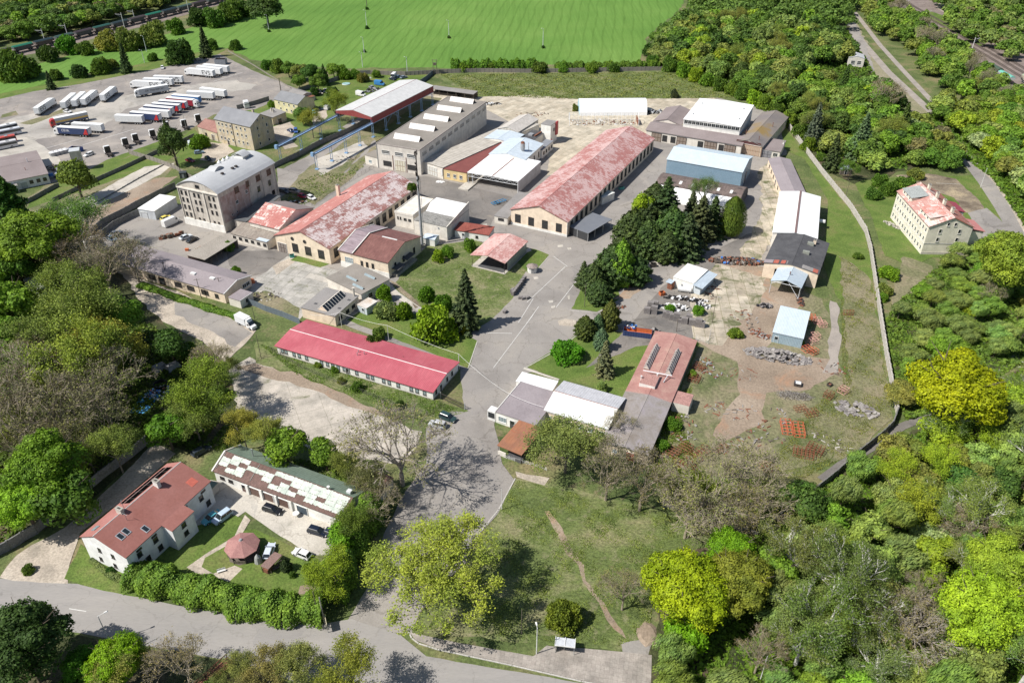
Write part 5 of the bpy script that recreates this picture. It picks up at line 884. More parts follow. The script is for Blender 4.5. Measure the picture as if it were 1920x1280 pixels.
# ivory apartment house right
b=B('apartment_house','ivory three-storey apartment house with dormers and a patchy pink-red roof','apartment house',(1681,358),(1741.6,425.5),1,10.2,.35); g=G(1829.5,428,10.2)-G(1741.6,425.5,10.2); b.W=g.dot(Vector((-math.sin(b.ang),math.cos(b.ang),0)))
b.shell(P_SCHOOL,peel('pink_red_tin',(.43,.22,.19),(.48,.29,.25),(.66,.52,.47),.40,(3,1.2),(.8,2,1)),'gx',3.4,two=peel('rusty_tin',(.35,.12,.08),(.42,.18,.14),(.6,.45,.4),.32))
for z,h in ((1.2,1.6),(4.6,1.5),(7.6,1.5)): b.row('f',lin(.06,.95,12),z,.85,h,'window')
for z in (3.9,): b.box('string_course',.2,b.L-.2,.27,.36,z,z+.15,LEDGE); b.box('string_course',b.L-.36,b.L-.27,.3,b.W-.3,z,z+.15,STEELG)
for z in (5.0,8.0 if 0 else 8.0): b.row('r',[.28,.72],z-.2,1.0,1.5,'window',frame=LEDGE)
b.row('r',[.42,.58],10.4,.9,1.3,'window',frame=LEDGE); b.box('plinth',b.L-.36,b.L-.25,.3,b.W-.3,0,.9,P_GREY)
for f0,f1,mat in ((.08,.36,surf('grey_green_tin',[(.27,.29,.28),(.32,.34,.33)],.3)),(.62,.90,peel('pink_tin_b',(.5,.2,.16),(.55,.3,.25),(.66,.52,.48),.42))):
    x0,x1=b.L*f0,b.L*f1; m=MB(); m.box(x0,x1,1.1,5.2,10.7,12.0); b.add('dormer',m,P_SCHOOL); m=MB(); m.hull([(x0-.3,.8,12.0),(x1+.3,.8,12.0),(x1+.3,6.4,13.1),(x0-.3,6.4,13.1)],[(x0-.3,.8,12.15),(x1+.3,.8,12.15),(x1+.3,6.4,13.25),(x0-.3,6.4,13.25)]); b.add('dormer_roof',m,mat)
    for q in (.2,.5,.8):
        winst(b,.9,1.0,None,(x0+(x1-x0)*q,1.1,10.85),0)
for f in (.18,.42,.62,.84): chimney(b,b.L*f,b.W*.56,11.5,15.0,1.0,.8,P_SCHOOL)
for f0,f1,mat in ((.12,.38,flat('crimson_tin',(.30,.05,.07))),(.62,.9,flat('rose_tin',(.5,.2,.18)))):
    x0,x1=b.L*f0,b.L*f1; b.box('rear_wing',x0,x1,b.W-.3,b.W+5,0,7.4,P_SCHOOL); m=MB(); m.hull([(x0-.3,b.W-.4,8.6),(x1+.3,b.W-.4,8.6),(x1+.3,b.W+5.4,7.4),(x0-.3,b.W+5.4,7.4)],[(x0-.3,b.W-.4,8.75),(x1+.3,b.W-.4,8.75),(x1+.3,b.W+5.4,7.55),(x0-.3,b.W+5.4,7.55)]); b.add('rear_roof',m,mat)
b=B('garden_shed','little shed with a white tin roof in the green beyond the wall','shed',(1577,317.5),(1598,317.5),5,2.4,.1).shell(WOOD,BLUEMET,'mx',.1); b.opening('f',.5,.05,.9,1.9,'hole','door')
b=B('depot','curved white hall roof half hidden in the wood by the railway','building',(1592,108),(1622,110),9,5,.1).shell(P_PALE,MILLR,'gy',1); b.row('f',[.3,.7],1.5,2,2,'window')
k=empty('bus_shelter',G(1059,1218),R(-8),'small glass-roofed bus shelter on the brick pavement','bus shelter'); m=MB(); m.hull([(-1.75,-.9,2.35),(1.75,-.9,2.35),(1.75,.9,2.2),(-1.75,.9,2.2)],[(-1.75,-.9,2.42),(1.75,-.9,2.42),(1.75,.9,2.27),(-1.75,.9,2.27)]); m.build('roof',flat('milky_glass',(.55,.57,.6),.2),k)
m=MB(); [m.box(x-.04,x+.04,-.95,.95,2.43,2.48) for x in (-1.75,-.02,1.75)]; m.box(-1.8,1.8,-.98,-.9,2.28,2.5); m.build('roof_frame',FRAMEW,k); m=MB(); [m.bar((x,y,0),(x,y,2.3),.05) for x in (-1.65,1.65) for y in (-.8,.8)]; m.build('post',STEELG,k); m=MB(); m.box(-1.6,1.6,.76,.8,.3,2.1); m.box(-1.66,-1.62,-.7,.7,.3,2.1); m.build('glass_wall',PALEGLASS,k); MB().box(-1.2,1.2,.3,.7,.42,.48).build('bench',WOOD,k)
# ------------------------------------------------ walls and fences
def wall(name,label,cat,pts,h=2.0,th=.14,mat=None,panel=2.0,post=.2,closed=False,cap=False,pmat=None):
    P=[G(*p) for p in pts]; c=P[0]; r=empty(name,(c.x,c.y,0),0,label,cat); m=MB(); q=MB(); rnd=random.Random(len(pts)*7+int(h*10))
    for a,b in zip(P,P[1:]):
        a=a-c; b=b-c; L=(b-a).length; n=max(1,round(L/panel)); d=(b-a)/L; nr=Vector((-d.y,d.x,0))*th/2
        for i in range(n):
            s=a+d*L*i/n; e=a+d*(L*(i+1)/n-.02); hh=h*rnd.uniform(.97,1.02); t=nr*rnd.uniform(-.3,.3)
            m.hull([tuple((s-nr+t).xy)+(0,),tuple((e-nr+t).xy)+(0,),tuple((e+nr+t).xy)+(0,),tuple((s+nr+t).xy)+(0,)],[tuple((s-nr+t).xy)+(hh,),tuple((e-nr+t).xy)+(hh,),tuple((e+nr+t).xy)+(hh,),tuple((s+nr+t).xy)+(hh,)])
            q.box(s.x-post/2,s.x+post/2,s.y-post/2,s.y+post/2,0,h+.12)
    m.build('panels',mat,r); q.build('posts',pmat or mat,r); return r
WALLC=surf('wall_panel_concrete',[(.40,.37,.33),(.52,.49,.44)],.4,fine=3,dirt=((.2,.19,.16),.4,.52,.75)); WALLD=surf('dark_shaded_wall_concrete',[(.15,.15,.15),(.24,.235,.225)],.4,fine=3,dirt=((.1,.11,.07),.4,.5,.7)); GREYP=flat('slate_panel',(.13,.16,.19),.6)  # second concrete is a dark copy, shaded wall sides put into its colour
wall('boundary_wall','long pale concrete panel wall curving down the right side of the factory','wall',[(1270,133),(1310,150),(1345,163),(1395,182),(1440,200),(1463,218),(1500,270),(1540,324),(1595,392),(1622,436),(1631,470),(1640,530),(1650,600),(1660,665),(1671,725),(1681,776)],2.1,.35,WALLC,2.4,.45)
wall('boundary_wall','shaded stretch of concrete wall beside the footpath at the lower right corner','wall',[(1681,776),(1672,800),(1655,817),(1610,853),(1568,892),(1520,930),(1470,968),(1420,1005)],2.1,.16,WALLD,2.4,.3)  # same wall continued in the dark copy, its shade painted into the colour
wall('boundary_wall','concrete wall between the crop field and the meadow behind the factory','wall',[(695,140),(760,142),(830,138),(900,136),(1000,137),(1120,135),(1225,133),(1270,133)],2.2,.16,MC['taupe_felt'],2.4,.3)
wall('fence','dark panel fence running down from field wall to the crane hall','fence',[(815,137),(800,150),(785,160)],2.2,.1,GREYP,2.5,.15)
wall('boundary_wall','dark wall beneath the crane runways','wall',[(700,225),(655,248),(600,272),(560,294),(508,318)],2.2,.16,WALLD,2.4,.25)
wall('fence','low wall and fence along the edge of the lorry park near the tractor units','fence',[(100,378),(170,345),(230,318),(300,285),(340,268),(365,256)],1.5,.12,WALLD,3,.2)
wall('boundary_wall','grey wall section between grass plot and the mill yard','wall',[(243,289),(290,303),(330,318),(362,338),(395,345)],1.9,.14,MC['taupe_felt'],2.6,.25)
wall('boundary_wall','double dark wall behind the white shed at the left of the mill yard','wall',[(173,440),(195,421),(230,404),(258,388),(330,352)],2.4,.16,WALLD,2.4,.25)
wall('boundary_wall','lower dark wall parked against by two cars in the mill yard','wall',[(190,445),(215,425),(262,402)],2.2,.16,WALLD,2.4,.25)
wall('fence','slate-grey sheet fence between low building and raspberry-roofed barrack','fence',[(458,568),(480,575),(500,584),(530,594),(563,608)],2.0,.08,GREYP,2.4,.1)
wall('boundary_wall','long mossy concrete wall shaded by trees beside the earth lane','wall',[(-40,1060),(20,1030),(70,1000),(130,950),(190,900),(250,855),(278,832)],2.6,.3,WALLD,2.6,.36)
wall('boundary_wall','old wall remnant above the curb of the concrete track','wall',[(120,408),(190,376),(260,335),(310,308)],.4,.3,WALLD,3,.3)
wall('fence','low wall along the lorry park between the poplar and the white warehouse','fence',[(25,392),(60,377),(105,352),(112,350)],1.6,.16,WALLD,2.6,.22)
wall('boundary_wall','remains of low wall under the bare trees below the scrap yard','wall',[(1245,950),(1300,962),(1360,985),(1420,1005)],1.2,.3,WALLD,2.6,.34)
wall('boundary_wall','wall at the back of the yellow house gardens','wall',[(445,205),(480,196),(505,188)],2.0,.16,WALLD,2.6,.2)
wall('boundary_wall','broken concrete wall behind the garden with parked wrecks','wall',[(560,172),(600,160),(630,152),(660,140),(695,139)],2.0,.16,WALLD,2.6,.2)
wall('fence','thin pale fence on the bank along the right edge of the lorry park','fence',[(428,97),(470,120),(510,145),(545,166)],.7,.1,MC['taupe_felt'],3,.2)
def meshfence(label,pts,h=1.5,mat=None,step=2.5,name='fence'):
    P=[G(*p) for p in pts]; c=P[0]; r=empty(name,(c.x,c.y,0),0,label,'fence'); m=MB(); q=MB()
    for a,b in zip(P,P[1:]):
        a=a-c; b=b-c; n=max(1,round((b-a).length/step))
        for i in range(n+1): s=a.lerp(b,i/n); q.bar((s.x,s.y,0),(s.x,s.y,h),.04)
        for z in lin(.15,h-.05,5): m.bar((a.x,a.y,z),(b.x,b.y,z),.016)
        for i in range(n*6): s=a.lerp(b,i/(n*6)); m.bar((s.x,s.y,.1),(s.x,s.y,h-.05),.01)
    q.build('posts',mat or STEELG,r); m.build('rails',mat or STEELG,r)
meshfence('wire fence along the grassy bank below the raspberry-roofed barrack',[(505,655),(560,688),(640,722),(720,752),(790,783),(812,776),(826,760)],1.4,FRAMED)
meshfence('wire fence between waste ground and the earth bank',[(430,700),(480,678),(500,665)],1.4,FRAMED); meshfence('pale railing beside the rust-brown entrance canopy',[(945,858),(975,867),(1000,873),(1025,882)],1.0,FRAMEW,1.5)
meshfence('thin fence among weeds left of the big flaking-roof hall',[(585,388),(640,350),(700,315),(760,288)],1.4,FRAMED)
meshfence('sliding mesh gate leaf at the scrap yard entrance',[(1305,637),(1328,645),(1332,625)],1.7,STEELW)
P=G(828,747); r=empty('sliding_gate',(P.x,P.y,0),math.atan2((G(870,767)-P).y,(G(870,767)-P).x),'dark barred sliding gate standing open at the factory entrance','gate'); L=(G(870,767)-P).length; m=MB(); m.box(0,L,-.05,.05,.1,.25); m.box(0,L,-.05,.05,1.6,1.7); [m.bar((x,0,.2),(x,0,1.65),.03) for x in lin(0,L,30)]; m.build('bars',FRAMED,r); m=MB(); [m.box(x-.1,x+.1,-.12,.12,0,1.9) for x in (-.3,L+.3)]; m.build('gate_post',STEELG,r)
# ------------------------------------------------ poles, masts, lamps
def lamp(px,py,h,label,arm=1.0,rz=0,group=None,mat=None):
    k=empty('street_lamp',G(px,py),rz,label,'lamp',group); q=1 if py>200 else 1.8; MB().bar((0,0,0),(0,0,h),.11*q,6,.07*q).build('pole',mat or (STEELG if q==1 else STEELW),k)
    m=MB(); m.bar((0,0,h),(arm,0,h+.25),.045); m.build('arm',mat or STEELG,k); m=MB(); m.hull([(arm-.1,-.14,h+.18),(arm+.6,-.18,h+.22),(arm+.6,.18,h+.22),(arm-.1,.14,h+.18)],[(arm,-.09,h+.32),(arm+.5,-.1,h+.36),(arm+.5,.1,h+.36),(arm,.09,h+.32)]); m.build('lamp_head',FRAMEW,k); return k
def pole(px,py,h,label,arms=1,rz=0,r=.13,mat=WOOD,cat='pole',name='utility_pole',tilt=0):
    k=empty(name,G(px,py),rz,label,cat); r=r if py>200 else .26; MB().bar((0,0,0),(tilt,0,h),r,8,r*.65).build('shaft',mat,k)
    for i in range(arms):
        z=h-.35-i*.8; m=MB(); m.bar((tilt-.9,0,z),(tilt+.9,0,z),.06); m.build('crossarm',mat,k); m=MB(); [m.cyl((tilt+x,0),.06,z+.05,z+.25,6) for x in (-.8,0,.8)]; m.build('insulators',P_GREY,k)
    return k
lamp(205,1200,7,'white street lamp standing by the road at the lower left',1.1,R(30),mat=FRAMEW); lamp(1006,1225,7.4,'pale lamp post beside the bus shelter',.5,R(100),mat=FRAMEW)
for px,py,h,lb in ((842,70,10,'lamp post with a bush at its foot, middle of the crop field'),(1018,88,10.5,'lamp post with a bush at its foot, right part of the crop field'),(504,56,9,'lamp post with a bush at its foot beside the big round bush in the field'),(764,139,9,'lamp post at the field wall behind the crane hall'),(350,244,9,'lamp post among the tractor units'),(1247,100,9,'lamp post at the edge of the wood, field corner'),(683,100,9,'short lamp post in the field, lower of the middle line'),(680,126,8,'lamp post just behind the garden hedge'),(275,97,9,'thin lamp post behind the lorry park grass strip'),(688,53,11,'taller mast with crossarm in the middle of the crop field'),(271,118,7,'low lamp on the edge of the lorry park, near the lone spruce')): lamp(px,py,h,lb,.7,R(200))
for px,py,h,lb in ((688,12,10,'wooden A-pole at the top of the crop field'),(527,172,7,'wooden pole right of the lorry park'),(340,330,8,'concrete pole beside the dark cabin'),):pole(px,py,h,lb)
pole(315,528,7,'double wooden pole leaning on the long low building',1,.4); pole(378,560,7,'black wooden pole with a stay before the long low building',1,.2); pole(416,552,6,'slim pole at the corner of the long low building',1,.3)
pole(609,1168,7.5,'concrete pole with a notice board at the entrance junction',0,0,.16,CONC); pole(598,1160,8,'second, thinner pole behind the notice board',0,0,.12,WOOD)
for px,py,h,lb in ((641,613,5,'white cable post above the raspberry roof, left one'),(729,638,5,'white cable post above the raspberry roof, middle one'),(861,692,5,'white cable post at the right end of the raspberry roof'),(779,783,5.5,'leaning dark post on the bank below the barrack'),(490,672,8,'wooden pole with strut at the left end of the barrack bank'),(1838,352,8,'tall white lamp pole beside the lane by the apartment house'),(941,955,6,'dark post with white foot on the meadow corner'),(978,1188,7,'wooden pole near the bus shelter in tree shade'),(1096,575,8,'slim lamp post on the tip of the conifer island'),(1268,622,5,'wooden post by the pallet stacks'),(1335,605,9,'tall wooden pole at the scrap yard fence'),(1586,367,6,'black pole just beyond the right wall'),(758,690,4,'thin post behind the raspberry roof'),(1425,1275,7,'white pole at the bottom edge among yellow trees'),(478,600,5,'post by the box van')): pole(px,py,h,lb,0,0,.09,FRAMEW if 'white' in lb else WOOD)
def cable(name,label,pts):
    k=MB()
    for (a,b) in zip(pts,pts[1:]):
        p=G(a[0],a[1])+Vector((0,0,a[2])); q=G(b[0],b[1])+Vector((0,0,b[2])); prev=p
        for i in range(1,9): t=i/8; c=p.lerp(q,t)-Vector((0,0,1.1*4*t*(1-t)*.5)); k.bar(prev,c,.032); prev=c
    tag(k.build(name,FRAMEW),label,'cable')
cable('cable','white cable strung on posts along the raspberry roof to the gatehouse',[(585,612,4),(641,613,5),(729,638,5),(861,692,5),(942,760,5),(1018,790,4.6)])
# mast by the boiler house
k=empty('mast',G(792,462),0,'tall grey steel mast bristling with antennas beside the boiler house','mast'); m=MB(); 
for a,c,r0,r1,mt in ((0,.8,1.1,1.1,1),(.8,14,.52,.42,0),(14,25,.38,.32,0),(25,33.5,.22,.18,2)): m.cyl((0,0),r0,a,c,14,r1,mt,mt)
m.build('shaft',[flat('mast_grey',(.40,.42,.44),.45,.2),CONC,FRAMED],k); rnd=random.Random(2); m=MB()
for i in range(22): z=rnd.uniform(19,33); a=rnd.uniform(0,6.3); m.box(.42*math.cos(a)-.14,.42*math.cos(a)+.14,.42*math.sin(a)-.14,.42*math.sin(a)+.14,z,z+rnd.uniform(.5,1.4))
m.build('antennas',FRAMED,k); m=MB(); [m.bar((.56,0,z),(.56,.4,z),.03) for z in lin(2,24,40)]; m.bar((.8,0,1),(.75,0,25),.03); m.bar((.8,.4,1),(.75,.4,25),.03); m.build('ladder',STEELG,k)
k=empty('pylon',G(816,140),0,'two-legged timber transformer frame at the corner of the meadow','pylon'); m=MB(); [m.bar((x,0,0),(x,0,8),.13) for x in (-1,1)]; m.bar((-1.6,0,7.7),(1.6,0,7.7),.1); m.box(-.7,.7,-.5,.5,5,6.3); m.build('frame',WOOD,k)
k=empty('notice_board',G(614,1178),R(110),'beige notice board facing the junction','sign'); m=MB(); m.bar((-.9,0,0),(-.9,0,2.6),.06); m.bar((.9,0,0),(.9,0,2.6),.06); m.build('post',STEELG,k); MB().box(-1.1,1.1,-.05,.05,1.0,2.7).build('board',surf('board_face',[(.5,.45,.3),(.6,.55,.4)],2),k)
# catenary masts and railway
def catmast(px,py,h,label,side=1): 
    k=empty('catenary_mast',G(px,py),R(18),label,'catenary mast','catenary masts along the railway'); m=MB()
    m.bar((0,0,0),(0,0,h),.22,6,.15,); m.build('post',FRAMEW,k); m=MB(); m.bar((0,0,h-1.2),(side*3.6,0,h-.6),.09); m.bar((0,0,h-3),(side*3,0,h-.9),.06); m.build('bracket',FRAMEW,k)
catmast(86,83,9,'catenary mast, leftmost of those beside the wagon train',-1); catmast(236,61,12,'tall catenary mast in front of the coal wagons',-1); catmast(355,27,12,'catenary mast near the top end of the coal train',-1); catmast(128,70,8,'small catenary mast behind the coal train',-1); catmast(254,42,8,'small catenary mast partly behind the wagons',-1)
catmast(1694,25,9,'catenary mast on the right-hand railway, uppermost'); catmast(1730,50,10,'catenary mast on the right-hand railway, second from the top'); catmast(1820,100,9,'catenary mast on the right-hand railway beside the bushes')
def track(label,pts,off):
    P=[G(*p) for p in pts]; L=[]
    m=MB(); s=MB()
    for i in range(len(P)-1):
        a,b=P[i],P[i+1]; d=(b-a); n=Vector((-d.y,d.x,0)).normalized(); a=a+n*off; b=b+n*off
        for q in (-.72,.72): m.hull([tuple((v+n*(q+w)).xy)+(.12,) for v,w in ((a,-.05),(b,-.05),(b,.05),(a,.05))],[tuple((v+n*(q+w)).xy)+(.3,) for v,w in ((a,-.05),(b,-.05),(b,.05),(a,.05))])
        k=int(d.length/1.3)
        for j in range(k):
            c=a.lerp(b,(j+.5)/k); u=d.normalized()*.14; s.hull([tuple(v.xy)+(.04,) for v in (c-n*1.3-u,c+n*1.3-u,c+n*1.3+u,c-n*1.3+u)][::-1],[tuple(v.xy)+(.14,) for v in (c-n*1.3-u,c+n*1.3-u,c+n*1.3+u,c-n*1.3+u)][::-1])
    r=empty('railway_track',(0,0,0),0,label,'railway track'); m.build('rails',flat('rail_steel',(.25,.2,.17),.4,.5),r); s.build('sleepers',surf('sleeper_wood',[(.09,.075,.065),(.15,.13,.12)],1),r)
for o_,lb in ((-2.5,'right-hand railway, nearer track'),(2.5,'right-hand railway, middle track'),(7,'right-hand railway, far track')): track(lb,[(1625,-30),(1700,15),(1780,60),(1870,112),(1990,185)],o_)
track('coal train track in the top left corner',[(-60,122),(0,108),(100,84),(200,59),(300,34),(400,8),(440,-5)],0); track('second track behind the coal train',[(-60,122),(0,108),(100,84),(200,59),(300,34),(400,8),(440,-5)],5)
patch('ballast',[(-60,130),(100,92),(300,42),(440,2),(440,-14),(300,20),(100,70),(-60,108)],MC['ballast_stone'],jit=1,z=.03)
# ------------------------------------------------ vehicles
def wheelmesh(r,w,mats):
    m=MB(); n=12
    c=lambda q,y:[(q*math.cos(2*PI*k/n),y,q*math.sin(2*PI*k/n)) for k in range(n)]
    m.hull(c(r,w/2),c(r,-w/2)); m.hull(c(r*.55,w/2+.015),c(r*.55,-w/2-.015),1); return m.mesh('wheel',mats)
WH={r:wheelmesh(r,w,[RUBBER,STEELG]) for r,w in ((.33,.2),(.5,.3))}
def loft(m,secs,mi=0,gi=None):   # secs: list of (x, halfwidth, z) rings -> closed cross loops given as ring lists
    i=len(m.v); n=len(secs[0])
    for s in secs: m.v+=s
    m.f.append(tuple(i+k for k in range(n))[::-1]); m.m.append(mi); m.f.append(tuple(i+(len(secs)-1)*n+k for k in range(n))); m.m.append(mi)
    for a in range(len(secs)-1):
        for k in range(n): k2=(k+1)%n; m.f.append((i+a*n+k,i+a*n+k2,i+(a+1)*n+k2,i+(a+1)*n+k)); m.m.append(mi)
CARP={'hatch':[(-2.05,.55,.8),(-1.95,.95,1.3),(-1.4,.98,1.44),(.2,.98,1.45),(.95,.95,.98),(1.9,.86,.8),(2.1,.55,.62)],
      'suv':[(-2.2,.6,.9),(-2.15,1.05,1.55),(-1.7,1.1,1.7),(.5,1.1,1.7),(1.15,1.05,1.12),(2.1,.98,.98),(2.25,.6,.7)],
      'wagon':[(-2.3,.55,.8),(-2.25,.95,1.3),(-1.7,.98,1.47),(.3,.98,1.48),(1.0,.93,.97),(2.1,.85,.82),(2.3,.55,.6)],
      'sedan':[(-2.25,.6,.85),(-2.1,.92,.98),(-1.5,.95,1.1),(-.9,.96,1.4),(.4,.96,1.42),(1.05,.92,.96),(2.1,.84,.8),(2.25,.55,.6)]}
def carmeshes(kind):
    key=('car',kind)
    if key in MC: return MC[key]
    tall=kind=='suv'; L=CARP[kind]; x0,x1=L[0][0],L[-1][0]; bh=1.0 if tall else .88
    m=MB(); W_=.92 if tall else .87; secs=[]
    for x,z0,z1,w in ((x0,.45,bh-.15,.85),(x0+.15,.28,bh-.03,.97),(x0+.6,.24,bh,1),(x1-1.5,.24,bh,1),(x1-.6,.26,bh-.1,.98),(x1-.12,.3,bh-.2,.9),(x1,.42,bh-.32,.8)):
        w*=W_; secs.append([(x,-w,z0),(x,-w*1.0,(z0+z1)/2),(x,-w*.93,z1),(x,w*.93,z1),(x,w,(z0+z1)/2),(x,w,z0)][::-1])
    loft(m,secs); body=m
    rf=1.7 if tall else 1.46
    if kind=='sedan': r0,r1,b0,b1=-.95,.35,-1.7,1.1
    elif kind=='hatch': r0,r1,b0,b1=-1.5,.2,-1.95,.98
    elif kind=='suv': r0,r1,b0,b1=-1.85,.45,-2.12,1.15
    else: r0,r1,b0,b1=-1.85,.3,-2.2,1.05
    g=MB(); g.hull([(b0,-W_*.9,bh-.02),(b1,-W_*.9,bh-.02),(b1,W_*.9,bh-.02),(b0,W_*.9,bh-.02)],[(r0,-W_*.72,rf-.05),(r1,-W_*.72,rf-.05),(r1,W_*.72,rf-.05),(r0,W_*.72,rf-.05)])
    rm=MB(); rm.hull([(r0-.05,-W_*.74,rf-.05),(r1+.05,-W_*.74,rf-.05),(r1+.05,W_*.74,rf-.05),(r0-.05,W_*.74,rf-.05)],[(r0+.1,-W_*.64,rf+.02),(r1-.1,-W_*.64,rf+.02),(r1-.1,W_*.64,rf+.02),(r0+.1,W_*.64,rf+.02)])
    xm=(r0+r1)/2+.1
    for s_ in (-1,1):
        rm.bar((b1-.02,s_*W_*.885,bh-.02),(r1,s_*W_*.71,rf-.04),.035); rm.bar((b0+.02,s_*W_*.885,bh-.02),(r0,s_*W_*.71,rf-.04),.05); rm.bar((xm,s_*W_*.905,bh-.02),(xm,s_*W_*.72,rf-.04),.04)
        rm.box(b1-.25,b1-.05,s_*W_-.0 if s_>0 else s_*W_-.2,s_*W_+.2 if s_>0 else s_*W_,bh-.02,bh+.12)
    h=MB(); h.box(x1-.14,x1+.01,-.26,-.02,-.09,.09); hl=h.mesh('headlight',[flat('lamp_lens',(.7,.7,.68),.1)]); 
    MC[key]=(body.mesh('body',[PAINT]),g.mesh('windows',[GLASS]),rm.mesh('roof',[PAINT]),hl,W_,x0,x1); return MC[key]
NCAR=[0]
def car(p,ang,kind,colr,label,name='parked_car',cat='car',z=.02,scale=1):
    """ang: image-space pixel vector the bonnet points to"""
    g0=G(*p); g1=G(p[0]+ang[0],p[1]+ang[1]); a=math.atan2((g1-g0).y,(g1-g0).x); b,g,rm,hl,W_,x0,x1=carmeshes(kind)
    k=empty(name,(g0.x,g0.y,z),a,label,cat); inst(b,'body',k,color=colr); inst(g,'windows',k); inst(rm,'roof',k,color=colr)
    for x in (x0+.75,x1-.8):
        for s_ in (-1,1): inst(WH[.33],'wheel',k,(x,s_*(W_-.08),.33))
    inst(hl,'headlight',k,(0,-W_+.35,.66)); inst(hl,'headlight',k,(0,W_-.1,.66)); return k
WHT=(.72,.72,.71); SIL=(.42,.43,.44); BLK=(.012,.013,.016); GRN=(.03,.06,.06); DBL=(.02,.03,.05)
car((840,786),(30,12),'suv',GRN,'dark teal estate car parked by the entrance gate'); car((821,799),(-30,-8),'suv',SIL,'silver car parked in front of the dark teal one at the gate')
car((512,958),(30,10),'wagon',BLK,'black estate car in front of the garage doors'); car((597,999),(30,9),'wagon',(.01,.015,.03),'dark blue-black estate parked at the right end of the garage court'); car((624,1004),(30,12),'hatch',DBL,'dark car nose hidden by the hedge at the court edge')
car((567,1041),(-34,-14),'hatch',WHT,'white sports hatchback on the garden lawn'); car((506,1036),(12,-34),'hatch',(.55,.6,.68),'pale blue-silver car under the brown shelter roof')
car((418,972),(-22,16),'suv',(.45,.55,.66),'silver-blue off-roader shaded beside the white house'); car((398,973),(-20,14),'sedan',(.10,.38,.45),'turquoise car half hidden beside the white house')
car((211,450),(26,12),'sedan',(.28,.36,.42),'blue-grey saloon by the dark yard wall'); car((218,440),(20,-10),'sedan',SIL,'silver wreck behind the blue-grey saloon'); car((349,447),(26,-10),'sedan',(.6,.65,.68),'silver saloon beside the black car in front of the mill'); car((361,452),(20,-11),'sedan',BLK,'black saloon parked in front of the mill')
car((312,411),(24,-10),'hatch',(.72,.6,.12),'yellow hatchback beside the white shed'); car((167,292),(-26,10),'wagon',WHT,'white estate parked beside the concrete tower'); car((305,129),(0,14),'hatch',WHT,'white car alone at the top edge of the lorry park'); car((127,211),(20,4),'sedan',WHT,'white car behind the group of trailers')
car((568,370),(20,6),'hatch',(.45,.02,.05),'crimson wrecked car among the wrecks beside the flaking red roof'); car((584,373),(20,8),'hatch',WHT,'white wreck at the right end of the row of wrecks'); car((553,361),(20,3),'suv',(.4,.33,.28),'rusty pale wreck with open bonnet behind the red one'); car((534,361),(20,5),'wagon',(.1,.09,.09),'charred dark wreck next to the mill wall')
car((589,205),(0,16),'suv',BLK,'black van parked beside the yellow house'); car((589,213),(1,16),'hatch',(.2,.5,.55),'turquoise small van beside the yellow house'); car((603,205),(8,16),'sedan',(.03,.05,.06),'dark car on the drive of the yellow house')
car((545,247),(-16,-8),'sedan',(.05,.07,.15),'dark blue car on the lawn by the curving drive'); car((555,248),(2,16),'suv',(.05,.12,.35),'blue covered trailer-like car next to the dark blue one')
car((374,288),(20,-3),'hatch',(.2,.28,.36),'blue-grey hatchback under the tall dark tree'); car((391,300),(14,10),'hatch',BLK,'black car on the bare patch behind the mill'); car((357,303),(16,4),'sedan',(.25,.02,.03),'dark red car at the wall behind the mill')
car((736,150),(-16,-4),'sedan',DBL,'dark car on the lawn behind the crane hall'); car((748,146),(16,-4),'hatch',(.1,.15,.22),'blue-black car at the white van'); car((757,147),(14,-4),'sedan',(.2,.24,.3),'grey saloon in the garden behind the crane hall'); car((698,166),(14,6),'sedan',(.3,.3,.32),'grey wreck in the garden behind the crane hall')
car((1827,446),(18,0),'suv',BLK,'black car behind the ivory apartment house'); car((1848,458),(20,0),'wagon',SIL,'silver car next to the ivory apartment house'); car((1850,464),(-20,1),'sedan',WHT,'white car, lowest of those by the apartment house')
car((378,848),(24,-14),'wagon',(.03,.04,.055),'dark car deep in shade above the white house'); car((630,1010),(8,8),'hatch',(.2,.2,.2),'grey motorbike-sized car by the hedge')
def van(p,ang,colr,label,L=5.6,H=2.5,glass=True,name='parked_van',cat='van'):
    g0=G(*p); g1=G(p[0]+ang[0],p[1]+ang[1]); k=empty(name,(g0.x,g0.y,.02),math.atan2((g1-g0).y,(g1-g0).x),label,cat); h=L/2; m=MB(); secs=[]
    for x,z1,w in ((-h,H-.06,.98),(-h+.1,H,1),(h-1.9,H,1),(h-1.5,H-.15,.98),(h-.85,H*.52,.98),(h-.1,H*.44,.95),(h,H*.3,.85)): secs.append([(x,-w,.35),(x,-w,z1*.6),(x,-w*.88,z1),(x,w*.88,z1),(x,w,z1*.6),(x,w,.35)][::-1])
    loft(m,secs); b=m.build('body',PAINT,k); b.color=(*colr,1)
    g=MB(); g.hull([(h-1.46,-.8,H-.13),(h-.83,-.88,H*.53),(h-.83,.88,H*.53),(h-1.46,.8,H-.13)][::-1],[(h-1.44,-.8,H-.1),(h-.81,-.88,H*.53+.03),(h-.81,.88,H*.53+.03),(h-1.44,.8,H-.1)][::-1]); g.box(h-1.9,h-1.1,-1.0,1.0,H*.56,H*.78); g.build('windows',GLASS,k)
    for x in (-h+1,h-.95):
        for s_ in (-.9,.9): inst(WH[.33],'wheel',k,(x,s_,.36))
    h_=MB(); [h_.box(h-.08,h+.02,y-.15,y+.15,.7,.95) for y in (-.7,.7)]; h_.build('headlights',FRAMEW,k)
    return k
van((322,421),(30,-14),WHT,'long white panel van in the mill yard',6.6,2.7); van((738,147),(-12,12),WHT,'white van with blue wreck beside it near the field wall',6,2.7); van((712,160),(20,2),(.05,.22,.50),'bright blue van in the garden behind the crane hall',5.4,2.5); van((677,180),(20,4),WHT,'white van partly hidden by the crane hall roof',5.4,2.4)
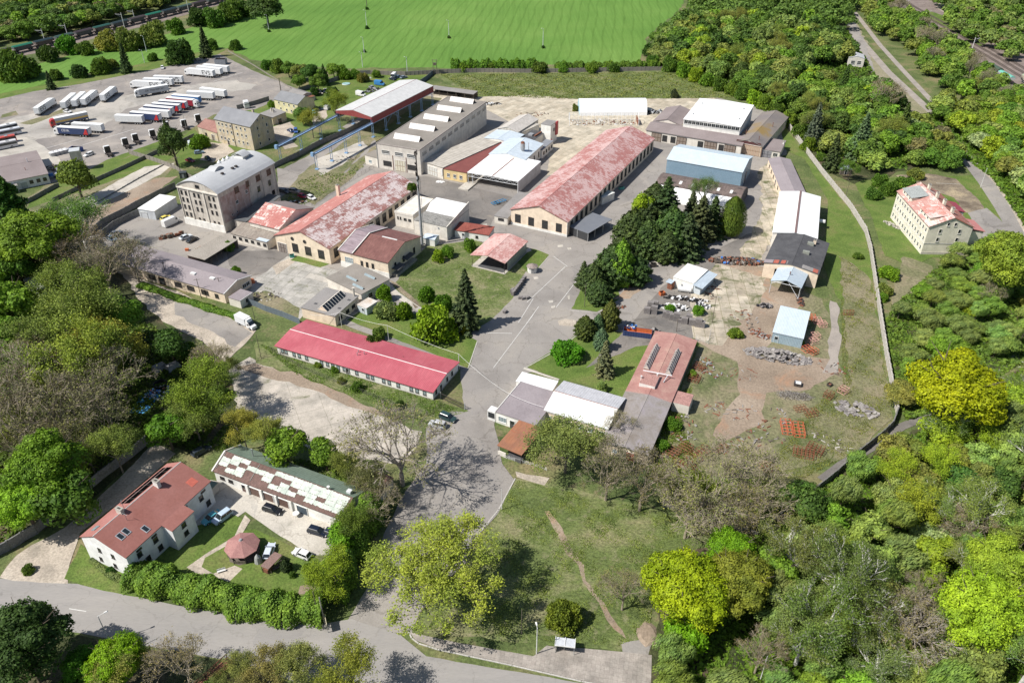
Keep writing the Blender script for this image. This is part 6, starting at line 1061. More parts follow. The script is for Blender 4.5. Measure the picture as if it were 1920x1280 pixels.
van((614,205),(10,-8),WHT,'white camper beside the yellow bushes',4,2.2); van((362,276),(14,10),(.6,.65,.68),'white and grey van with a tarp behind the mill',5.6,2.4)
def bus(p,ang,colr,label,L=12):
    g0=G(*p); g1=G(p[0]+ang[0],p[1]+ang[1]); k=empty('bus',(g0.x,g0.y,.02),math.atan2((g1-g0).y,(g1-g0).x),label,'bus'); m=MB(); m.hull([(-L/2,-1.25,.35),(L/2,-1.25,.35),(L/2,1.25,.35),(-L/2,1.25,.35)],[(-L/2+.1,-1.15,3.0),(L/2-.25,-1.15,3.0),(L/2-.25,1.15,3.0),(-L/2+.1,1.15,3.0)]); b=m.build('body',PAINT,k); b.color=(*colr,1)
    m=MB(); m.box(-L/2+.5,L/2-.3,-1.24,1.24,1.5,2.5); m.box(L/2-.22,L/2-.05,-1.1,1.1,1.2,2.6); m.build('windows',GLASS,k); m=MB(); [m.box(x,x+1.2,-.6,.6,3.0,3.18) for x in (-L*.3,L*.15)]; m.build('roof_hatch',STEELG,k)
    for x in (-L/2+2.6,L/2-2.6):
        for s_ in (-1.12,1.12): inst(WH[.5],'wheel',k,(x,s_,.5))
bus((8,247),(40,-9),WHT,'white coach at the left edge, rearmost'); bus((14,255),(40,-8),(.6,.62,.65),'white coach with dark side at the left edge, middle one'); bus((4,270),(40,-8),(.5,.07,.04),'red-topped coach at the left edge'); bus((6,279),(40,-8),(.62,.6,.6),'white and red coach nearest at the left edge'); bus((70,546),(40,30),WHT,'old white bus stranded among the trees on the left',10)
# box van
g0=G(463,611); a=math.atan2((G(485,622)-G(440,600)).y,(G(485,622)-G(440,600)).x); k=empty('box_van',(g0.x,g0.y,.02),a,'white box van with a grey cargo box by the slate-grey fence','van'); MB().box(-3.6,.9,-1.1,1.1,.8,3.0).build('cargo_box',surf('box_side',[(.60,.62,.64),(.68,.7,.71)],.5,famt=.05),k); MB().box(-3.65,.95,-1.13,1.13,3.0,3.06).build('box_roof',FRAMEW,k)
m=MB(); secs=[[(x,-w,.4),(x,-w,z*.6),(x,-w*.85,z),(x,w*.85,z),(x,w,z*.6),(x,w,.4)][::-1] for x,z,w in ((.96,2.95,1),(1.7,2.9,1),(2.0,2.2,.98),(2.6,1.35,.97),(3.5,1.15,.93),(3.6,.8,.85))]; loft(m,secs); m.build('cab',PAINT,k).color=(*WHT,1)
m=MB(); m.hull([(2.03,-.8,2.17),(2.6,-.86,1.37),(2.6,.86,1.37),(2.03,.8,2.17)][::-1],[(2.07,-.8,2.2),(2.64,-.86,1.4),(2.64,.86,1.4),(2.07,.8,2.2)][::-1]); m.box(1.5,2.2,-1.0,1.0,1.3,1.8); m.build('windscreen',GLASS,k)
for x in (-2.3,2.6):
    for s_ in (-.95,.95): inst(WH[.5],'wheel',k,(x,s_,.5),scale=(.8,1,.8))
# lorries: curtain trailers, tractor units
def text_mesh(s,size,key):
    if ('txt',s) not in MC:
        c=bpy.data.curves.new('lettering','FONT'); c.body=s; c.size=size; c.align_x='CENTER'; c.align_y='CENTER'; c.extrude=.01; o=bpy.data.objects.new('lettering',c); COL.objects.link(o); bpy.context.view_layer.update()
        me=bpy.data.meshes.new_from_object(o.evaluated_get(bpy.context.evaluated_depsgraph_get())); bpy.data.objects.remove(o); me.materials.clear(); me.materials.append(key); MC[('txt',s)]=me
    return MC[('txt',s)]
def trailer_mesh():
    m=MB(); m.box(-7.2,7.2,-1.25,1.25,1.15,3.9); return m.mesh('cargo_box',[BOXP])
TRB=trailer_mesh(); m=MB(); m.box(-7.22,7.22,-1.28,1.28,3.9,4.0); TRR=m.mesh('roof',[rib('trailer_roof',(.74,.75,.75),(.70,.71,.71),1.2,'X',.6,shade=.05,mottle=.05)])
m=MB(); m.box(-7.1,7.1,-.5,.5,.85,1.15); m.box(-7.2,-6.9,-1.2,1.2,.5,.8); m.box(-2.5,1.5,-1.15,-.9,.45,1.0); m.box(-2.5,1.5,.9,1.15,.45,1.0); m.box(3.6,3.8,-.9,-.7,0,1.1); m.box(3.6,3.8,.7,.9,0,1.1); m.box(-7.23,-7.21,-1.15,1.15,1.3,3.7,1); TRC=m.mesh('chassis',[FRAMED,STEELW])
def roofpt(p,q,z=4.0):
    a,b=G(*p,z),G(*q,z); c=(a+b)/2; return c,math.atan2((a-b).y,(a-b).x),(a-b).length
def trailer(front,rear,colr,label,mark=None,tri=False,cab=None,stripe=False):
    c,a,L=roofpt(front,rear); s=max(.82,min(1.08,L/14.4)); k=empty('trailer',(c.x,c.y,.02),a,label,'trailer','lorry trailers in the lorry park' if 0 else None); k.scale=(s,1,1)
    b=inst(TRB,'cargo_box',k,color=colr); inst(TRR,'roof',k); inst(TRC,'chassis',k)
    for x in (-5.6,-4.3,-3.0):
        for s_ in (-1.05,1.05): inst(WH[.5],'wheel',k,(x,s_,.5))
    if mark:
        for sd in (-1,1):
            o=inst(text_mesh(mark[0],mark[1],mark[2]),'lettering',k,(mark[3],sd*1.268,2.6)); o.rotation_euler=(PI/2,0,0 if sd<0 else PI)
    if tri:
        for sd in (-1,1): m=MB(); f=[(-6.9,sd*1.27,1.2),(-4.6,sd*1.27,1.2),(-6.2,sd*1.27,3.8),(-6.7,sd*1.27,3.8)]; m.face(f if sd<0 else f[::-1]); m.build('red_emblem',flat('signal_red',(.5,.03,.03)),k)
    if stripe:
        for sd in (-1,1): m=MB(); f=[(-7.1,sd*1.27,1.9),(7.1,sd*1.27,1.9),(7.1,sd*1.27,2.7),(-7.1,sd*1.27,2.7)]; m.face(f if sd<0 else f[::-1]); m.build('yellow_stripe',flat('stripe_yellow',(.62,.42,.12)),k); m=MB(); f=[(-7.1,sd*1.266,1.16),(7.1,sd*1.266,1.16),(7.1,sd*1.266,1.9),(-7.1,sd*1.266,1.9)]; m.face(f if sd<0 else f[::-1]); m.build('blue_stripe',flat('stripe_blue',(.08,.11,.2)),k)
    if cab:
        off=8.1*s; p=c+Vector((math.cos(a),math.sin(a),0))*off; tractor((p.x,p.y),a,cab[0],cab[1])
TM={}
def tractor_m():
    if TM: return TM
    m=MB(); secs=[[(x,-w,z0),(x,-w,z1*.7),(x,-w*.92,z1),(x,w*.92,z1),(x,w,z1*.7),(x,w,z0)][::-1] for x,z0,z1,w in ((-1.1,.9,3.75,1.2),(.3,.9,3.7,1.22),(.95,.8,3.2,1.22),(1.15,.5,2.6,1.2),(1.2,.4,1.2,1.15))]; loft(m,secs); TM['cab']=m.mesh('cab',[PAINT])
    m=MB(); m.hull([(.93,-1.05,3.1),(1.17,-1.1,2.1),(1.17,1.1,2.1),(.93,1.05,3.1)][::-1],[(.99,-1.05,3.12),(1.23,-1.1,2.12),(1.23,1.1,2.12),(.99,1.05,3.12)][::-1]); m.box(.1,.9,-1.235,1.235,1.9,2.7); TM['win']=m.mesh('windscreen',[GLASS])
    m=MB(); m.box(-4.9,1.0,-.45,.45,.7,1.0); m.box(-1.3,-1.12,-1.15,1.15,1.0,3.6); m.box(-4.4,-3.0,-.6,.6,1.0,1.18); m.box(-4.9,-4.7,-1.2,1.2,.6,.85); m.box(-2.6,-1.4,-1.15,-.6,.4,1.0); m.box(-2.6,-1.4,.6,1.15,.4,1.0); TM['ch']=m.mesh('chassis',[FRAMED]); return TM
def tractor(xy,a,colr,label,rear=True):
    t=tractor_m(); k=empty('lorry_cab',(xy[0],xy[1],.02),a,label,'lorry'); inst(t['cab'],'cab',k,color=colr); inst(t['win'],'windscreen',k); inst(t['ch'],'chassis',k)
    for x in (.3,-3.7):
        for s_ in (-1.0,1.0): inst(WH[.5],'wheel',k,(x,s_,.5))
DKT=flat('letter_dark',(.03,.03,.035)); WTT=flat('letter_white',(.75,.75,.75)); NAV=(.035,.055,.13); OFFW=(.66,.67,.66); PW=(.72,.73,.73); EV=('EVS',3.2,DKT,-3.4)
trailer((94.6,184),(66,202.5),PW,'white lettered trailer standing alone at the far left of the lorry park',EV,cab=(WHT,'white lorry cab on the far-left lettered trailer'))
trailer((137.5,174),(116,192),PW,'white lettered trailer, left one of the close-packed three',EV); trailer((155.4,171.6),(136.6,188.6),PW,'white lettered trailer, middle one of the close-packed three',EV)
trailer((175,169),(153.6,186),PW,'white lettered trailer, right one of the close-packed three',EV,cab=(WHT,'white lorry cab on the right one of the close-packed three')); trailer((210.7,162),(190,178),PW,'white lettered trailer just right of the close-packed three',EV,cab=(WHT,'white lorry cab right of the close-packed three'))
trailer((353,127.7),(400,132),PW,'white lettered trailer nearest in the top right trio',EV,cab=(WHT,'white lorry cab at the left of the top right trio')); trailer((368,123),(416,128.6),PW,'white trailer, middle of the top right trio'); trailer((380.7,120),(428,124.6),(.6,.61,.62),'white trailer with greyish rear, rearmost of the top right trio')
trailer((250,151),(305,153.6),PW,'white lettered trailer, nearest of the middle trio',EV,cab=(WHT,'white lorry cab of the middle trio')); trailer((269,146.4),(322.7,148),PW,'white lettered trailer, second of the middle trio',EV); trailer((288,142),(341.4,143),PW,'white lettered trailer, rearmost of the middle trio',EV)
trailer((258.4,167),(313.8,158),(.42,.44,.46),'grey curtain trailer lettered transport, slanting in front of the middle trio',('DK TRANSPORT',1.3,DKT,-.5),cab=(WHT,'white lorry cab pulling the grey slanting trailer'))
trailer((351,170.5),(400,173),OFFW,'plain off-white trailer, left of the pair at the right end'); trailer((376,164),(422,169.6),OFFW,'plain off-white trailer, rearmost of the pair at the right end')
trailer((373.6,181),(323.6,177),(.05,.18,.42),'blue trailer with white roof, top of the slanting row'); 
trailer((363,186.6),(313,182),(.3,.03,.05),'red-sided trailer behind the white cab in the slanting row',None,False,(WHT,'white lorry cab at the front of the slanting row'))
for f,r_,c_,lb in (((298.6,187.5),(348.6,191),NAV,'navy trailer with red emblem, third in the slanting row'),((286,192.5),(336,196.4),NAV,'navy trailer with red emblem, fourth in the slanting row'),((271,197),(322.7,202),NAV,'dark navy trailer, fifth in the slanting row'),((262,203.6),(317,208),OFFW,'white trailer between two navy ones in the slanting row'),((245,209),(298.6,213.4),NAV,'navy trailer with red emblem next to the last white one'),((216,215),(267,217),OFFW,'off-white trailer, lowest of the slanting row')): trailer(f,r_,c_,lb,None,c_==NAV)
trailer((109,236.8),(166,240),NAV,'navy lettered trailer with a red emblem in front of the red cab',('CEVA',1.5,WTT,3.5),True,(WHT,'white lorry cab next to the red one')); trailer((135.7,229.6),(191,233),OFFW,'off-white trailer parked against the navy lettered one')
trailer((100,221.6),(161.6,209),(.40,.42,.45),'grey trailer with yellow and blue stripes behind the red cab',None,False,((.45,.03,.03),'bright red lorry cab in the lorry park'),True)
for i,(px,py) in enumerate(((203,289),(236,274),(255,266),(287,258),(313,243),(346,239),(372,229))):
    g=G(px,py); g2=G(px-8,py-8); tractor((g.x,g.y),math.atan2((g2-g).y,(g2-g).x),WHT,'white tractor unit without trailer, '+['first from the left, by the concrete tower','second from the left','third from the left','fourth from the left','fifth, half behind the conifer','sixth, by the lamp post','seventh, nearest the old block'][i])
g=G(463,203); tractor((g.x,g.y),R(-60),WHT,'white tractor unit behind the old apartment block')
# ------------------------------------------------ railway wagons
WG={}
def wagon(px,py,colr,label,a=None,roofc=None):
    if not WG:
        m=MB(); m.hull([(-4,-1.1,1.3),(4,-1.1,1.3),(4,1.1,1.3),(-4,1.1,1.3)],[(-6,-1.5,3.5),(6,-1.5,3.5),(6,1.5,3.5),(-6,1.5,3.5)]); [m.box(x-.08,x+.08,-1.52,1.52,2.2,3.5) for x in lin(-5.9,5.9,7)]; WG['b']=m.mesh('hopper',[BOXP])
        m=MB(); m.hull([(-6,-1.5,3.5),(6,-1.5,3.5),(6,1.5,3.5),(-6,1.5,3.5)],[(-5.9,-.5,4.1),(5.9,-.5,4.1),(5.9,.5,4.1),(-5.9,.5,4.1)]); WG['r']=m.mesh('roof',[BOXP]); m=MB(); m.box(-6.3,6.3,-1.1,1.1,.95,1.2); m.box(-6.2,-4.6,-1.2,1.2,1.2,1.5); m.box(4.6,6.2,-1.2,1.2,1.2,1.5); WG['c']=m.mesh('underframe',[FRAMED])
    g=G(px,py); k=empty('hopper_wagon',(g.x,g.y,.3),a,label,'railway wagon'); inst(WG['b'],'hopper',k,color=colr); inst(WG['r'],'roof',k,color=roofc or colr); inst(WG['c'],'underframe',k)
    for x in (-5,-3.6,3.6,5):
        for s_ in (-.75,.75): inst(WH[.5],'wheel',k,(x,s_,.5))
P0=G(-40,116.5); P1=G(420,2); d=(P1-P0); a=math.atan2(d.y,d.x); Ln=d.length; n=int(Ln/13.6); rnd=random.Random(4)
def PX(v):
    D=v.y*cc+(HC-v.z)*cs; return 960+F*v.x/D,640+F*((HC-v.z)*cc-v.y*cs)/D
cols=[(.03,.05,.055),(.07,.055,.055),(.02,.16,.10),(.025,.045,.055),(.05,.09,.08),(.06,.045,.05),(.03,.10,.08)]
od=['leftmost','second','third','fourth','fifth','sixth','seventh','eighth','ninth','tenth','eleventh','twelfth','thirteenth','fourteenth','fifteenth','sixteenth','seventeenth','eighteenth','nineteenth','twentieth','twenty-first','twenty-second','twenty-third','twenty-fourth']
tr=[(-60,122),(0,108),(100,84),(200,59),(300,34),(400,8),(440,-5)]; TP=[G(*p) for p in tr]; cum=[0]
for p,q in zip(TP,TP[1:]): cum.append(cum[-1]+(q-p).length)
s_=6; i=0
while s_<cum[-1]-8 and i<24:
    j=max(k for k in range(len(cum)-1) if cum[k]<=s_); p=TP[j].lerp(TP[j+1],(s_-cum[j])/(cum[j+1]-cum[j])); dd=TP[j+1]-TP[j]; x,y=PX(p)
    c_=cols[i%7]; wagon(x,y,(.10,.11,.11) if i%3 else (.13,.11,.1),'coal hopper wagon, %s from the left in the train'%od[i],math.atan2(dd.y,dd.x),c_); s_+=13.6; i+=1
dd=G(1900,152)-G(1860,130); a=math.atan2(dd.y,dd.x); wagon(1883,153,(.5,.52,.5),'white wagon with a turquoise roof on the right-hand railway',a,(.15,.42,.34)); wagon(1862,138,(.12,.14,.1),'dark green wagon behind the turquoise-roofed one',a,(.06,.09,.06)); wagon(1928,160,(.45,.42,.33),'cream wagon at the right frame edge',a,(.3,.35,.25))
NWD='one two three four five six seven eight nine ten eleven twelve thirteen'.split()
# ------------------------------------------------ stacks, crates, scrap
def palletstack_mesh(n,w=1.2,d=.8,hgt=.15):
    m=MB()
    for i in range(n):
        z=i*hgt; [m.box(-w/2,w/2,y-.05,y+.05,z,z+hgt*.6) for y in (-d/2+.05,0,d/2-.05)]; m.box(-w/2,w/2,-d/2,d/2,z+hgt*.62,z+hgt*.85)
    return m.mesh('stack',[surf('grey_pallet_wood',[(.16,.145,.14),(.27,.25,.24)],1.5,fine=8,famt=.3)])
PS={n:palletstack_mesh(n) for n in (5,9,12,15)}
def stack(px,py,n,rz,label,grp=None,s=1.1,color=None):
    g=G(px,py); k=inst(PS[n],'pallet_stack',None,(g.x,g.y,.05),rz,scale=(s,s,s)); tag(k,label,'pallets',grp); return k
sp=[(1213,587,9),(1219,580,12),(1226,588,12),(1228,575,9),(1248,594,9),(1254,596,9),(1261,599,9),(1268,601,12),(1276,604,5),(1283,606,9),(1291,604,12),(1297,609,9),(1309,612,12),(1315,613,9)]
wd=['first','second','third','fourth','fifth','sixth','seventh','eighth','ninth','tenth','eleventh','twelfth','thirteenth','fourteenth','fifteenth','sixteenth','seventeenth','eighteenth','nineteenth','twentieth']
for i,(x,y,n) in enumerate(sp): stack(x,y,n,R(-15+rnd.uniform(-4,4)),'dark grey pallet stack in the long row by the plastic heap, %s from the left'%wd[i],'pallet stacks by the lane',1.5)
for i,(x,y) in enumerate(((963,553),(966,549),(969,545),(972,541),(976,536),(979,531),(983,526),(961,549))): stack(x,y,9,R(55),'black crate stack along the lawn edge by the octagonal kiosk, %s from the bottom'%wd[i],'crate stacks by the kiosk',1.1)
for i,(x,y) in enumerate(((976,560),(982,561),(989,560),(947,586))): stack(x,y,5,R(20*i),['white wire crate beside the crate row, left','white wire crate beside the crate row, middle','tipped pale crate next to the wire ones','small red and grey crate at the lawn corner'][i])
def stillage(px,py,rz,colr,label,nx=2,ny=4,h=1.0,s=1.2,name='steel_frame'):
    g=G(px,py); k=empty(name,(g.x,g.y,.05),rz,label,'steel frame'); m=MB(); X=[-nx*s/2+i*s for i in range(nx+1)]; Y=[-ny*s/2+i*s for i in range(ny+1)]
    for x in X:
        for z in (.1,h): m.bar((x,Y[0],z),(x,Y[-1],z),.06)
        for y in Y: m.bar((x,y,0),(x,y,h),.06)
    for y in Y:
        for z in (.1,h): m.bar((X[0],y,z),(X[-1],y,z),.06)
    m.build('frame',objr,k).color=(*colr,1)
objr=objcol('painted_iron',.7,0,.3,.25,4.)
OR=(.52,.12,.06); PK=(.55,.30,.26); RS=(.20,.075,.04)
stillage(1474,803,R(-8),OR,'orange-red steel crate frame lying in the scrap yard, left of the pair'); stillage(1497,808,R(-10),OR,'orange-red steel crate frame lying in the scrap yard, right of the pair')
for i,(x,y,c,l) in enumerate(((1521,599,OR,'orange frame against the metal shed, rearmost'),(1532,605,PK,'pink-white frame beside the metal shed, upper'),(1541,611,PK,'pink-white frame right of the upper one'),(1528,633,PK,'pinkish frame stack below, upper one'),(1524,643,PK,'pinkish frame stack below, middle one'),(1512,658,OR,'orange frame at the pallet heap, left'),(1524,662,OR,'orange frame at the pallet heap, right'),(1580,735,PK,'small pinkish frame on the grass east of the puddle'),(1553,744,RS,'rust-brown frame near the orange earth'))): stillage(x,y,R(-10+i*7),c,l,2,2,1.3,1.0)
for i,(x,y,nx,ny,l) in enumerate(((1350,843,4,2,'long rusty rack frame in the scrap yard'),(1506,852,5,3,'jumbled rusty rods frame near the big bushes'),(1527,846,4,3,'second rusty rods frame close to the wall'),(1262,850,3,3,'rusty cage among weeds by the grey-red roof, upper'),(1285,842,3,3,'rusty cage among weeds, beside the upper one'),(1300,862,4,3,'rusty cage among weeds, middle'),(1270,872,3,3,'rusty cage among weeds, lower left'),(1293,882,4,3,'rusty cage among weeds, lowest'),(1320,850,3,3,'rusty cage right of the weedy group'),(1310,690,3,3,'rusty heap by the annex, upper'),(1302,712,3,3,'rusty heap by the annex, lower'),(1520,778,3,2,'rusty lattice above the orange pair'),(1500,768,2,3,'rusty lattice left of the grey pallets'),(1440,880,4,3,'rusty lattice at the edge of the bare thicket'),(1590,590,1,3,'thin rusty ladder by the tyre track'))): stillage(x,y,rnd.uniform(0,3),RS,l,nx,ny,.8+.3*(i%3),.9)
def heap(name,label,px,py,rx,ry,n,cols,sz,hmax,rz=0,flatn=.15,kind='stuff',seed=1,cat='scrap'):
    rn=random.Random(seed); g=G(px,py); m=MB()
    for i in range(n):
        r_=math.sqrt(rn.random()); a=rn.uniform(0,6.283); x,y=r_*rx*math.cos(a),r_*ry*math.sin(a); z=hmax*(1-r_)*rn.uniform(.3,1); w,d,h=sz[0]*rn.uniform(.5,1.4),sz[1]*rn.uniform(.5,1.4),sz[2]*rn.uniform(.5,1.5)
        M=Matrix.Translation((x,y,z+h*.5))@Matrix.Rotation(rn.uniform(0,6.28),4,'Z')@Matrix.Rotation(rn.uniform(-.5,.5)*min(1,hmax),4,'X')@Matrix.Rotation(rn.uniform(-.4,.4)*min(1,hmax),4,'Y'); i0=len(m.v); m.box(-w/2,w/2,-d/2,d/2,-h/2,h/2,rn.randrange(len(cols)))
        for q in range(i0,len(m.v)): m.v[q]=tuple(M@Vector(m.v[q]))
    o=m.build(name,cols,None,(g.x,g.y,0),rz); tag(o,label,cat,None,kind); return o
PW1=surf('bleached_wood',[(.24,.22,.205),(.38,.36,.335)],2,fine=8); PW2=MC['grey_pallet_wood']
BLUEP=flat('blue_plastic',(.05,.18,.5),.5); BLKP=flat('black_plastic',(.02,.02,.022),.5); WHP=flat('white_plastic',(.7,.7,.7),.5); ORP=flat('orange_tin',(.5,.14,.05),.6); REDP=flat('brick_red',(.32,.1,.07),.8)
heap('pallet_heap','big heap of bleached broken pallets beside the pale blue metal shed',1458,668,9,3.2,230,[PW1,PW2,PW2],(1.2,.8,.14),2.2,R(-18),seed=2)
heap('pallet_heap','scattered grey pallets on the grass near the right-hand wall',1606,768,5.5,3,70,[PW1,PW2],(1.2,.8,.2),.9,R(-20),seed=3); heap('brush_pile','pile of dry grey brushwood by the orange earth',1490,742,4.5,1.8,400,[PW1,WOOD],(1.6,.04,.04),.8,R(-12),seed=4)
heap('scrap_heap','mixed heap of crates, drums and rusty scrap along the lane bend',1385,492,9.5,2.0,240,[RUST,WOOD,BLKP,FRAMED,WOOD,FRAMED,PW1,RUST,BLUEP,RUST],(.8,.7,.7),1.0,R(-6),seed=5); heap('plastic_heap','white plastic film and sacks heaped between pallets and black tubs',1266,577,4.2,1.8,130,[WHP,WHP,BLKP,PALEC],(.9,.6,.2),1.2,R(-12),seed=6)
heap('tub_row','black tubs and pipes strewn behind the white plastic heap',1285,562,6.5,.9,90,[BLKP,BLKP,FRAMED,WHP],(.7,.5,.5),.6,R(-12),seed=7); heap('tub_row','black and white crates at the right of the plastic heap',1318,575,2.4,1.3,50,[BLKP,WHP],(.9,.5,.5),.6,R(-30),seed=8)
heap('rubble_pile','long pile of broken pinkish bricks behind the open shed',400,458,6.2,.9,180,[REDP,PALEC,GRAVEL],(.35,.25,.2),1.0,R(35),seed=9); heap('rubble_pile','concrete rubble and poles at the left building wall',110,315,8,3,90,[CONC,WOOD,FRAMED,STEELG],(1.5,.5,.4),1.0,R(20),seed=10)
heap('rubble_pile','debris strip at the back of the slab yard',905,196,9,2,80,[CONC,FRAMED,STEELW,WOOD],(1.2,.6,.5),.8,0,seed=11); heap('rubble_pile','tyres and machine parts beside the white tunnel',1224,212,5,1.8,60,[BLKP,STEELG,FRAMED,STEELW],(.9,.7,.8),1.0,R(12),seed=12)
heap('scrap_heap','small black scrap pile on the sandy yard',1434,574,2.2,1.1,40,[PW2,BLKP],(.9,.5,.3),.9,R(-10),seed=13); heap('scrap_heap','rusty and grey parts left of the pallet heap',1425,628,3.5,1.5,60,[RUST,PW1,RUST],(.8,.4,.3),.7,R(-35),seed=14)
heap('scrap_heap','rusty parts against the black-roofed hall',1500,565,.8,3.2,40,[RUST,FRAMED],(.6,.6,.4),.7,0,seed=15); heap('scrap_heap','scattered planks and plates on the weedy scrap ground',1370,770,7,3.4,46,[PW1,RUST,WOOD,RUST],(1.3,.25,.12),.12,0,seed=16)
heap('scrap_heap','scattered boards in the upper scrap ground',1370,700,7,4,30,[PW1,WOOD,RUST,RUST],(1.2,.2,.1),.1,0,seed=17); heap('scrap_heap','garden clutter of sheets and wheels behind the yellow house',610,172,7,4,50,[WHP,PALEC,FRAMED,WOOD],(1.5,.8,.3),.4,0,seed=18)
heap('scrap_heap','pieces of wrecked machinery behind the crane hall',700,170,5,3,46,[FRAMED,STEELG,BLKP],(1.0,.7,.6),.9,R(30),seed=19); heap('scrap_heap','dark machines along the wall of the brown-roofed warehouse',98,332,5,1.4,30,[FRAMED,STEELG,BLUEP],(1.6,1,1.2),.3,R(20),seed=20)
heap('scrap_heap','rusty odds and ends below the wreck row',558,380,3,1,26,[RUST,WHP,FRAMED],(.7,.5,.4),.5,0,seed=21); heap('rubbish_heap','bags, toys and rubbish on and around the blue tarpaulin',300,738,3.6,3,90,[BLKP,WHP,BLUEP,PALEC,REDP],(.5,.4,.35),.7,R(35),seed=22)
heap('scrap_heap','rusty scrap under the conifers on the lane edge',1190,535,4,.7,40,[RUST,FRAMED],(.8,.3,.3),.5,R(20),seed=23); heap('scrap_heap','brown debris strip at the tip of the grass island',1150,580,4,.6,40,[RUST,WOOD],(.8,.3,.3),.5,R(22),seed=24); heap('scrap_heap','stacked crates beside the orange container',1226,622,1.2,.9,14,[PW1,BLKP],(1,.7,.5),.8,0,seed=25)
heap('rubble_pile','rubble at the foot of the ivory apartment house',1678,425,1.2,5,60,[CONC,PALEC],(.6,.5,.3),.6,R(30),seed=26); heap('log_pile','stacks of firewood in the mill yard',322,444,4.2,.7,40,[WOOD,RUST],(.9,.7,.9),.4,R(32),seed=27); heap('hay_mound','pale rocks at the edge of the lorry park',370,113,3,1,30,[PALEC,GRAVEL],(1.1,.8,.5),.6,0,seed=28)
for i,(x,y,rx,ry,n,c,z_) in enumerate(((1280,800,4,6,50,[RUST,WOOD,PW1],.5),(1330,690,3,5,40,[RUST,PW1,STEELG],.4),(1400,830,7,3,40,[RUST,WOOD,PW1],.25),(1450,800,8,5,36,[WOOD,RUST,PW1],.15),(1560,690,3,6,26,[RUST,PW1,WOOD],.25),(1330,545,7,4,44,[WOOD,RUST,PW1,FRAMED],.2),(1400,600,6,4,36,[WOOD,PW1,RUST],.2),(1260,870,6,3,60,[RUST,RUST,WOOD],.7),(1560,830,5,2,24,[PW1,WOOD,PALEC],.15),(1470,470,4,5,30,[RUST,FRAMED,PW1],.3),(500,555,5,3,30,[WOOD,PALEC,FRAMED],.2),(1000,215,9,3,40,[PALEC,WOOD,RUST],.2),(640,300,7,4,30,[WOOD,PALEC],.15))): heap('scrap_scatter','thin scatter of scrap and boards on the yards, patch %s'%NWD[i],x,y,rx,ry,n,c,(.9,.3,.2),z_,R(17*i),seed=60+i)
# individual larger objects
def tubcont(px,py,rz,co,ci,label,L=6,W_=2.4,H=1.5,name='skip'):
    g=G(px,py); k=empty(name,(g.x,g.y,.05),rz,label,'container'); m=MB(); t=.08
    for x0,x1,y0,y1 in ((-L/2,L/2,-W_/2,-W_/2+t),(-L/2,L/2,W_/2-t,W_/2),(-L/2,-L/2+t,-W_/2+t,W_/2-t),(L/2-t,L/2,-W_/2+t,W_/2-t)): m.box(x0,x1,y0,y1,0,H)
    n=int(L/.7); [m.box(-L/2+i*L/n-.04,-L/2+i*L/n+.04,-W_/2-.06,-W_/2-.002,.1,H-.1) for i in range(1,n)]; m.build('body',co,k); m=MB(); m.box(-L/2+t,L/2-t,-W_/2+t,W_/2-t,.1,.35); m.box(-L/2+t,L/2-t,W_/2-t-.02,W_/2-t-.001,.36,H-.05); m.build('lining',ci,k); return k
NAVYC=flat('navy_container',(.03,.05,.14),.6); tubcont(1195,628,R(-13),NAVYC,ORP,'long navy skip with rust-orange inside, beside the conifers',8,2.5,1.7); heap('junk','blue and white junk filling the left end of the navy skip',1183,620,1.8,.9,40,[WHP,BLUEP,BLKP],(.5,.4,.3),.5,R(-13),seed=30).location.z=1.3
tubcont(1241,553,R(20),ORP,RUST,'small orange bin beside the lane below the white hut',1.6,1.4,1.1); tubcont(1495,722,R(-20),FRAMED,WHP,'small black bin filled white on the orange earth',1.8,1.6,.9); tubcont(1555,723,R(40),FRAMED,RUST,'tiny dark bin right of the orange earth',1.2,1,.7)
tubcont(144,283,R(-10),flat('royal_blue',(.05,.09,.3),.6),FRAMED,'blue skip in front of the concrete tower',5,2.4,1.6); tubcont(415,120,0,flat('grey_cont',(.28,.3,.33),.6),FRAMED,'grey container at the top corner of the lorry park',6,4,2.8)
tubcont(1225,500,R(10),FRAMED,BLKP,'black bin in the shade of the conifers',1.8,1.2,1.2); tubcont(1165,355,R(20),flat('teal_bin',(.08,.32,.28),.6),FRAMED,'turquoise bin on the lawn strip beside the mottled red hall',2,1,1); tubcont(548,482,R(20),flat('teal_bin2',(.08,.38,.33),.6),FRAMED,'turquoise tub at the weedy foot of the cream hall',1.4,1.2,.9)
for i,(x,y) in enumerate(((100,292),(108,290),(116,288),(124,286))): g=G(x,y); k=empty('boat_hull',(g.x,g.y,0),R(60),'pale round tank in a row beside the brown warehouse, %s'%wd[i],'tank','tanks by the warehouse'); MB().cyl((0,0),1.3,0,1.5,12,r2=1.4).cyl((0,0),1.4,1.5,1.9,12,r2=.5,mi=1).build('drum',[STEELG,WHP],k)
g=G(935,381); k=empty('low_loader',(g.x,g.y,0),R(38),'bright blue flat trailer frame on the asphalt before the canopy','trailer'); m=MB(); [m.box(-3,3,y-.1,y+.1,.55,.75) for y in (-.9,.9)]; [m.box(x-.08,x+.08,-.9,.9,.57,.73) for x in lin(-2.9,2.9,6)]; m.bar((3,0,.65),(4.2,0,.55),.08); m.build('frame',flat('azure_paint',(.05,.22,.42),.5),k); [inst(WH[.33],'wheel',k,(x,s_,.33)) for x in (-1.2,-.3) for s_ in (-1.1,1.1)]
g=G(825,340); heap('plastic_sheet','crumpled white sheet on the asphalt before the yellow office',825,341,1.6,.8,24,[WHP],(1.1,.7,.06),.3,0,seed=31)
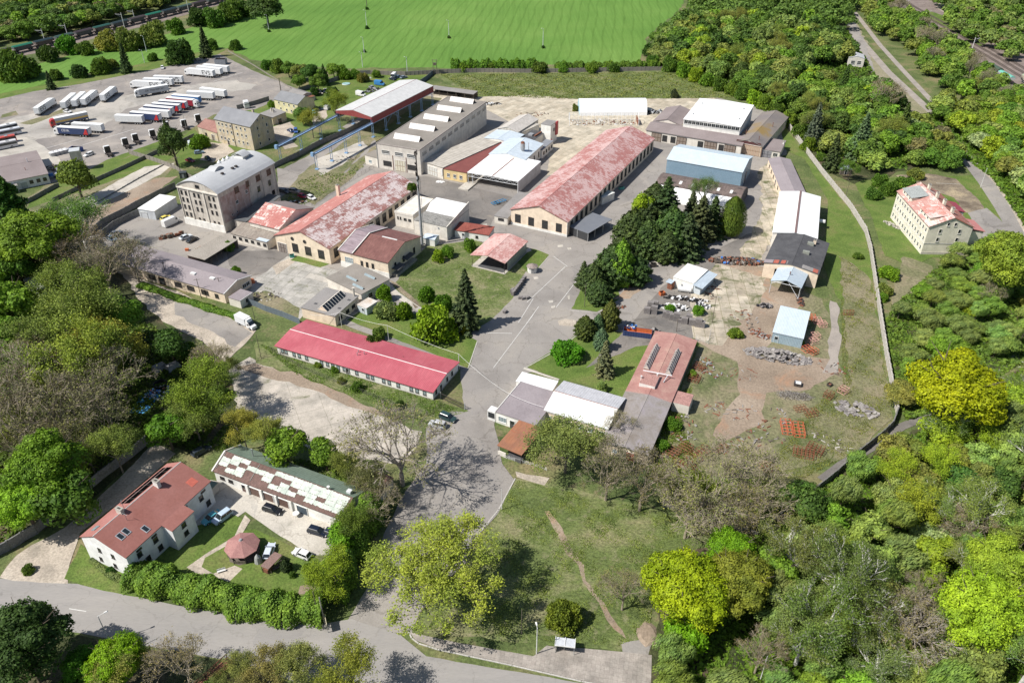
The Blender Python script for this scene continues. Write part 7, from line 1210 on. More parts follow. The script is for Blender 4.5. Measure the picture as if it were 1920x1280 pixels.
g=G(470,530); k=empty('orange_digger',(g.x,g.y,0),R(20),'orange tarpaulin-covered machine beside the long low building','machine'); m=MB(); m.hull([(-1.4,-1,.0),(1.4,-1,0),(1.4,1,0),(-1.4,1,0)],[(-1,-.5,1.4),(1,-.6,1.2),(1,.6,1.1),(-1,.5,1.4)]); m.build('cover',ORP,k)
g=G(304,470); k=empty('orange_crate',(g.x,g.y,0),0,'small orange crate at the end of the brick pile','crate'); k.location=G(351,470); m=MB(); m.box(-.5,.5,-.4,.4,0,.7); m.box(-.6,.6,-.5,.5,.7,.76); m.build('box',ORP,k)
o=patch('blue_tarpaulin',[(243,775),(272,777),(305,737),(281,735),(262,745)],surf('blue_tarp',[(.06,.28,.55),(.12,.4,.68)],1.5,fine=4,famt=.25,bmp=.6),jit=.2,step=.8,h=.25,kind=None,label='bright blue tarpaulin spread under the trees on the left',cat='tarpaulin')
g=G(302,724); k=empty('round_pool',(g.x,g.y,0),0,'empty black round pool above the blue tarpaulin','pool'); m=MB()
for i in range(20): a0,a1=2*PI*i/20,2*PI*(i+1)/20; m.hull([(q*math.cos(a),q*math.sin(a),0) for q,a in ((1.75,a0),(1.75,a1),(1.6,a1),(1.6,a0))][::-1],[(q*math.cos(a),q*math.sin(a),1) for q,a in ((1.75,a0),(1.75,a1),(1.6,a1),(1.6,a0))][::-1])
m.build('rim',BLKP,k); MB().cyl((0,0),1.6,0,.1,20).build('liner',DKT,k)
for (x,y,l) in ((300,692,'silver tarp-covered car-sized mound left of the dark one'),(325,690,'dark and silver covered mound beneath the green tree')):
    g=G(x,y); k=empty('covered_mound',(g.x,g.y,0),R(50),l,'covered pile'); m=MB(); m.hull([(-2,-1.3,0),(2,-1.3,0),(2,1.3,0),(-2,1.3,0)],[(-1.5,-.8,1.5),(1.4,-.7,1.6),(1.4,.8,1.4),(-1.5,.7,1.6)]); m.build('tarpaulin',surf('silver_tarp',[(.2,.2,.21),(.42,.42,.43)],1.5,fine=6,famt=.4,bmp=.8),k)
g=G(649,158); k=empty('paddling_pool',(g.x,g.y,.05),0,'pale turquoise round paddling pool on the lawn behind the crane hall','pool'); MB().cyl((0,0),2.2,0,.3,18,r2=2.1,mi=0,tmi=1).build('pool',[STEELW,flat('pool_water',(.35,.55,.55),.1)],k)
g=G(690,147); k=empty('garden_boat',(g.x,g.y,0),R(5),'small white upturned boat beside a round bush in the far garden','boat'); m=MB(); m.hull([(-2,-.5,0),(2,-.2,0),(2,.2,0),(-2,.5,0)],[(-1.7,-.2,.6),(1.6,-.1,.6),(1.6,.1,.6),(-1.7,.2,.6)]); m.build('hull',WHP,k)
g=G(404,1270); k=empty('rust_footbridge',(g.x,g.y,0),R(55),'rusty metal footbridge piece at the bottom edge of the picture','footbridge'); m=MB(); m.box(-3.5,3.5,-.9,.9,.9,1.05); [m.bar((-3.5,y,1.05),(3.5,y,1.9),.08) for y in (-.9,.9)]; [m.bar((x,y,1.0),(x,y,1.9),.06) for x in lin(-3.4,3.4,7) for y in (-.9,.9)]; m.bar((-3.5,-.9,1.9),(3.5,-.9,1.9),.07); m.bar((-3.5,.9,1.9),(3.5,.9,1.9),.07); m.build('deck',RUST,k)
g=G(629,1028); k=empty('motorbike',(g.x,g.y,.05),R(60),'motorbike parked at the corner of the garage court','motorbike'); m=MB(); m.bar((-.6,0,.6),(.5,0,.7),.14); m.bar((.5,0,.7),(.75,0,.35),.05); m.bar((.45,-.35,1.0),(.45,.35,1.0),.03); m.build('frame',FRAMED,k); [inst(WH[.33],'wheel',k,(x,0,.33)) for x in (-.7,.75)]; MB().box(-.6,0,-.14,.14,.7,.8).build('saddle',BLKP,k)
g=G(1200,1198); k=empty('soil_mound',(g.x,g.y,0),0,'reddish soil bank under the yellow maple by the pavement','mound'); rn=random.Random(1); m=MB(); m.hull([(2.2*math.cos(a)*rn.uniform(.8,1.1)+1.5,3*math.sin(a)*rn.uniform(.8,1.1)+1,0) for a in lin(0,5.8,12)],[(1.3*math.cos(a)+1.5,1.9*math.sin(a)+1,.35) for a in lin(0,5.8,12)]); m.build('earth',DIRT,k)
# ------------------------------------------------ trees
def quads(cen,nrm,size,rg,aspect=1.5,jit=.42):
    """numpy leaf quads: centres (n,3), rough normals, size (n,)"""
    n=len(cen); v=nrm+rg.normal(0,jit,(n,3)); v/=np.linalg.norm(v,axis=1)[:,None]+1e-9
    r=rg.normal(0,1,(n,3)); u=np.cross(v,r); u/=np.linalg.norm(u,axis=1)[:,None]+1e-9; w=np.cross(v,u)
    s=size[:,None]; a=u*s*.5*aspect; b=w*s*.5
    V=np.stack([cen-a*.9-b*.35,cen+a*.1-b,cen+a,cen-a*.15+b],1).reshape(-1,3); return V
def qmesh(name,V,mats):
    n=len(V)//4; me=bpy.data.meshes.new(name); me.vertices.add(len(V)); me.vertices.foreach_set('co',V.astype(np.float32).ravel())
    me.loops.add(4*n); me.loops.foreach_set('vertex_index',np.arange(4*n,dtype=np.int32)); me.polygons.add(n); me.polygons.foreach_set('loop_start',np.arange(0,4*n,4,dtype=np.int32)); me.polygons.foreach_set('loop_total',np.full(n,4,dtype=np.int32))
    for m in mats: me.materials.append(m)
    me.update(calc_edges=True); return me
def crown_pts(rg,n,R_,z0,z1,lobes=16,lr=.42,fill=.25,wob=.25):
    """points on lumpy lobes filling an ellipsoid of radius R_ between z0 and z1; returns centres and outward normals"""
    zc,hz=(z0+z1)/2,(z1-z0)/2; C=[]; 
    for i in range(lobes):
        d=rg.normal(0,1,3); d/=np.linalg.norm(d); 
        if d[2]<-.35: d[2]*=-.6
        q=rg.uniform(.45,.78); C.append(np.array([d[0]*R_*q,d[1]*R_*q,zc+d[2]*hz*q]))
    C=np.array(C); k=rg.integers(0,lobes,n); d=rg.normal(0,1,(n,3)); d/=np.linalg.norm(d,axis=1)[:,None]; d[:,2]=np.where(d[:,2]<-.5,-d[:,2],d[:,2])
    rr=np.array([lr*rg.uniform(.75,1.25) for _ in range(lobes)])[k]*min(R_,hz*1.1); sh=np.where(rg.random(n)<fill,rg.uniform(.3,1,n),rg.uniform(.86,1.08,n))
    # sub-clumping
    ph=rg.uniform(0,6.28,(lobes,3))[k]; lump=1+wob*np.sin(d[:,0]*6+ph[:,0])*np.sin(d[:,1]*6+ph[:,1])*np.sin(d[:,2]*5+ph[:,2])
    P=C[k]+d*(rr*sh*lump)[:,None]*np.array([1,1,.85]); return P,d
def limbs(rg,h,R_,n=9,r0=.28,z0=.22,up=.75,bend=.15):
    m=MB(); top=(rg.uniform(-.3,.3),rg.uniform(-.3,.3),h*.72); m.bar((0,0,-.2),(top[0]*.4,top[1]*.4,h*.35),r0,7,r0*.75); m.bar((top[0]*.4,top[1]*.4,h*.35),top,r0*.75,6,r0*.25)
    for i in range(n):
        a=2.4*i+rg.uniform(-.4,.4); z=h*(z0+.45*i/n); l=R_*rg.uniform(.55,.85); p=Vector((0,0,z)); q=p+Vector((math.cos(a)*l*.55,math.sin(a)*l*.55,l*up*.55)); e=q+Vector((math.cos(a+.3)*l*.5,math.sin(a+.3)*l*.5,l*up*.5)); m.bar(p,q,r0*.42,5,r0*.26); m.bar(q,e,r0*.26,4,r0*.08)
        e2=q+Vector((math.cos(a-.7)*l*.4,math.sin(a-.7)*l*.4,l*up*.6)); m.bar(q,e2,r0*.2,4,r0*.06)
    return m
def twigs(rg,h,R_,levels=5,r0=.26,spread=.55,n0=6,trunkz=.28,leafy=0,dens=1.0,mult=0):
    """bare branching crown; returns mesh builder and tip points"""
    m=MB(); tips=[]
    def grow(p,d,l,r,lv):
        e=p+d*l; m.bar(p,e,r,5 if lv>3 else 3,r*.62)
        if lv==0: tips.append(e); return
        k=3 if rg.random()<.6*dens else 2
        for i in range(k):
            v=Vector(rg.normal(0,1,3)); v=(v-d*v.dot(d)).normalized(); nd=(d+v*spread*rg.uniform(.6,1.35)+Vector((0,0,.10))).normalized(); grow(e,nd,l*rg.uniform(.66,.86),max(r*.60,.018),lv-1)
        if lv<=3: tips.append(e)
    t=Vector((0,0,h*trunkz)); m.bar((0,0,-.2),t,r0,7,r0*.85)
    for i in range(n0):
        a=2*PI*i/n0+rg.uniform(-.4,.4); s=rg.uniform(.35,.75) if i else .05; grow(t+Vector((0,0,h*.04*i)),Vector((math.cos(a)*s,math.sin(a)*s,.8)).normalized(),h*.215,r0*.6,levels)
    return m,tips
SPEC={}
def proto(kind,v):
    key=(kind,v)
    if key in SPEC: return SPEC[key]
    rg=np.random.default_rng(hash((len(kind),kind[0],v)) % 1000 + v*17+sum(map(ord,kind))); t=c=None; lm=LEAF
    if kind=='broad':      # unit tree: height 10, crown radius 4.2
        P,d=crown_pts(rg,9800,4.2,-.6,10,24,.38,.18); c=qmesh('crown',quads(P,d,rg.uniform(.22,.46,len(P)),rg),[LEAF]); t=limbs(rg,10,4.2)
    elif kind=='fine':     # closest trees
        P,d=crown_pts(rg,44000,4.2,.7,10,36,.30,.22,.3); c=qmesh('crown',quads(P,d,rg.uniform(.10,.21,len(P)),rg),[LEAF]); t=limbs(rg,10,4.2,14)
    elif kind=='far':
        P,d=crown_pts(rg,5200,4.2,-2.2,10,22,.40,.1); c=qmesh('crown',quads(P,d,rg.uniform(.34,.66,len(P)),rg),[LEAF]); t=limbs(rg,10,4.2,5)
    elif kind=='airy':     # young leaves on visible branches
        m,tips=twigs(rg,10,4.2,4,.2,.6,7,.2); T=np.array([tuple(x) for x in tips]); k=rg.integers(0,len(T),15000); P=T[k]+rg.normal(0,.40,(15000,3)); c=qmesh('crown',quads(P,np.tile([0,0,1.],(15000,1)),rg.uniform(.09,.20,15000),rg,1.5,.9),[LEAF]); t=m
    elif kind=='willow':
        m,tips=twigs(rg,10,4.2,5,.2,.6,8,.16); T=np.array([tuple(x) for x in tips]); n=30000; k=rg.integers(0,len(T),n); P=T[k]+rg.normal(0,.22,(n,3))*np.array([1,1,1.4]); c=qmesh('crown',quads(P,np.tile([0,0,1.],(n,1)),rg.uniform(.06,.13,n),rg,1.9,1.),[LEAF]); t=m
    elif kind=='bare':
        m,tips=twigs(rg,10,4.2,6,.26,.55,6,.2); t=m; T=np.array([tuple(x) for x in tips]); n=2600; k=rg.integers(0,len(T),n); P=T[k]+rg.normal(0,.25,(n,3)); c=qmesh('buds',quads(P,np.tile([0,0,1.],(n,1)),rg.uniform(.06,.13,n),rg,2.6,1.),[LEAF])
    elif kind=='shrub':    # crown radius 4.2 height 6, to the ground
        P,d=crown_pts(rg,7000,4.2,-3.6,6,22,.40,.12); P=P[P[:,2]>.05]; d=d[:len(P)]; c=qmesh('foliage',quads(P,d,rg.uniform(.28,.6,len(P)),rg),[LEAF]); t=limbs(rg,5,3,5,.12,.05,.8)
    elif kind=='willowy':  # wind-combed feathery crown
        P,d=crown_pts(rg,8000,4.2,.6,9,26,.34,.25); st=np.array([.8,.35,.5]); n=len(P); u=st+rg.normal(0,.25,(n,3)); u/=np.linalg.norm(u,axis=1)[:,None]; w=np.cross(u,d); w/=np.linalg.norm(w,axis=1)[:,None]+1e-9; L=rg.uniform(.35,.8,n)[:,None]; W_=L*.28
        V=np.stack([P-u*L*.5,P+w*W_*.5,P+u*L*.6,P-w*W_*.5],1).reshape(-1,3); c=qmesh('crown',V,[LEAF]); t=limbs(rg,9,4,8,.2)
    elif kind=='birch':
        m,tips=twigs(rg,10,3.2,4,.34,.42,6,.25); T=np.array([tuple(x) for x in tips]); n=12000; k=rg.integers(0,len(T),n); P=T[k]+rg.normal(0,.34,(n,3))*np.array([1,1,1.7]); c=qmesh('crown',quads(P,np.tile([.6,.2,.4],(n,1)),rg.uniform(.06,.14,n),rg,2.0,.8),[LEAF]); t=m
    elif kind=='spruce':   # height 10 radius 2.6: whorls of drooping boughs
        Ps=[];Ds=[]; zz=.5
        while zz<9.7:
            t_=(zz-.5)/9.3; rm=2.7*(1-t_)**.8+.1; nb=max(4,int(5+5*(1-t_))); ph=rg.uniform(0,6.28)
            for i in range(nb):
                a_=ph+6.283*i/nb+rg.normal(0,.13); l=rm*rg.uniform(.72,1.15); n=int(34*l)+8; q=rg.uniform(0,1,n)**.75; w=.30*l*(1-q*.75)*rg.uniform(-1,1,n); r=l*q
                Ps.append(np.stack([np.cos(a_)*r-np.sin(a_)*w,np.sin(a_)*r+np.cos(a_)*w,zz+.12-.30*r+.14*r*q-.5*np.abs(w)+rg.normal(0,.05,n)],1)); Ds.append(np.tile([np.cos(a_)*.3,np.sin(a_)*.3,.8],(n,1)))
            zz+=.50*(1-.45*t_)
        P=np.concatenate(Ps); d=np.concatenate(Ds); n=len(P); c=qmesh('crown',quads(P,d,rg.uniform(.14,.30,n),rg,1.9,.45),[NEEDLE]); t=MB().bar((0,0,-.2),(0,0,9.7),.2,6,.03)
    elif kind=='pine':     # dense rounded-conical dark conifer, radius 3, height 10
        P,d=crown_pts(rg,200,1,0,1,4); n=11000; z=rg.uniform(0,1,n); a=rg.uniform(0,6.283,n); prof=3.0*np.sin(np.clip(z*.93+.12,0,1)*PI)**.55*(1-.35*z); bl=1+.22*np.sin(a*5+z*17)+.12*np.sin(a*11-z*29); sh=np.where(rg.random(n)<.2,rg.uniform(.4,1,n),rg.uniform(.85,1.06,n)); r=prof*bl*sh
        P=np.stack([np.cos(a)*r,np.sin(a)*r,.3+9.6*z+rg.normal(0,.15,n)],1); d=np.stack([np.cos(a),np.sin(a),np.full(n,.5)],1); c=qmesh('crown',quads(P,d,rg.uniform(.2,.42,n),rg,1.8,.6),[NEEDLE]); t=MB().bar((0,0,-.2),(0,0,9.3),.24,6,.04)
    elif kind=='poplar':   # columnar radius 1.6
        n=9000; z=rg.uniform(0,1,n); a=rg.uniform(0,6.283,n); prof=1.6*np.sin(np.clip(z*.9+.1,0,1)*PI)**.45*(1-.25*z); bl=1+.2*np.sin(a*4+z*31)+.15*np.sin(a*7-z*47); r=prof*bl*np.where(rg.random(n)<.25,rg.uniform(.3,1,n),rg.uniform(.85,1.08,n)); P=np.stack([np.cos(a)*r,np.sin(a)*r,.5+9.5*z],1); d=np.stack([np.cos(a),np.sin(a),np.full(n,.3)],1); c=qmesh('crown',quads(P,d,rg.uniform(.14,.3,n),rg,1.6,.7),[LEAF]); t=MB().bar((0,0,-.2),(0,0,9),.22,6,.04)
    elif kind=='weeping':
        n=8000; z=rg.uniform(0,1,n); a=rg.uniform(0,6.283,n); a=np.round(a*3)/3+rg.normal(0,.12,n); prof=3.2*np.sin(np.clip(z*.85+.15,0,1)*PI)**.6; r=prof*rg.uniform(.6,1.05,n); P=np.stack([np.cos(a)*r,np.sin(a)*r,.6+9.2*z],1); u=np.stack([np.cos(a)*.15,np.sin(a)*.15,np.full(n,-1.)],1)+rg.normal(0,.12,(n,3)); w=np.stack([-np.sin(a),np.cos(a),np.zeros(n)],1); L=rg.uniform(.4,.9,n)[:,None]; V=np.stack([P-u*L*.5,P+w*.09,P+u*L*.5,P-w*.09],1).reshape(-1,3); c=qmesh('crown',V,[LEAF]); t=limbs(rg,10,3,6,.22)
    tm=t.mesh('trunk',[BARK]); SPEC[key]=(tm,c); return SPEC[key]
HT={'broad':10,'fine':10,'far':10,'airy':10,'bare':10,'willow':10,'shrub':6,'willowy':9,'birch':10,'spruce':10,'pine':10,'poplar':10,'weeping':10}
RD={'broad':4.2,'fine':4.2,'far':4.2,'airy':4.4,'bare':4.4,'willow':4.5,'shrub':4.3,'willowy':4.4,'birch':3.4,'spruce':2.6,'pine':3,'poplar':1.6,'weeping':3.2}
CATN={'broad':'deciduous_tree','fine':'deciduous_tree','far':'deciduous_tree','airy':'budding_tree','bare':'bare_tree','willow':'willow_tree','shrub':'bush','willowy':'willow_tree','birch':'birch_tree','spruce':'spruce_tree','pine':'conifer_tree','poplar':'poplar_tree','weeping':'weeping_tree'}
# leaf colours
YG=(.36,.38,.03); LIME=(.28,.38,.04); BG=(.17,.27,.045); MG=(.12,.195,.04); DG=(.07,.125,.035); OL=(.21,.23,.075); OY=(.29,.28,.08); GG=(.17,.22,.09); BR=(.22,.19,.14); BRD=(.15,.125,.10); SP=(.075,.095,.055); SPB=(.12,.16,.14); PN=(.06,.09,.04); BLO=(.30,.35,.2)
trnd=random.Random(77); NV={'broad':4,'fine':3,'far':4,'airy':3,'bare':3,'willow':1,'shrub':3,'willowy':3,'birch':2,'spruce':2,'pine':3,'poplar':1,'weeping':1}
def tree(kind,x,y,R_,H,colr,label=None,group=None,world=True,parts=True,leafonly=False,z=0,bark=None):
    v=trnd.randrange(NV[kind]); tm,c=proto(kind,v); s=R_/RD[kind]; sz=H/HT[kind]; j=lambda q:q*trnd.uniform(.88,1.12)
    k=empty(CATN[kind],(x,y,z),trnd.uniform(0,6.28) if kind!='willowy' else trnd.uniform(-.3,.3),label,CATN[kind].replace('_tree',' tree').replace('_',' ') if 'bush' not in CATN[kind] else 'bush',group)
    inst(c,'crown' if kind!='shrub' else 'foliage',k,color=tuple(j(q) for q in colr),scale=(s,s,sz))
    bc=bark or {'birch':(.55,.54,.50),'bare':(.31,.265,.20),'willow':(.24,.21,.17),'airy':(.17,.15,.12)}.get(kind,(.10,.08,.06)); inst(tm,'trunk' if kind!='shrub' else 'stem',k,color=bc,scale=(s,s,sz)); return k
def T(kind,cx,cy,rpx,colr,label,asp=1.15,group=None,base=None,bark=None,hc=.55):
    """crown centre (cx,cy) px and radius px; asp = height / crown diameter"""
    g=G(cx,cy,3); R_=rpx*(g-Vector((0,0,HC))).length/F/1.0; H=2*R_*asp
    g=G(cx,cy,H*hc); return tree(kind,g.x,g.y,R_,H,colr,label,group,bark=bark)
# --- named trees, left side
T('poplar',17,400,26,DG,'tall dark columnar poplar at the left edge',2.3,hc=.55)
T('fine',72,452,64,(.16,.27,.035),'big bright green tree left of the mauve low building',.95)
T('birch',150,425,36,(.16,.21,.08),'thin pale birch above the bright green tree at left'); T('bare',135,482,48,BRD,'dark brown leafless tree between bright tree and grey low roof',.9); T('bare',195,505,52,BRD,'dark brown leafless tree overhanging the left end of the low building',.9); T('bare',250,492,34,BR,'thin bare tree in front of the low building roof end',1)
T('broad',140,330,31,(.15,.19,.05),'lone olive-green tree with slanting trunk on the grass plot',1.15)
T('airy',140,550,44,OL,'olive tree in early leaf above the stranded white bus'); T('fine',203,600,54,(.17,.27,.04),'large light green tree beside the gravel side road',1.05); T('airy',150,610,55,OL,'olive budding tree left of the large light green one'); T('airy',203,668,48,OY,'yellow-olive tree just below the large light green one'); T('airy',140,690,60,OY,'wide yellow-olive tree in the left wood'); T('broad',318,645,35,DG,'dark green round tree next to the side road',1.0); T('shrub',352,655,18,MG,'low green bush right of the dark round tree')
T('broad',22,572,44,BG,'bright green tree at the left edge above the olive ones'); T('broad',12,640,46,(.15,.26,.03),'bright green tree at the left edge, lower'); T('airy',62,668,46,OL,'olive tree at the left edge wood'); T('broad',30,505,30,MG,'mid green tree behind the stranded bus')
for i,(x,y,r) in enumerate(((80,730,62),(130,790,62),(185,735,60),(20,800,62),(205,800,45),(60,690,50),(120,850,50),(30,740,50))): T('bare',min(x,190),y,r,(.21,.19,.13) if i%2 else (.19,.19,.10),'grey-brown leafless tree in the shaded wood left of the blue tarpaulin, %s'%['uppermost','second','next to the tarpaulin','at the left edge','right, by the wall','high up','low down','far left'][i],1.0)
T('fine',92,880,62,(.15,.26,.03),'large fresh green tree above the mossy wall, lower left'); T('fine',45,945,48,LIME,'yellow-green tree at the left edge above the mossy wall'); T('broad',125,930,50,MG,'mid green tree leaning over the mossy wall'); T('airy',215,845,38,OL,'olive shrubby tree beside the mossy wall')
T('airy',380,742,48,(.20,.23,.05),'broad yellow-olive tree at the left of the waste ground'); T('broad',312,805,36,(.12,.24,.03),'vivid green tree above the earth lane'); T('bare',405,680,34,BR,'bare bush-like tree beside the side road',.9); T('airy',365,790,34,OL,'olive tree between vivid tree and waste ground')
T('airy',455,810,32,OY,'yellowish young tree behind the garages, left'); T('broad',535,838,40,(.20,.28,.04),'yellow-green tree behind the garages, middle'); T('airy',505,825,34,OY,'olive-yellow tree behind the garages'); T('broad',608,848,34,(.14,.25,.035),'bright green tree behind the garages, right'); T('airy',650,880,30,OL,'olive tree at the right end of the garages')
T('bare',748,848,84,(.24,.21,.15),'big leafless tree casting its shadow over the entrance road',.85,bark=(.3,.26,.22)); T('bare',705,945,40,(.18,.17,.11),'bare tree by the garden shed',.9); T('airy',665,985,34,(.12,.17,.04),'dark leafy tree at the end of the garage row'); T('airy',690,905,34,(.17,.16,.1),'thin brownish tree above the garden shed')
T('willow',822,1072,98,(.36,.36,.09),'huge yellow-green willow hanging over the entrance road',.72,bark=(.22,.19,.15)); T('shrub',1060,1146,32,(.16,.19,.04),'round olive bush on the meadow behind the bus shelter',.8)
T('bare',1170,1112,38,(.22,.19,.13),'leafless tree left of the big yellow maple',1.1); T('fine',1288,1105,76,(.34,.36,.02),'great yellow maple right of the meadow',1.0); T('fine',1378,1095,66,(.22,.24,.045),'olive-yellow maple right of the great yellow one',1.0); T('fine',1372,1030,46,(.20,.34,.02),'brilliant green tree crowning the yellow maples'); T('broad',1290,1185,38,(.22,.33,.02),'lime green foliage low under the great yellow maple')
T('airy',1062,842,62,(.21,.20,.09),'twiggy olive tree in the yard behind the rust-brown canopy',.85); T('bare',1140,890,50,(.17,.15,.09),'bare tree below the canteen building, left'); T('bare',1205,910,50,(.16,.14,.09),'bare tree below the canteen building, right'); T('bare',1165,800,24,(.24,.20,.15),'small bare tree against the grey felt roof')
for i,(x,y,r) in enumerate(((1330,935,74),(1400,905,62),(1290,975,50),(1410,965,52),(1360,985,46),(1440,930,40))): T('bare',x,y,r,(.25,.22,.14) if i%2==0 else (.23,.22,.11),'greyish leafless thicket tree at the foot of the scrap yard, %s'%wd[i],.85)
T('airy',1300,930,36,(.23,.27,.05),'yellow-green shoots amid the grey thicket'); T('airy',1250,905,30,OL,'olive shoots at the wall remnant')
for i,(x,y,r) in enumerate(((1590,1095,52),(1535,1165,50),(1490,1045,42),(1620,1160,40))): T('birch',x,y,r,(.16,.20,.08),'birch with white limbs right of the yellow maples, %s'%wd[i],1.3)
T('bare',1712,1180,56,(.25,.22,.16),'pale leafless tree among bright crowns at the lower right',.85,bark=(.42,.37,.32)); T('fine',1840,1150,66,(.33,.40,.05),'wide yellow-green tree at the lower right'); T('fine',1870,1060,50,(.32,.39,.06),'yellow-green tree above the wide one at the lower right'); T('broad',1735,1075,34,LIME,'lime tree tip in the lower right wood'); T('fine',1892,486,52,(.25,.33,.06),'bright green chestnut beside the forecourt of the ivory house')
T('spruce',1530,235,17,SPB,'grey-blue spruce in the wood near the wall, left',2.2,hc=.5); T('spruce',1618,255,20,SPB,'grey-blue spruce in the wood, right one',1.9,hc=.5); T('spruce',1565,285,16,SP,'dark spruce close behind the wall',2.0,hc=.5); T('bare',1655,185,26,BR,'grey leafless tree at the depot by the railway',.9)
T('fine',1786,732,78,(.36,.35,.015),'solitary golden-yellow maple beyond the right-hand wall',.95)
T('fine',42,1212,74,(.055,.10,.03),'large dark green tree at the bottom left corner',1.0); T('fine',155,1246,33,(.07,.17,.02),'deep green tree right of the dark corner tree'); T('fine',218,1242,46,(.24,.36,.015),'bright yellow-green tree at the bottom edge'); T('bare',345,1250,46,(.25,.21,.17),'leafless tree at the bottom edge beside the road',1); T('airy',500,1268,38,(.24,.23,.12),'greyish budding tree at the bottom edge, left of two'); T('airy',560,1256,38,(.24,.23,.13),'greyish budding tree at the bottom edge, right of two'); T('airy',655,1272,50,(.22,.25,.06),'yellow-olive tree at the bottom edge near the junction'); T('airy',440,1268,30,(.25,.23,.12),'low budding tree at the bottom edge')
for i,(x,y,r,c) in enumerate(((1258,118,14,MG),(1282,128,14,BG),(1304,138,13,LIME),(1326,147,13,BG),(1350,155,13,MG),(1372,164,13,BG),(1393,172,13,MG),(1415,180,14,LIME),(1438,190,14,BG),(1460,203,14,MG),(1482,222,14,BG),(1500,244,14,MG),(1518,268,13,BG),(1240,105,15,OL),(1225,112,13,MG),(1222,90,14,DG))): T('shrub',x,y,r,c,'bush hanging over the top of the curving wall, %s from the left end'%wd[i],.95,hc=.5)
# hedges as things
def leafmass(name,label,cat,pts,w,h,colr,n,seed,size=(.2,.42),kind=None):
    rg=np.random.default_rng(seed); P=[G(*p) for p in pts]; L=np.array([(b-a).length for a,b in zip(P,P[1:])]); Pn=np.array([tuple(p) for p in P]); k=rg.choice(len(L),n,p=L/L.sum()); t=rg.random(n)[:,None]; c=Pn[k]*(1-t)+Pn[k+1]*t
    a=rg.uniform(0,PI,n); s_=c[:,0]*.9+c[:,1]*.7; W_=w/2*(1+.18*np.sin(s_)+.1*np.sin(s_*2.3)); Hh=h*(1+.14*np.sin(s_*.8+1)+.1*np.sin(s_*2.1)); sh=np.where(rg.random(n)<.2,rg.uniform(.4,1,n),rg.uniform(.88,1.06,n)); d=(Pn[k+1]-Pn[k]); d/=np.linalg.norm(d,axis=1)[:,None]; nr=np.stack([-d[:,1],d[:,0],0*d[:,0]],1)
    q=np.sin(a)**.6; c=c+nr*(np.cos(a)*W_*sh)[:,None]; c[:,2]=Hh*q*sh; nn=nr*np.cos(a)[:,None]; nn[:,2]=np.sin(a); base=P[0].copy(); c-=np.array([base.x,base.y,0])
    V=quads(c,nn,rg.uniform(size[0],size[1],n),rg); o=inst(qmesh('foliage',V,[LEAF]),name,None,(base.x,base.y,0),0,colr); tag(o,label,cat,None,kind); return o
leafmass('hedge','thick green hedge along the road in front of the white house garden','hedge',[(248,1090),(300,1098),(380,1118),(460,1140),(540,1152),(610,1150)],6.0,4.2,(.18,.27,.06),26000,1)
leafmass('hedge','tall leafy hedge between garage court and entrance road','hedge',[(700,960),(670,1020),(640,1080),(625,1140)],6,5.5,(.15,.24,.05),17000,2)
leafmass('hedge','low grey-green lavender bed along the white house gable','hedge',[(172,1050),(205,1078),(240,1092)],1.3,.7,(.17,.2,.12),1600,3,(.15,.3)); leafmass('weeds','lush weeds along the front of the long low building','weeds',[(262,535),(330,559),(400,582),(450,597)],2.6,1.1,(.15,.24,.05),9000,4)
leafmass('hedge','row of trimmed bushes along the field wall, left half','hedge',[(846,132),(900,133),(960,132),(1010,131)],5,5.5,(.12,.22,.03),9000,5,(.35,.7)); leafmass('hedge','row of bushes along the field wall, right half','hedge',[(1040,131),(1110,131),(1180,130),(1235,128)],5,4,(.13,.2,.035),9000,6,(.35,.7))
for i,(x,y,r,c) in enumerate(((1012,122,14,MG),(1055,124,11,BG),(1107,124,12,BG),(1150,124,11,MG),(870,122,12,BG),(920,124,10,BG))): T('shrub',x,y,r,c,'rounded bush in the row along the field wall, %s'%wd[i],.8)
# centre planting
T('spruce',873,561,29,SP,'dark slender spruce on the central lawn',2.15,hc=.5); T('shrub',812,605,40,(.22,.30,.03),'large yellow-green bush left of the dark spruce',.8); T('shrub',722,577,22,(.24,.28,.16),'round pale green blossoming bush by the small box shed',.85); T('shrub',755,578,16,(.17,.27,.03),'bright bush right of the round pale one'); T('shrub',718,548,14,(.18,.28,.03),'small bright bush behind the glazed-roof building'); T('shrub',799,547,15,(.13,.22,.03),'rounded green bush on the central lawn'); T('shrub',830,561,17,(.13,.23,.03),'green bush left of the spruce top'); T('shrub',872,613,10,(.35,.32,.02),'small yellow flowering bush at the lawn tip'); T('shrub',820,479,11,LIME,'lime bush beside the white link wall, left'); T('shrub',838,468,12,BG,'green bush beside the white link wall'); T('shrub',880,455,12,BG,'sprawling green shrub before the red canopy'); T('shrub',712,620,13,OL,'brownish bush behind the raspberry roof'); T('shrub',700,638,16,(.08,.14,.03),'dark low bush behind the raspberry roof')
T('shrub',774,373,9,MG,'green bush growing on the flat boiler-house roof').location.z=5.3
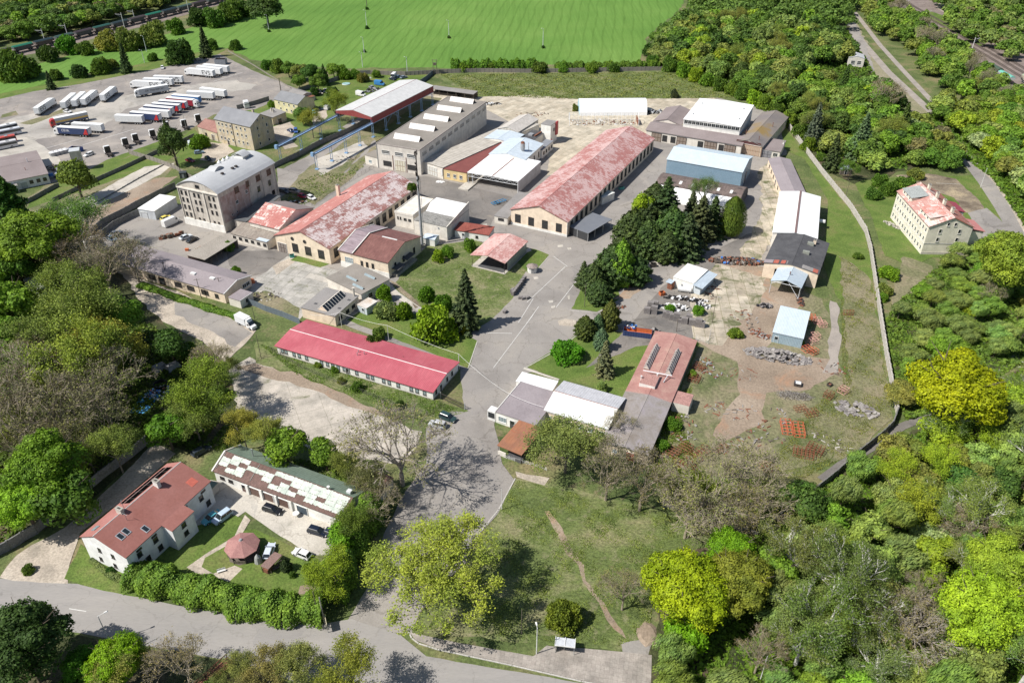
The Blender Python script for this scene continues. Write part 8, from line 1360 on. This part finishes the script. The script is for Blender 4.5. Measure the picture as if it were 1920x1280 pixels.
pines=[(1112,520,24,'pine',PN,1.5),(1095,512,18,'spruce',SP,1.7),(1150,495,34,'pine',PN,1.35),(1188,430,34,'pine',PN,1.4),(1215,445,30,'pine',PN,1.4),(1215,395,26,'pine',PN,1.5),(1250,378,34,'spruce',(.07,.105,.05),1.6),(1228,372,24,'pine',PN,1.5),(1262,430,34,'pine',(.07,.105,.045),1.5),(1250,460,26,'pine',PN,1.4),(1290,440,32,'spruce',(.07,.095,.06),1.6),(1315,410,32,'spruce',(.08,.105,.06),1.6),(1338,405,26,'spruce',SP,1.7),(1298,385,18,'spruce',(.08,.11,.075),1.9),(1165,475,28,'pine',PN,1.5),(1195,505,26,'pine',PN,1.3),(1125,545,24,'pine',PN,1.2),(1283,425,20,'spruce',SPB,1.7)]
for i,(x,y,r,k_,c,a) in enumerate(pines): T(k_,x,y,r,c,'dark conifer in the central grove, %s counted from the road tip upwards'%wd[i],a*.84,hc=.5)
T('broad',1207,389,21,LIME,'lime-yellow round tree glowing inside the conifer grove',1.75); T('pine',1166,492,23,(.16,.28,.05),'light green larch standing among dark conifers',2.0,hc=.5); T('birch',1320,365,16,(.13,.18,.06),'slim birch top in front of the white barrel hall',1.9); T('weeping',1375,405,24,(.12,.17,.045),'weeping birch at the right end of the conifer grove',1.5,hc=.5)
for i,(x,y,r,k_,c,a) in enumerate(((1098,612,20,'pine',(.08,.10,.03),1.2),(1122,605,11,'pine',SPB,1.8),(1145,590,18,'pine',(.10,.10,.035),1.7),(1135,670,20,'spruce',(.17,.19,.15),1.9),(1128,635,14,'pine',SPB,1.8))): T(k_,x,y,r,c,['brownish round thuja at the lower island','narrow blue-green juniper on the lower island','tall brown-green thuja at the lane corner','silvery blue spruce beside the canteen building','pale green juniper in the lower island'][i],a,hc=.5)
T('shrub',1068,655,32,(.10,.24,.02),'bright spreading bush on the lower island',.5); T('shrub',1130,722,10,BLO,'white flowering shrub at the foot of the silvery spruce'); T('pine',536,1058,10,(.035,.05,.025),'dark egg-shaped conifer on the garden lawn',1.5,hc=.5); T('shrub',548,1075,6,GG,'tiny shrub on the garden lawn'); T('shrub',577,1062,9,MG,'small rounded shrub near the garden beds'); T('airy',618,1082,40,(.24,.28,.03),'yellow-green tree at the garden corner'); T('broad',640,1010,34,(.18,.28,.03),'bright green tree over the court corner'); T('shrub',268,1072,26,(.13,.19,.05),'bushy shrub against the white house corner',.8)
T('shrub',440,505,9,BG,'green weed bush at the corner of the mill'); T('shrub',430,458,9,BG,'lush bush behind the corrugated annex')
# around the lorry park and yellow house
T('broad',322,268,26,(.06,.10,.03),'dark green tree with drooping crown between tractors and mill',1.4); T('spruce',312,245,12,SP,'dark conifer tip behind the drooping tree',1.8); T('shrub',372,262,16,(.14,.25,.03),'bright shrub before the old block outbuilding',.8); T('broad',566,214,15,(.13,.2,.06),'round grey-green tree by the curving drive'); T('airy',584,232,20,(.28,.28,.06),'yellowish tree beside the crane runway'); T('airy',628,200,20,(.26,.27,.06),'yellowish tree beside the crane hall gable'); T('shrub',507,193,7,BG,'small bush left of the yellow house')
T('spruce',232,108,10,SP,'dark lone spruce at the top edge of the lorry park',2.3,hc=.5); T('spruce',382,78,11,SP,'dark lone spruce at the field corner above the trailers',2.2,hc=.5); T('spruce',92,150,8,SP,'short dark spruce at the far left of the lorry park edge',1.8,hc=.5)
for i,(x,y,r,c) in enumerate(((105,138,10,MG),(145,130,13,DG),(185,120,15,MG),(205,117,12,OL),(332,92,22,DG),(285,105,8,MG),(395,82,10,MG),(440,82,10,MG),(122,82,16,(.12,.24,.04)),(85,95,16,DG),(30,115,26,MG),(5,125,20,DG),(200,72,18,OY),(240,68,20,OL),(285,58,22,OL),(325,47,14,MG),(370,30,16,DG),(400,28,18,MG),(430,15,20,MG),(160,85,14,MG),(455,12,16,DG),(497,12,30,DG),(842,69,3,DG),(1018,87,3.5,DG),(504,57,3,DG),(688,51,3.5,DG),(683,95,3,DG),(688,15,3,DG))): T('shrub' if r<27 else 'broad',x,y,r,c,'%s bush between field and coal train, %s'%('dark green' if c==DG else 'green',wd[i] if i<20 else ['twenty-first','large round dark one at the top','at the foot of the mid-field lamp','at the foot of the right field lamp','at the foot of the left field lamp','at the foot of the tall mast','at the foot of the short lamp','at the foot of the top A-pole'][i-20]),.85)
for i,(x,y,r,c) in enumerate(((500,118,10,MG),(520,120,12,OL),(540,128,14,MG),(560,132,16,OL),(583,135,18,DG),(600,142,14,MG),(560,150,14,MG),(595,155,16,MG),(625,130,14,BG),(645,133,12,BG),(665,135,10,BG),(680,142,10,OL),(620,170,10,MG),(705,136,8,BG),(590,170,8,DG))): T('broad' if r>13 else 'shrub',x,y,r,c,'garden tree between lorry park and crop field, %s from the left'%wd[i],1.0)
T('spruce',607,140,9,DG,'dark pointed conifer in the garden hedge',2.0,hc=.5); T('shrub',625,172,9,DG,'round dark bush in the garden with clutter'); T('shrub',1266,174,7,SP,'small dark conifer bush in the dry meadow'); T('shrub',1079,200,6,OL,'ragged bush at the left end of the white tunnel')
T('airy',1595,320,14,MG,'tree by the garden shed beyond the wall')
# scattered bushes near right wall
for i,(x,y,r,c) in enumerate(((1668,508,17,(.19,.30,.03)),(1660,540,14,OL),(1655,555,10,BG),(1610,478,9,MG),(1540,293,9,MG),(1700,340,18,MG),(1650,335,14,MG),(1720,322,14,OL),(1640,360,14,MG),(1670,350,16,MG),(1380,622,14,BG),(1300,640,8,BG),(1256,575,10,(.13,.26,.03)),(1312,580,12,(.13,.26,.03)),(1263,792,16,(.12,.22,.03)),(1240,830,16,(.12,.22,.03)),(1300,700,9,BG),(1503,640,6,BG),(750,757,10,DG),(640,712,8,OL),(668,724,12,MG),(598,680,9,BG),(628,690,9,BG),(205,1068,8,DG),(52,1065,10,MG))): T('shrub',x,y,r,c,'low bush on open ground, %s'%['lime one right of the wall','olive one right of the wall','small green one right of the wall','flat one in the grass left of the wall','at the wall bend','by the dug soil','left of the dug soil','above the dug soil','beyond the wall','near the garden shed','in the scrap yard','at the yard gate','in the plastic heap','right of the plastic heap','weeds by the canteen wall, upper','weeds by the canteen wall, lower','beside the canteen annex','at the corner of the metal shed','dark one on the bank','dry one on the bank','wide one on the bank','ivy on the barrack wall, left','ivy on the barrack wall, right','at the earth lane','by the mossy wall'][i],.7)
# --- scattered woods
def inpoly(x,y,P):
    c=False; n=len(P)
    for i in range(n):
        a,b=P[i],P[(i+1)%n]
        if (a.y>y)!=(b.y>y) and x<(b.x-a.x)*(y-a.y)/(b.y-a.y)+a.x: c=not c
    return c
def sample(pts,sp,seed,avoid=()):
    P=[G(*p) for p in pts]; rn=random.Random(seed); x0,x1=min(p.x for p in P),max(p.x for p in P); y0,y1=min(p.y for p in P),max(p.y for p in P); out=[]; row=0; y=y0
    while y<y1:
        x=x0+(sp/2 if row%2 else 0)
        while x<x1:
            a,b=x+rn.uniform(-.38,.38)*sp,y+rn.uniform(-.38,.38)*sp
            if inpoly(a,b,P) and all((a-q[0])**2+(b-q[1])**2>q[2]**2 for q in avoid): out.append((a,b))
            x+=sp
        y+=sp*.87; row+=1
    return out
CN={'y':('yellow-green',(.30,.36,.05)),'b':('bright green',(.19,.29,.05)),'m':('mid green',(.13,.205,.05)),'d':('dark green',(.085,.14,.045)),'o':('olive',(.235,.25,.09)),'g':('grey-green',(.215,.265,.115)),'p':('pale green',(.28,.34,.14)),'k':('brownish',(.23,.20,.15)),'w':('white-blossomed',(.40,.44,.30)),'s':('soft green',(.215,.285,.085))}
CAND=[]
KN={'broad':'tree','far':'tree','fine':'tree','airy':'young-leaved tree','bare':'leafless tree','shrub':'bush','willowy':'willow','birch':'birch','spruce':'spruce'}
def wood(zone,pts,sp,seed,mixk,hr,rr,avoid=()):
    rn=random.Random(seed+1)
    for x,y in sample(pts,sp,seed,avoid):
        kind,ck=rn.choices([m[:2] for m in mixk],[m[2] for m in mixk])[0]; R_=rn.uniform(*rr); H=rn.uniform(*hr)
        if kind=='shrub': H*=.45; R_*=.8
        if kind=='spruce': R_*=.75; H*=1.25
        px,py=PX(Vector((x,y,H*.6))); D=y*cc+HC*cs; rp=F*R_/D
        if px<-rp-25 or px>1945+rp or py>1305+rp or py<-40: continue
        CAND.append([zone,x,y,kind,ck,R_,H,rp,px])
BUSA=[(G(75,585).x,G(75,585).y,13),(G(275,800).x,G(275,800).y,13),(G(250,760).x,G(250,760).y,8),(G(378,862).x,G(378,862).y,9)]
MAPLE=[(G(1786,760).x,G(1786,760).y,10),(G(1330,1180).x,G(1330,1180).y,10)]
wood('wood behind the factory',[(1225,122),(1225,85),(1290,50),(1400,45),(1560,60),(1590,95),(1625,150),(1690,215),(1690,300),(1640,322),(1590,300),(1548,300),(1510,258),(1470,210),(1400,172),(1345,150),(1285,128)],8.6,1,[('far','m',4),('far','d',3),('far','b',2),('far','g',3),('far','y',1),('far','o',2),('airy','o',1),('spruce','d',.5),('far','p',1)],(8,13),(4.2,6.2),[(G(1608,150).x,G(1608,150).y,26)])
wood('clump beside the lane',[(1700,235),(1760,265),(1815,320),(1790,330),(1740,315),(1690,318),(1690,240)],7.5,2,[('far','m',3),('far','o',2),('far','w',1),('far','k',1),('far','b',1)],(7,10),(3.5,5))
wood('wood right of the lane',[(1735,205),(1770,195),(1840,220),(1930,210),(1990,300),(2000,520),(1965,480),(1935,410),(1900,350),(1855,305),(1790,255)],8.2,3,[('far','y',2),('far','b',3),('far','m',2),('far','w',1),('far','o',1.5),('far','p',1)],(8,12),(4.3,6))
wood('trees along the railway',[(1585,-5),(1650,0),(1700,30),(1760,80),(1850,150),(1930,205),(1930,235),(1860,230),(1800,190),(1740,140),(1690,95),(1640,60)],8.6,4,[('far','m',3),('far','s',3),('far','o',2),('bare','k',1.4),('far','b',1)],(8,12),(3.6,5.4))
wood('willow thicket right of the wall',[(1665,600),(1690,575),(1750,530),(1770,490),(1860,470),(1960,450),(1980,560),(1920,640),(1870,680),(1800,690),(1720,700),(1685,760),(1678,680)],7.2,5,[('willowy','s',4),('willowy','g',3),('willowy','p',2),('broad','b',1),('broad','o',1),('bare','k',.7),('shrub','y',1)],(4,7.5),(2.8,4.6),MAPLE)
wood('lower right wood',[(1500,955),(1560,925),(1640,870),(1730,830),(1800,800),(1880,740),(1960,690),(2010,900),(2010,1330),(1240,1330),(1235,1240),(1330,1210),(1440,1120),(1470,1010)],6.6,6,[('willowy','g',2.2),('willowy','s',2.2),('broad','b',1.3),('broad','y',.7),('broad','o',1.4),('birch','g',1.8),('broad','p',1),('bare','k',.8),('airy','y',.7),('broad','d',.7),('shrub','w',.3)],(7,11),(3.4,5.2),MAPLE)
wood('left edge wood',[(-60,470),(30,500),(110,520),(160,540),(120,620),(60,720),(20,760),(-60,900)],8,7,[('broad','b',2),('airy','o',3),('broad','m',2),('broad','d',1)],(9,12),(4,5.5),BUSA)
wood('wood left of the tarpaulin',[(120,640),(200,650),(230,700),(200,760),(215,830),(190,880),(120,930),(40,980),(0,900),(40,780)],8,8,[('bare','o',2),('airy','o',1.6),('bare','k',1.4)],(8,11),(4,5.5),BUSA)
wood('scrub by the waste ground',[(370,690),(430,690),(440,740),(400,830),(350,845),(350,770)],6.5,9,[('shrub','o',2),('airy','o',2),('shrub','k',1.5),('shrub','b',1)],(6,8),(2.8,4),BUSA)
wood('bottom edge planting',[(-40,1215),(40,1240),(100,1280),(300,1290),(480,1300),(640,1330),(640,1400),(-40,1400)],7,10,[('shrub','m',2),('shrub','d',2),('airy','o',1)],(7,9),(3.5,4.5))
wood('wood past the coal train',[(-60,95),(60,78),(170,50),(300,20),(380,-5),(300,-30),(180,-30),(-100,20)],9.5,11,[('far','m',3),('far','d',3),('far','o',1.5),('far','k',1),('far','b',1)],(8,12),(4.5,6.5))
wood('scrub beyond the railway',[(1740,-10),(1840,30),(1900,20),(1960,10),(1990,120),(1900,120),(1840,95),(1780,68)],11,12,[('far','m',3),('far','s',2),('far','g',2),('far','k',1)],(7,11),(4,6))
DEC=('broad','far','fine'); named=sum(1 for o in bpy.data.objects if o.parent is None and o.name.split('.')[0]=='deciduous_tree')
dec=sorted([c for c in CAND if c[3] in DEC],key=lambda c:-c[7]); keep=dec[:max(0,292-named)]; rest=dec[len(keep):]; ONE=[c for c in CAND if c[3] not in DEC]+keep; seen={}
for c in ONE: c.append(int(c[2]/9))
zrow={}
for c in ONE: zrow.setdefault(c[0],set()).add(c[9])
for z in zrow: zrow[z]=sorted(zrow[z])
NW='one two three four five six seven eight nine ten eleven twelve thirteen fourteen fifteen sixteen seventeen eighteen nineteen twenty'.split()
for c in sorted(ONE,key=lambda c:c[8]):
    zone,x,y,kind,ck,R_,H,rp,px,rw=c; ri=zrow[zone].index(rw); kk=(zone,ri,ck,KN[kind]); seen[kk]=i=seen.get(kk,0)+1
    row=NW[ri] if ri<20 else 'twenty-'+NW[ri-20]; nth=wd[i-1] if i<=20 else 'twenty-'+wd[i-21]
    tree(kind,x,y,R_,H,CN[ck][1],'%s %s, row %s of the %s, %s from left'%(CN[ck][0],KN[kind],row,zone,nth),'trees of the '+zone)
rg=np.random.default_rng(5); BV=[]
for v in range(4):
    P,d=crown_pts(rg,1700,4.2,-1.5,10,18,.42,.1); BV.append(quads(P,d,rg.uniform(.55,1.05,len(P)),rg))
Vs=[];Cs=[]
for c in rest:
    V=BV[rg.integers(4)].copy(); a_=rg.uniform(0,6.28); ca,sa=math.cos(a_),math.sin(a_); s_=c[5]/4.2; V=np.stack([(V[:,0]*ca-V[:,1]*sa)*s_+c[1],(V[:,0]*sa+V[:,1]*ca)*s_+c[2],V[:,2]*c[6]/10],1); Vs.append(V); Cs.append(np.tile([*(np.array(CN[c[4]][1])*rg.uniform(.85,1.15)),1.],(len(V),1)))
LEAFV=LEAF.copy(); LEAFV.name='foliage_tinted'; t=LEAFV.node_tree; oi=[n for n in t.nodes if n.type=='OBJECT_INFO'][0]; at=N(t,'Attribute',attribute_name='tint'); t.links.new(at.outputs['Color'],oi.outputs['Color'].links[0].to_socket)
V=np.concatenate(Vs); me=qmesh('foliage',V,[LEAFV]); ca_=me.color_attributes.new('tint','FLOAT_COLOR','POINT'); ca_.data.foreach_set('color',np.concatenate(Cs).astype(np.float32).ravel())
tag(inst(me,'wood_mass',None),'the closed mass of smaller trees in the woods behind the singled-out ones','wood',None,'stuff'); print('named',named,'single',len(ONE),'merged',len(rest))
# far woods as masses
def mass(name,label,pts,sp,seed,cols,r=(4.5,7),h=(8,13),nl=260,ls=(.9,1.9)):
    rg=np.random.default_rng(seed); S=sample(pts,sp,seed); Vs=[]
    for x,y in S:
        R_=rg.uniform(*r); H=rg.uniform(*h); P,d=crown_pts(rg,nl,R_,.5,H,7,.5,.1); P[:,0]+=x; P[:,1]+=y; Vs.append(quads(P,d,rg.uniform(ls[0],ls[1],len(P)),rg,1.3,.5))
    o=inst(qmesh('foliage',np.concatenate(Vs),[LEAF]),name,None,(0,0,0),0,cols); tag(o,label,'wood',None,'stuff'); print(name,len(S)); return o
mass('far_wood','distant wood at the top, right of the crop field',[(1230,85),(1280,45),(1310,5),(1340,-90),(1620,-90),(1600,-10),(1585,60),(1400,50),(1290,55)],9,20,(.13,.195,.065))
mass('far_wood','distant wood in the top left corner',[(-100,20),(180,-30),(300,-30),(380,-8),(470,-10),(480,-95),(-250,-95),(-250,30)],10,21,(.135,.19,.07)); mass('far_wood','distant wood in the top right corner',[(1760,-20),(1700,-95),(2300,-95),(2300,120),(1990,120),(1960,10),(1900,22),(1850,28)],10,22,(.14,.20,.08))
# undergrowth
def under(name,label,pts,n,seed,colr,h=1.2,size=(.35,.9)):
    rg=np.random.default_rng(seed); P=[G(*p) for p in pts]; x0,x1=min(p.x for p in P),max(p.x for p in P); y0,y1=min(p.y for p in P),max(p.y for p in P); X=rg.uniform(x0,x1,n*3); Y=rg.uniform(y0,y1,n*3); ins=np.zeros(len(X),bool); m=len(P)
    for i in range(m):
        a,b=P[i],P[(i+1)%m]
        if a.y==b.y: continue
        ins^=((a.y>Y)!=(b.y>Y))&(X<(b.x-a.x)*(Y-a.y)/(b.y-a.y)+a.x)
    X=X[ins][:n]; Y=Y[ins][:n]; hz=h*(.5+.5*np.sin(X*.45+seed)*np.sin(Y*.4))*(.6+.4*np.sin(X*1.3)*np.cos(Y*1.1)); Z=np.maximum(.03,hz*rg.uniform(.4,1,len(X))); c=np.stack([X,Y,Z],1)
    o=inst(qmesh('foliage',quads(c,np.tile([0,-.2,1.],(len(X),1)),rg.uniform(size[0],size[1],len(X)),rg,1.5,.8),[LEAF]),name,None,(0,0,0),0,colr); tag(o,label,'undergrowth',None,'stuff')
under('undergrowth','green undergrowth below the lower right wood',[(1500,935),(1640,855),(1740,800),(1900,700),(2000,660),(2000,1330),(1235,1330),(1235,1235),(1270,1060),(1440,990)],42000,31,(.13,.2,.035),1.6)
under('undergrowth','undergrowth among the willows beyond the right wall',[(1660,600),(1690,560),(1760,500),(1860,475),(1980,450),(1980,660),(1900,690),(1790,760),(1700,790),(1680,760)],26000,32,(.14,.2,.05),1.6)
under('undergrowth','undergrowth of the wood behind the factory wall',[(1215,115),(1280,60),(1590,60),(1640,140),(1700,215),(1700,320),(1545,305),(1475,215),(1400,180),(1290,135)],30000,33,(.10,.16,.03),2,(.7,1.5))
under('undergrowth','ivy and weeds under the left wood',[(-60,480),(150,520),(300,620),(420,690),(430,760),(370,850),(280,810),(140,940),(0,1020),(-60,1000)],36000,34,(.10,.14,.03),1.1)
under('undergrowth','weeds of the scrap yard edge',[(1225,880),(1240,780),(1270,740),(1300,720),(1280,800),(1300,850),(1340,900),(1450,900),(1480,960),(1400,1000),(1250,950)],15000,35,(.15,.18,.05),.7,(.2,.45)); under('undergrowth','weeds between lane and frame edge at the right',[(1700,235),(1760,205),(1930,210),(1990,420),(1930,440),(1860,335),(1790,285)],16000,36,(.12,.19,.035),1.5,(.6,1.2))
under('undergrowth','rough tufts on the meadow beside the entrance',[(935,960),(970,900),(1240,960),(1330,1010),(1230,1100),(1215,1190),(1160,1210),(1060,1205),(800,1180),(870,1060)],60000,37,(.19,.22,.09),.35,(.10,.26))
under('undergrowth','tufts along the grassy bank of the barrack',[(485,645),(815,750),(875,772),(800,795),(560,705)],14000,38,(.13,.19,.04),.5,(.12,.3)); under('undergrowth','tufts on the dry ground inside the right wall',[(1575,480),(1632,520),(1650,640),(1672,780),(1600,850),(1500,900),(1430,890),(1500,780),(1580,720)],36000,39,(.18,.18,.07),.35,(.12,.3))
under('undergrowth','tufts on the central lawn',[(740,540),(800,465),(900,455),(1020,482),(975,520),(880,620),(840,610)],15000,40,(.12,.18,.035),.25,(.1,.24)); under('undergrowth','dry tufts of the meadow behind the factory',[(825,140),(1265,136),(1340,162),(1395,184),(1100,187),(890,180)],22000,41,(.20,.21,.09),.5,(.3,.7)); under('undergrowth','weeds in the crane yard',[(520,385),(560,340),(600,324),(650,325),(725,262),(800,205),(700,300),(640,345),(560,390)],7000,42,(.14,.18,.05),.6,(.2,.5))
under('undergrowth','bushes at the foot of the earth lane trees',[(240,800),(300,830),(380,850),(440,770),(480,810),(440,845),(700,880),(700,940),(640,900),(430,850)],9000,43,(.12,.17,.035),1.2,(.2,.5))
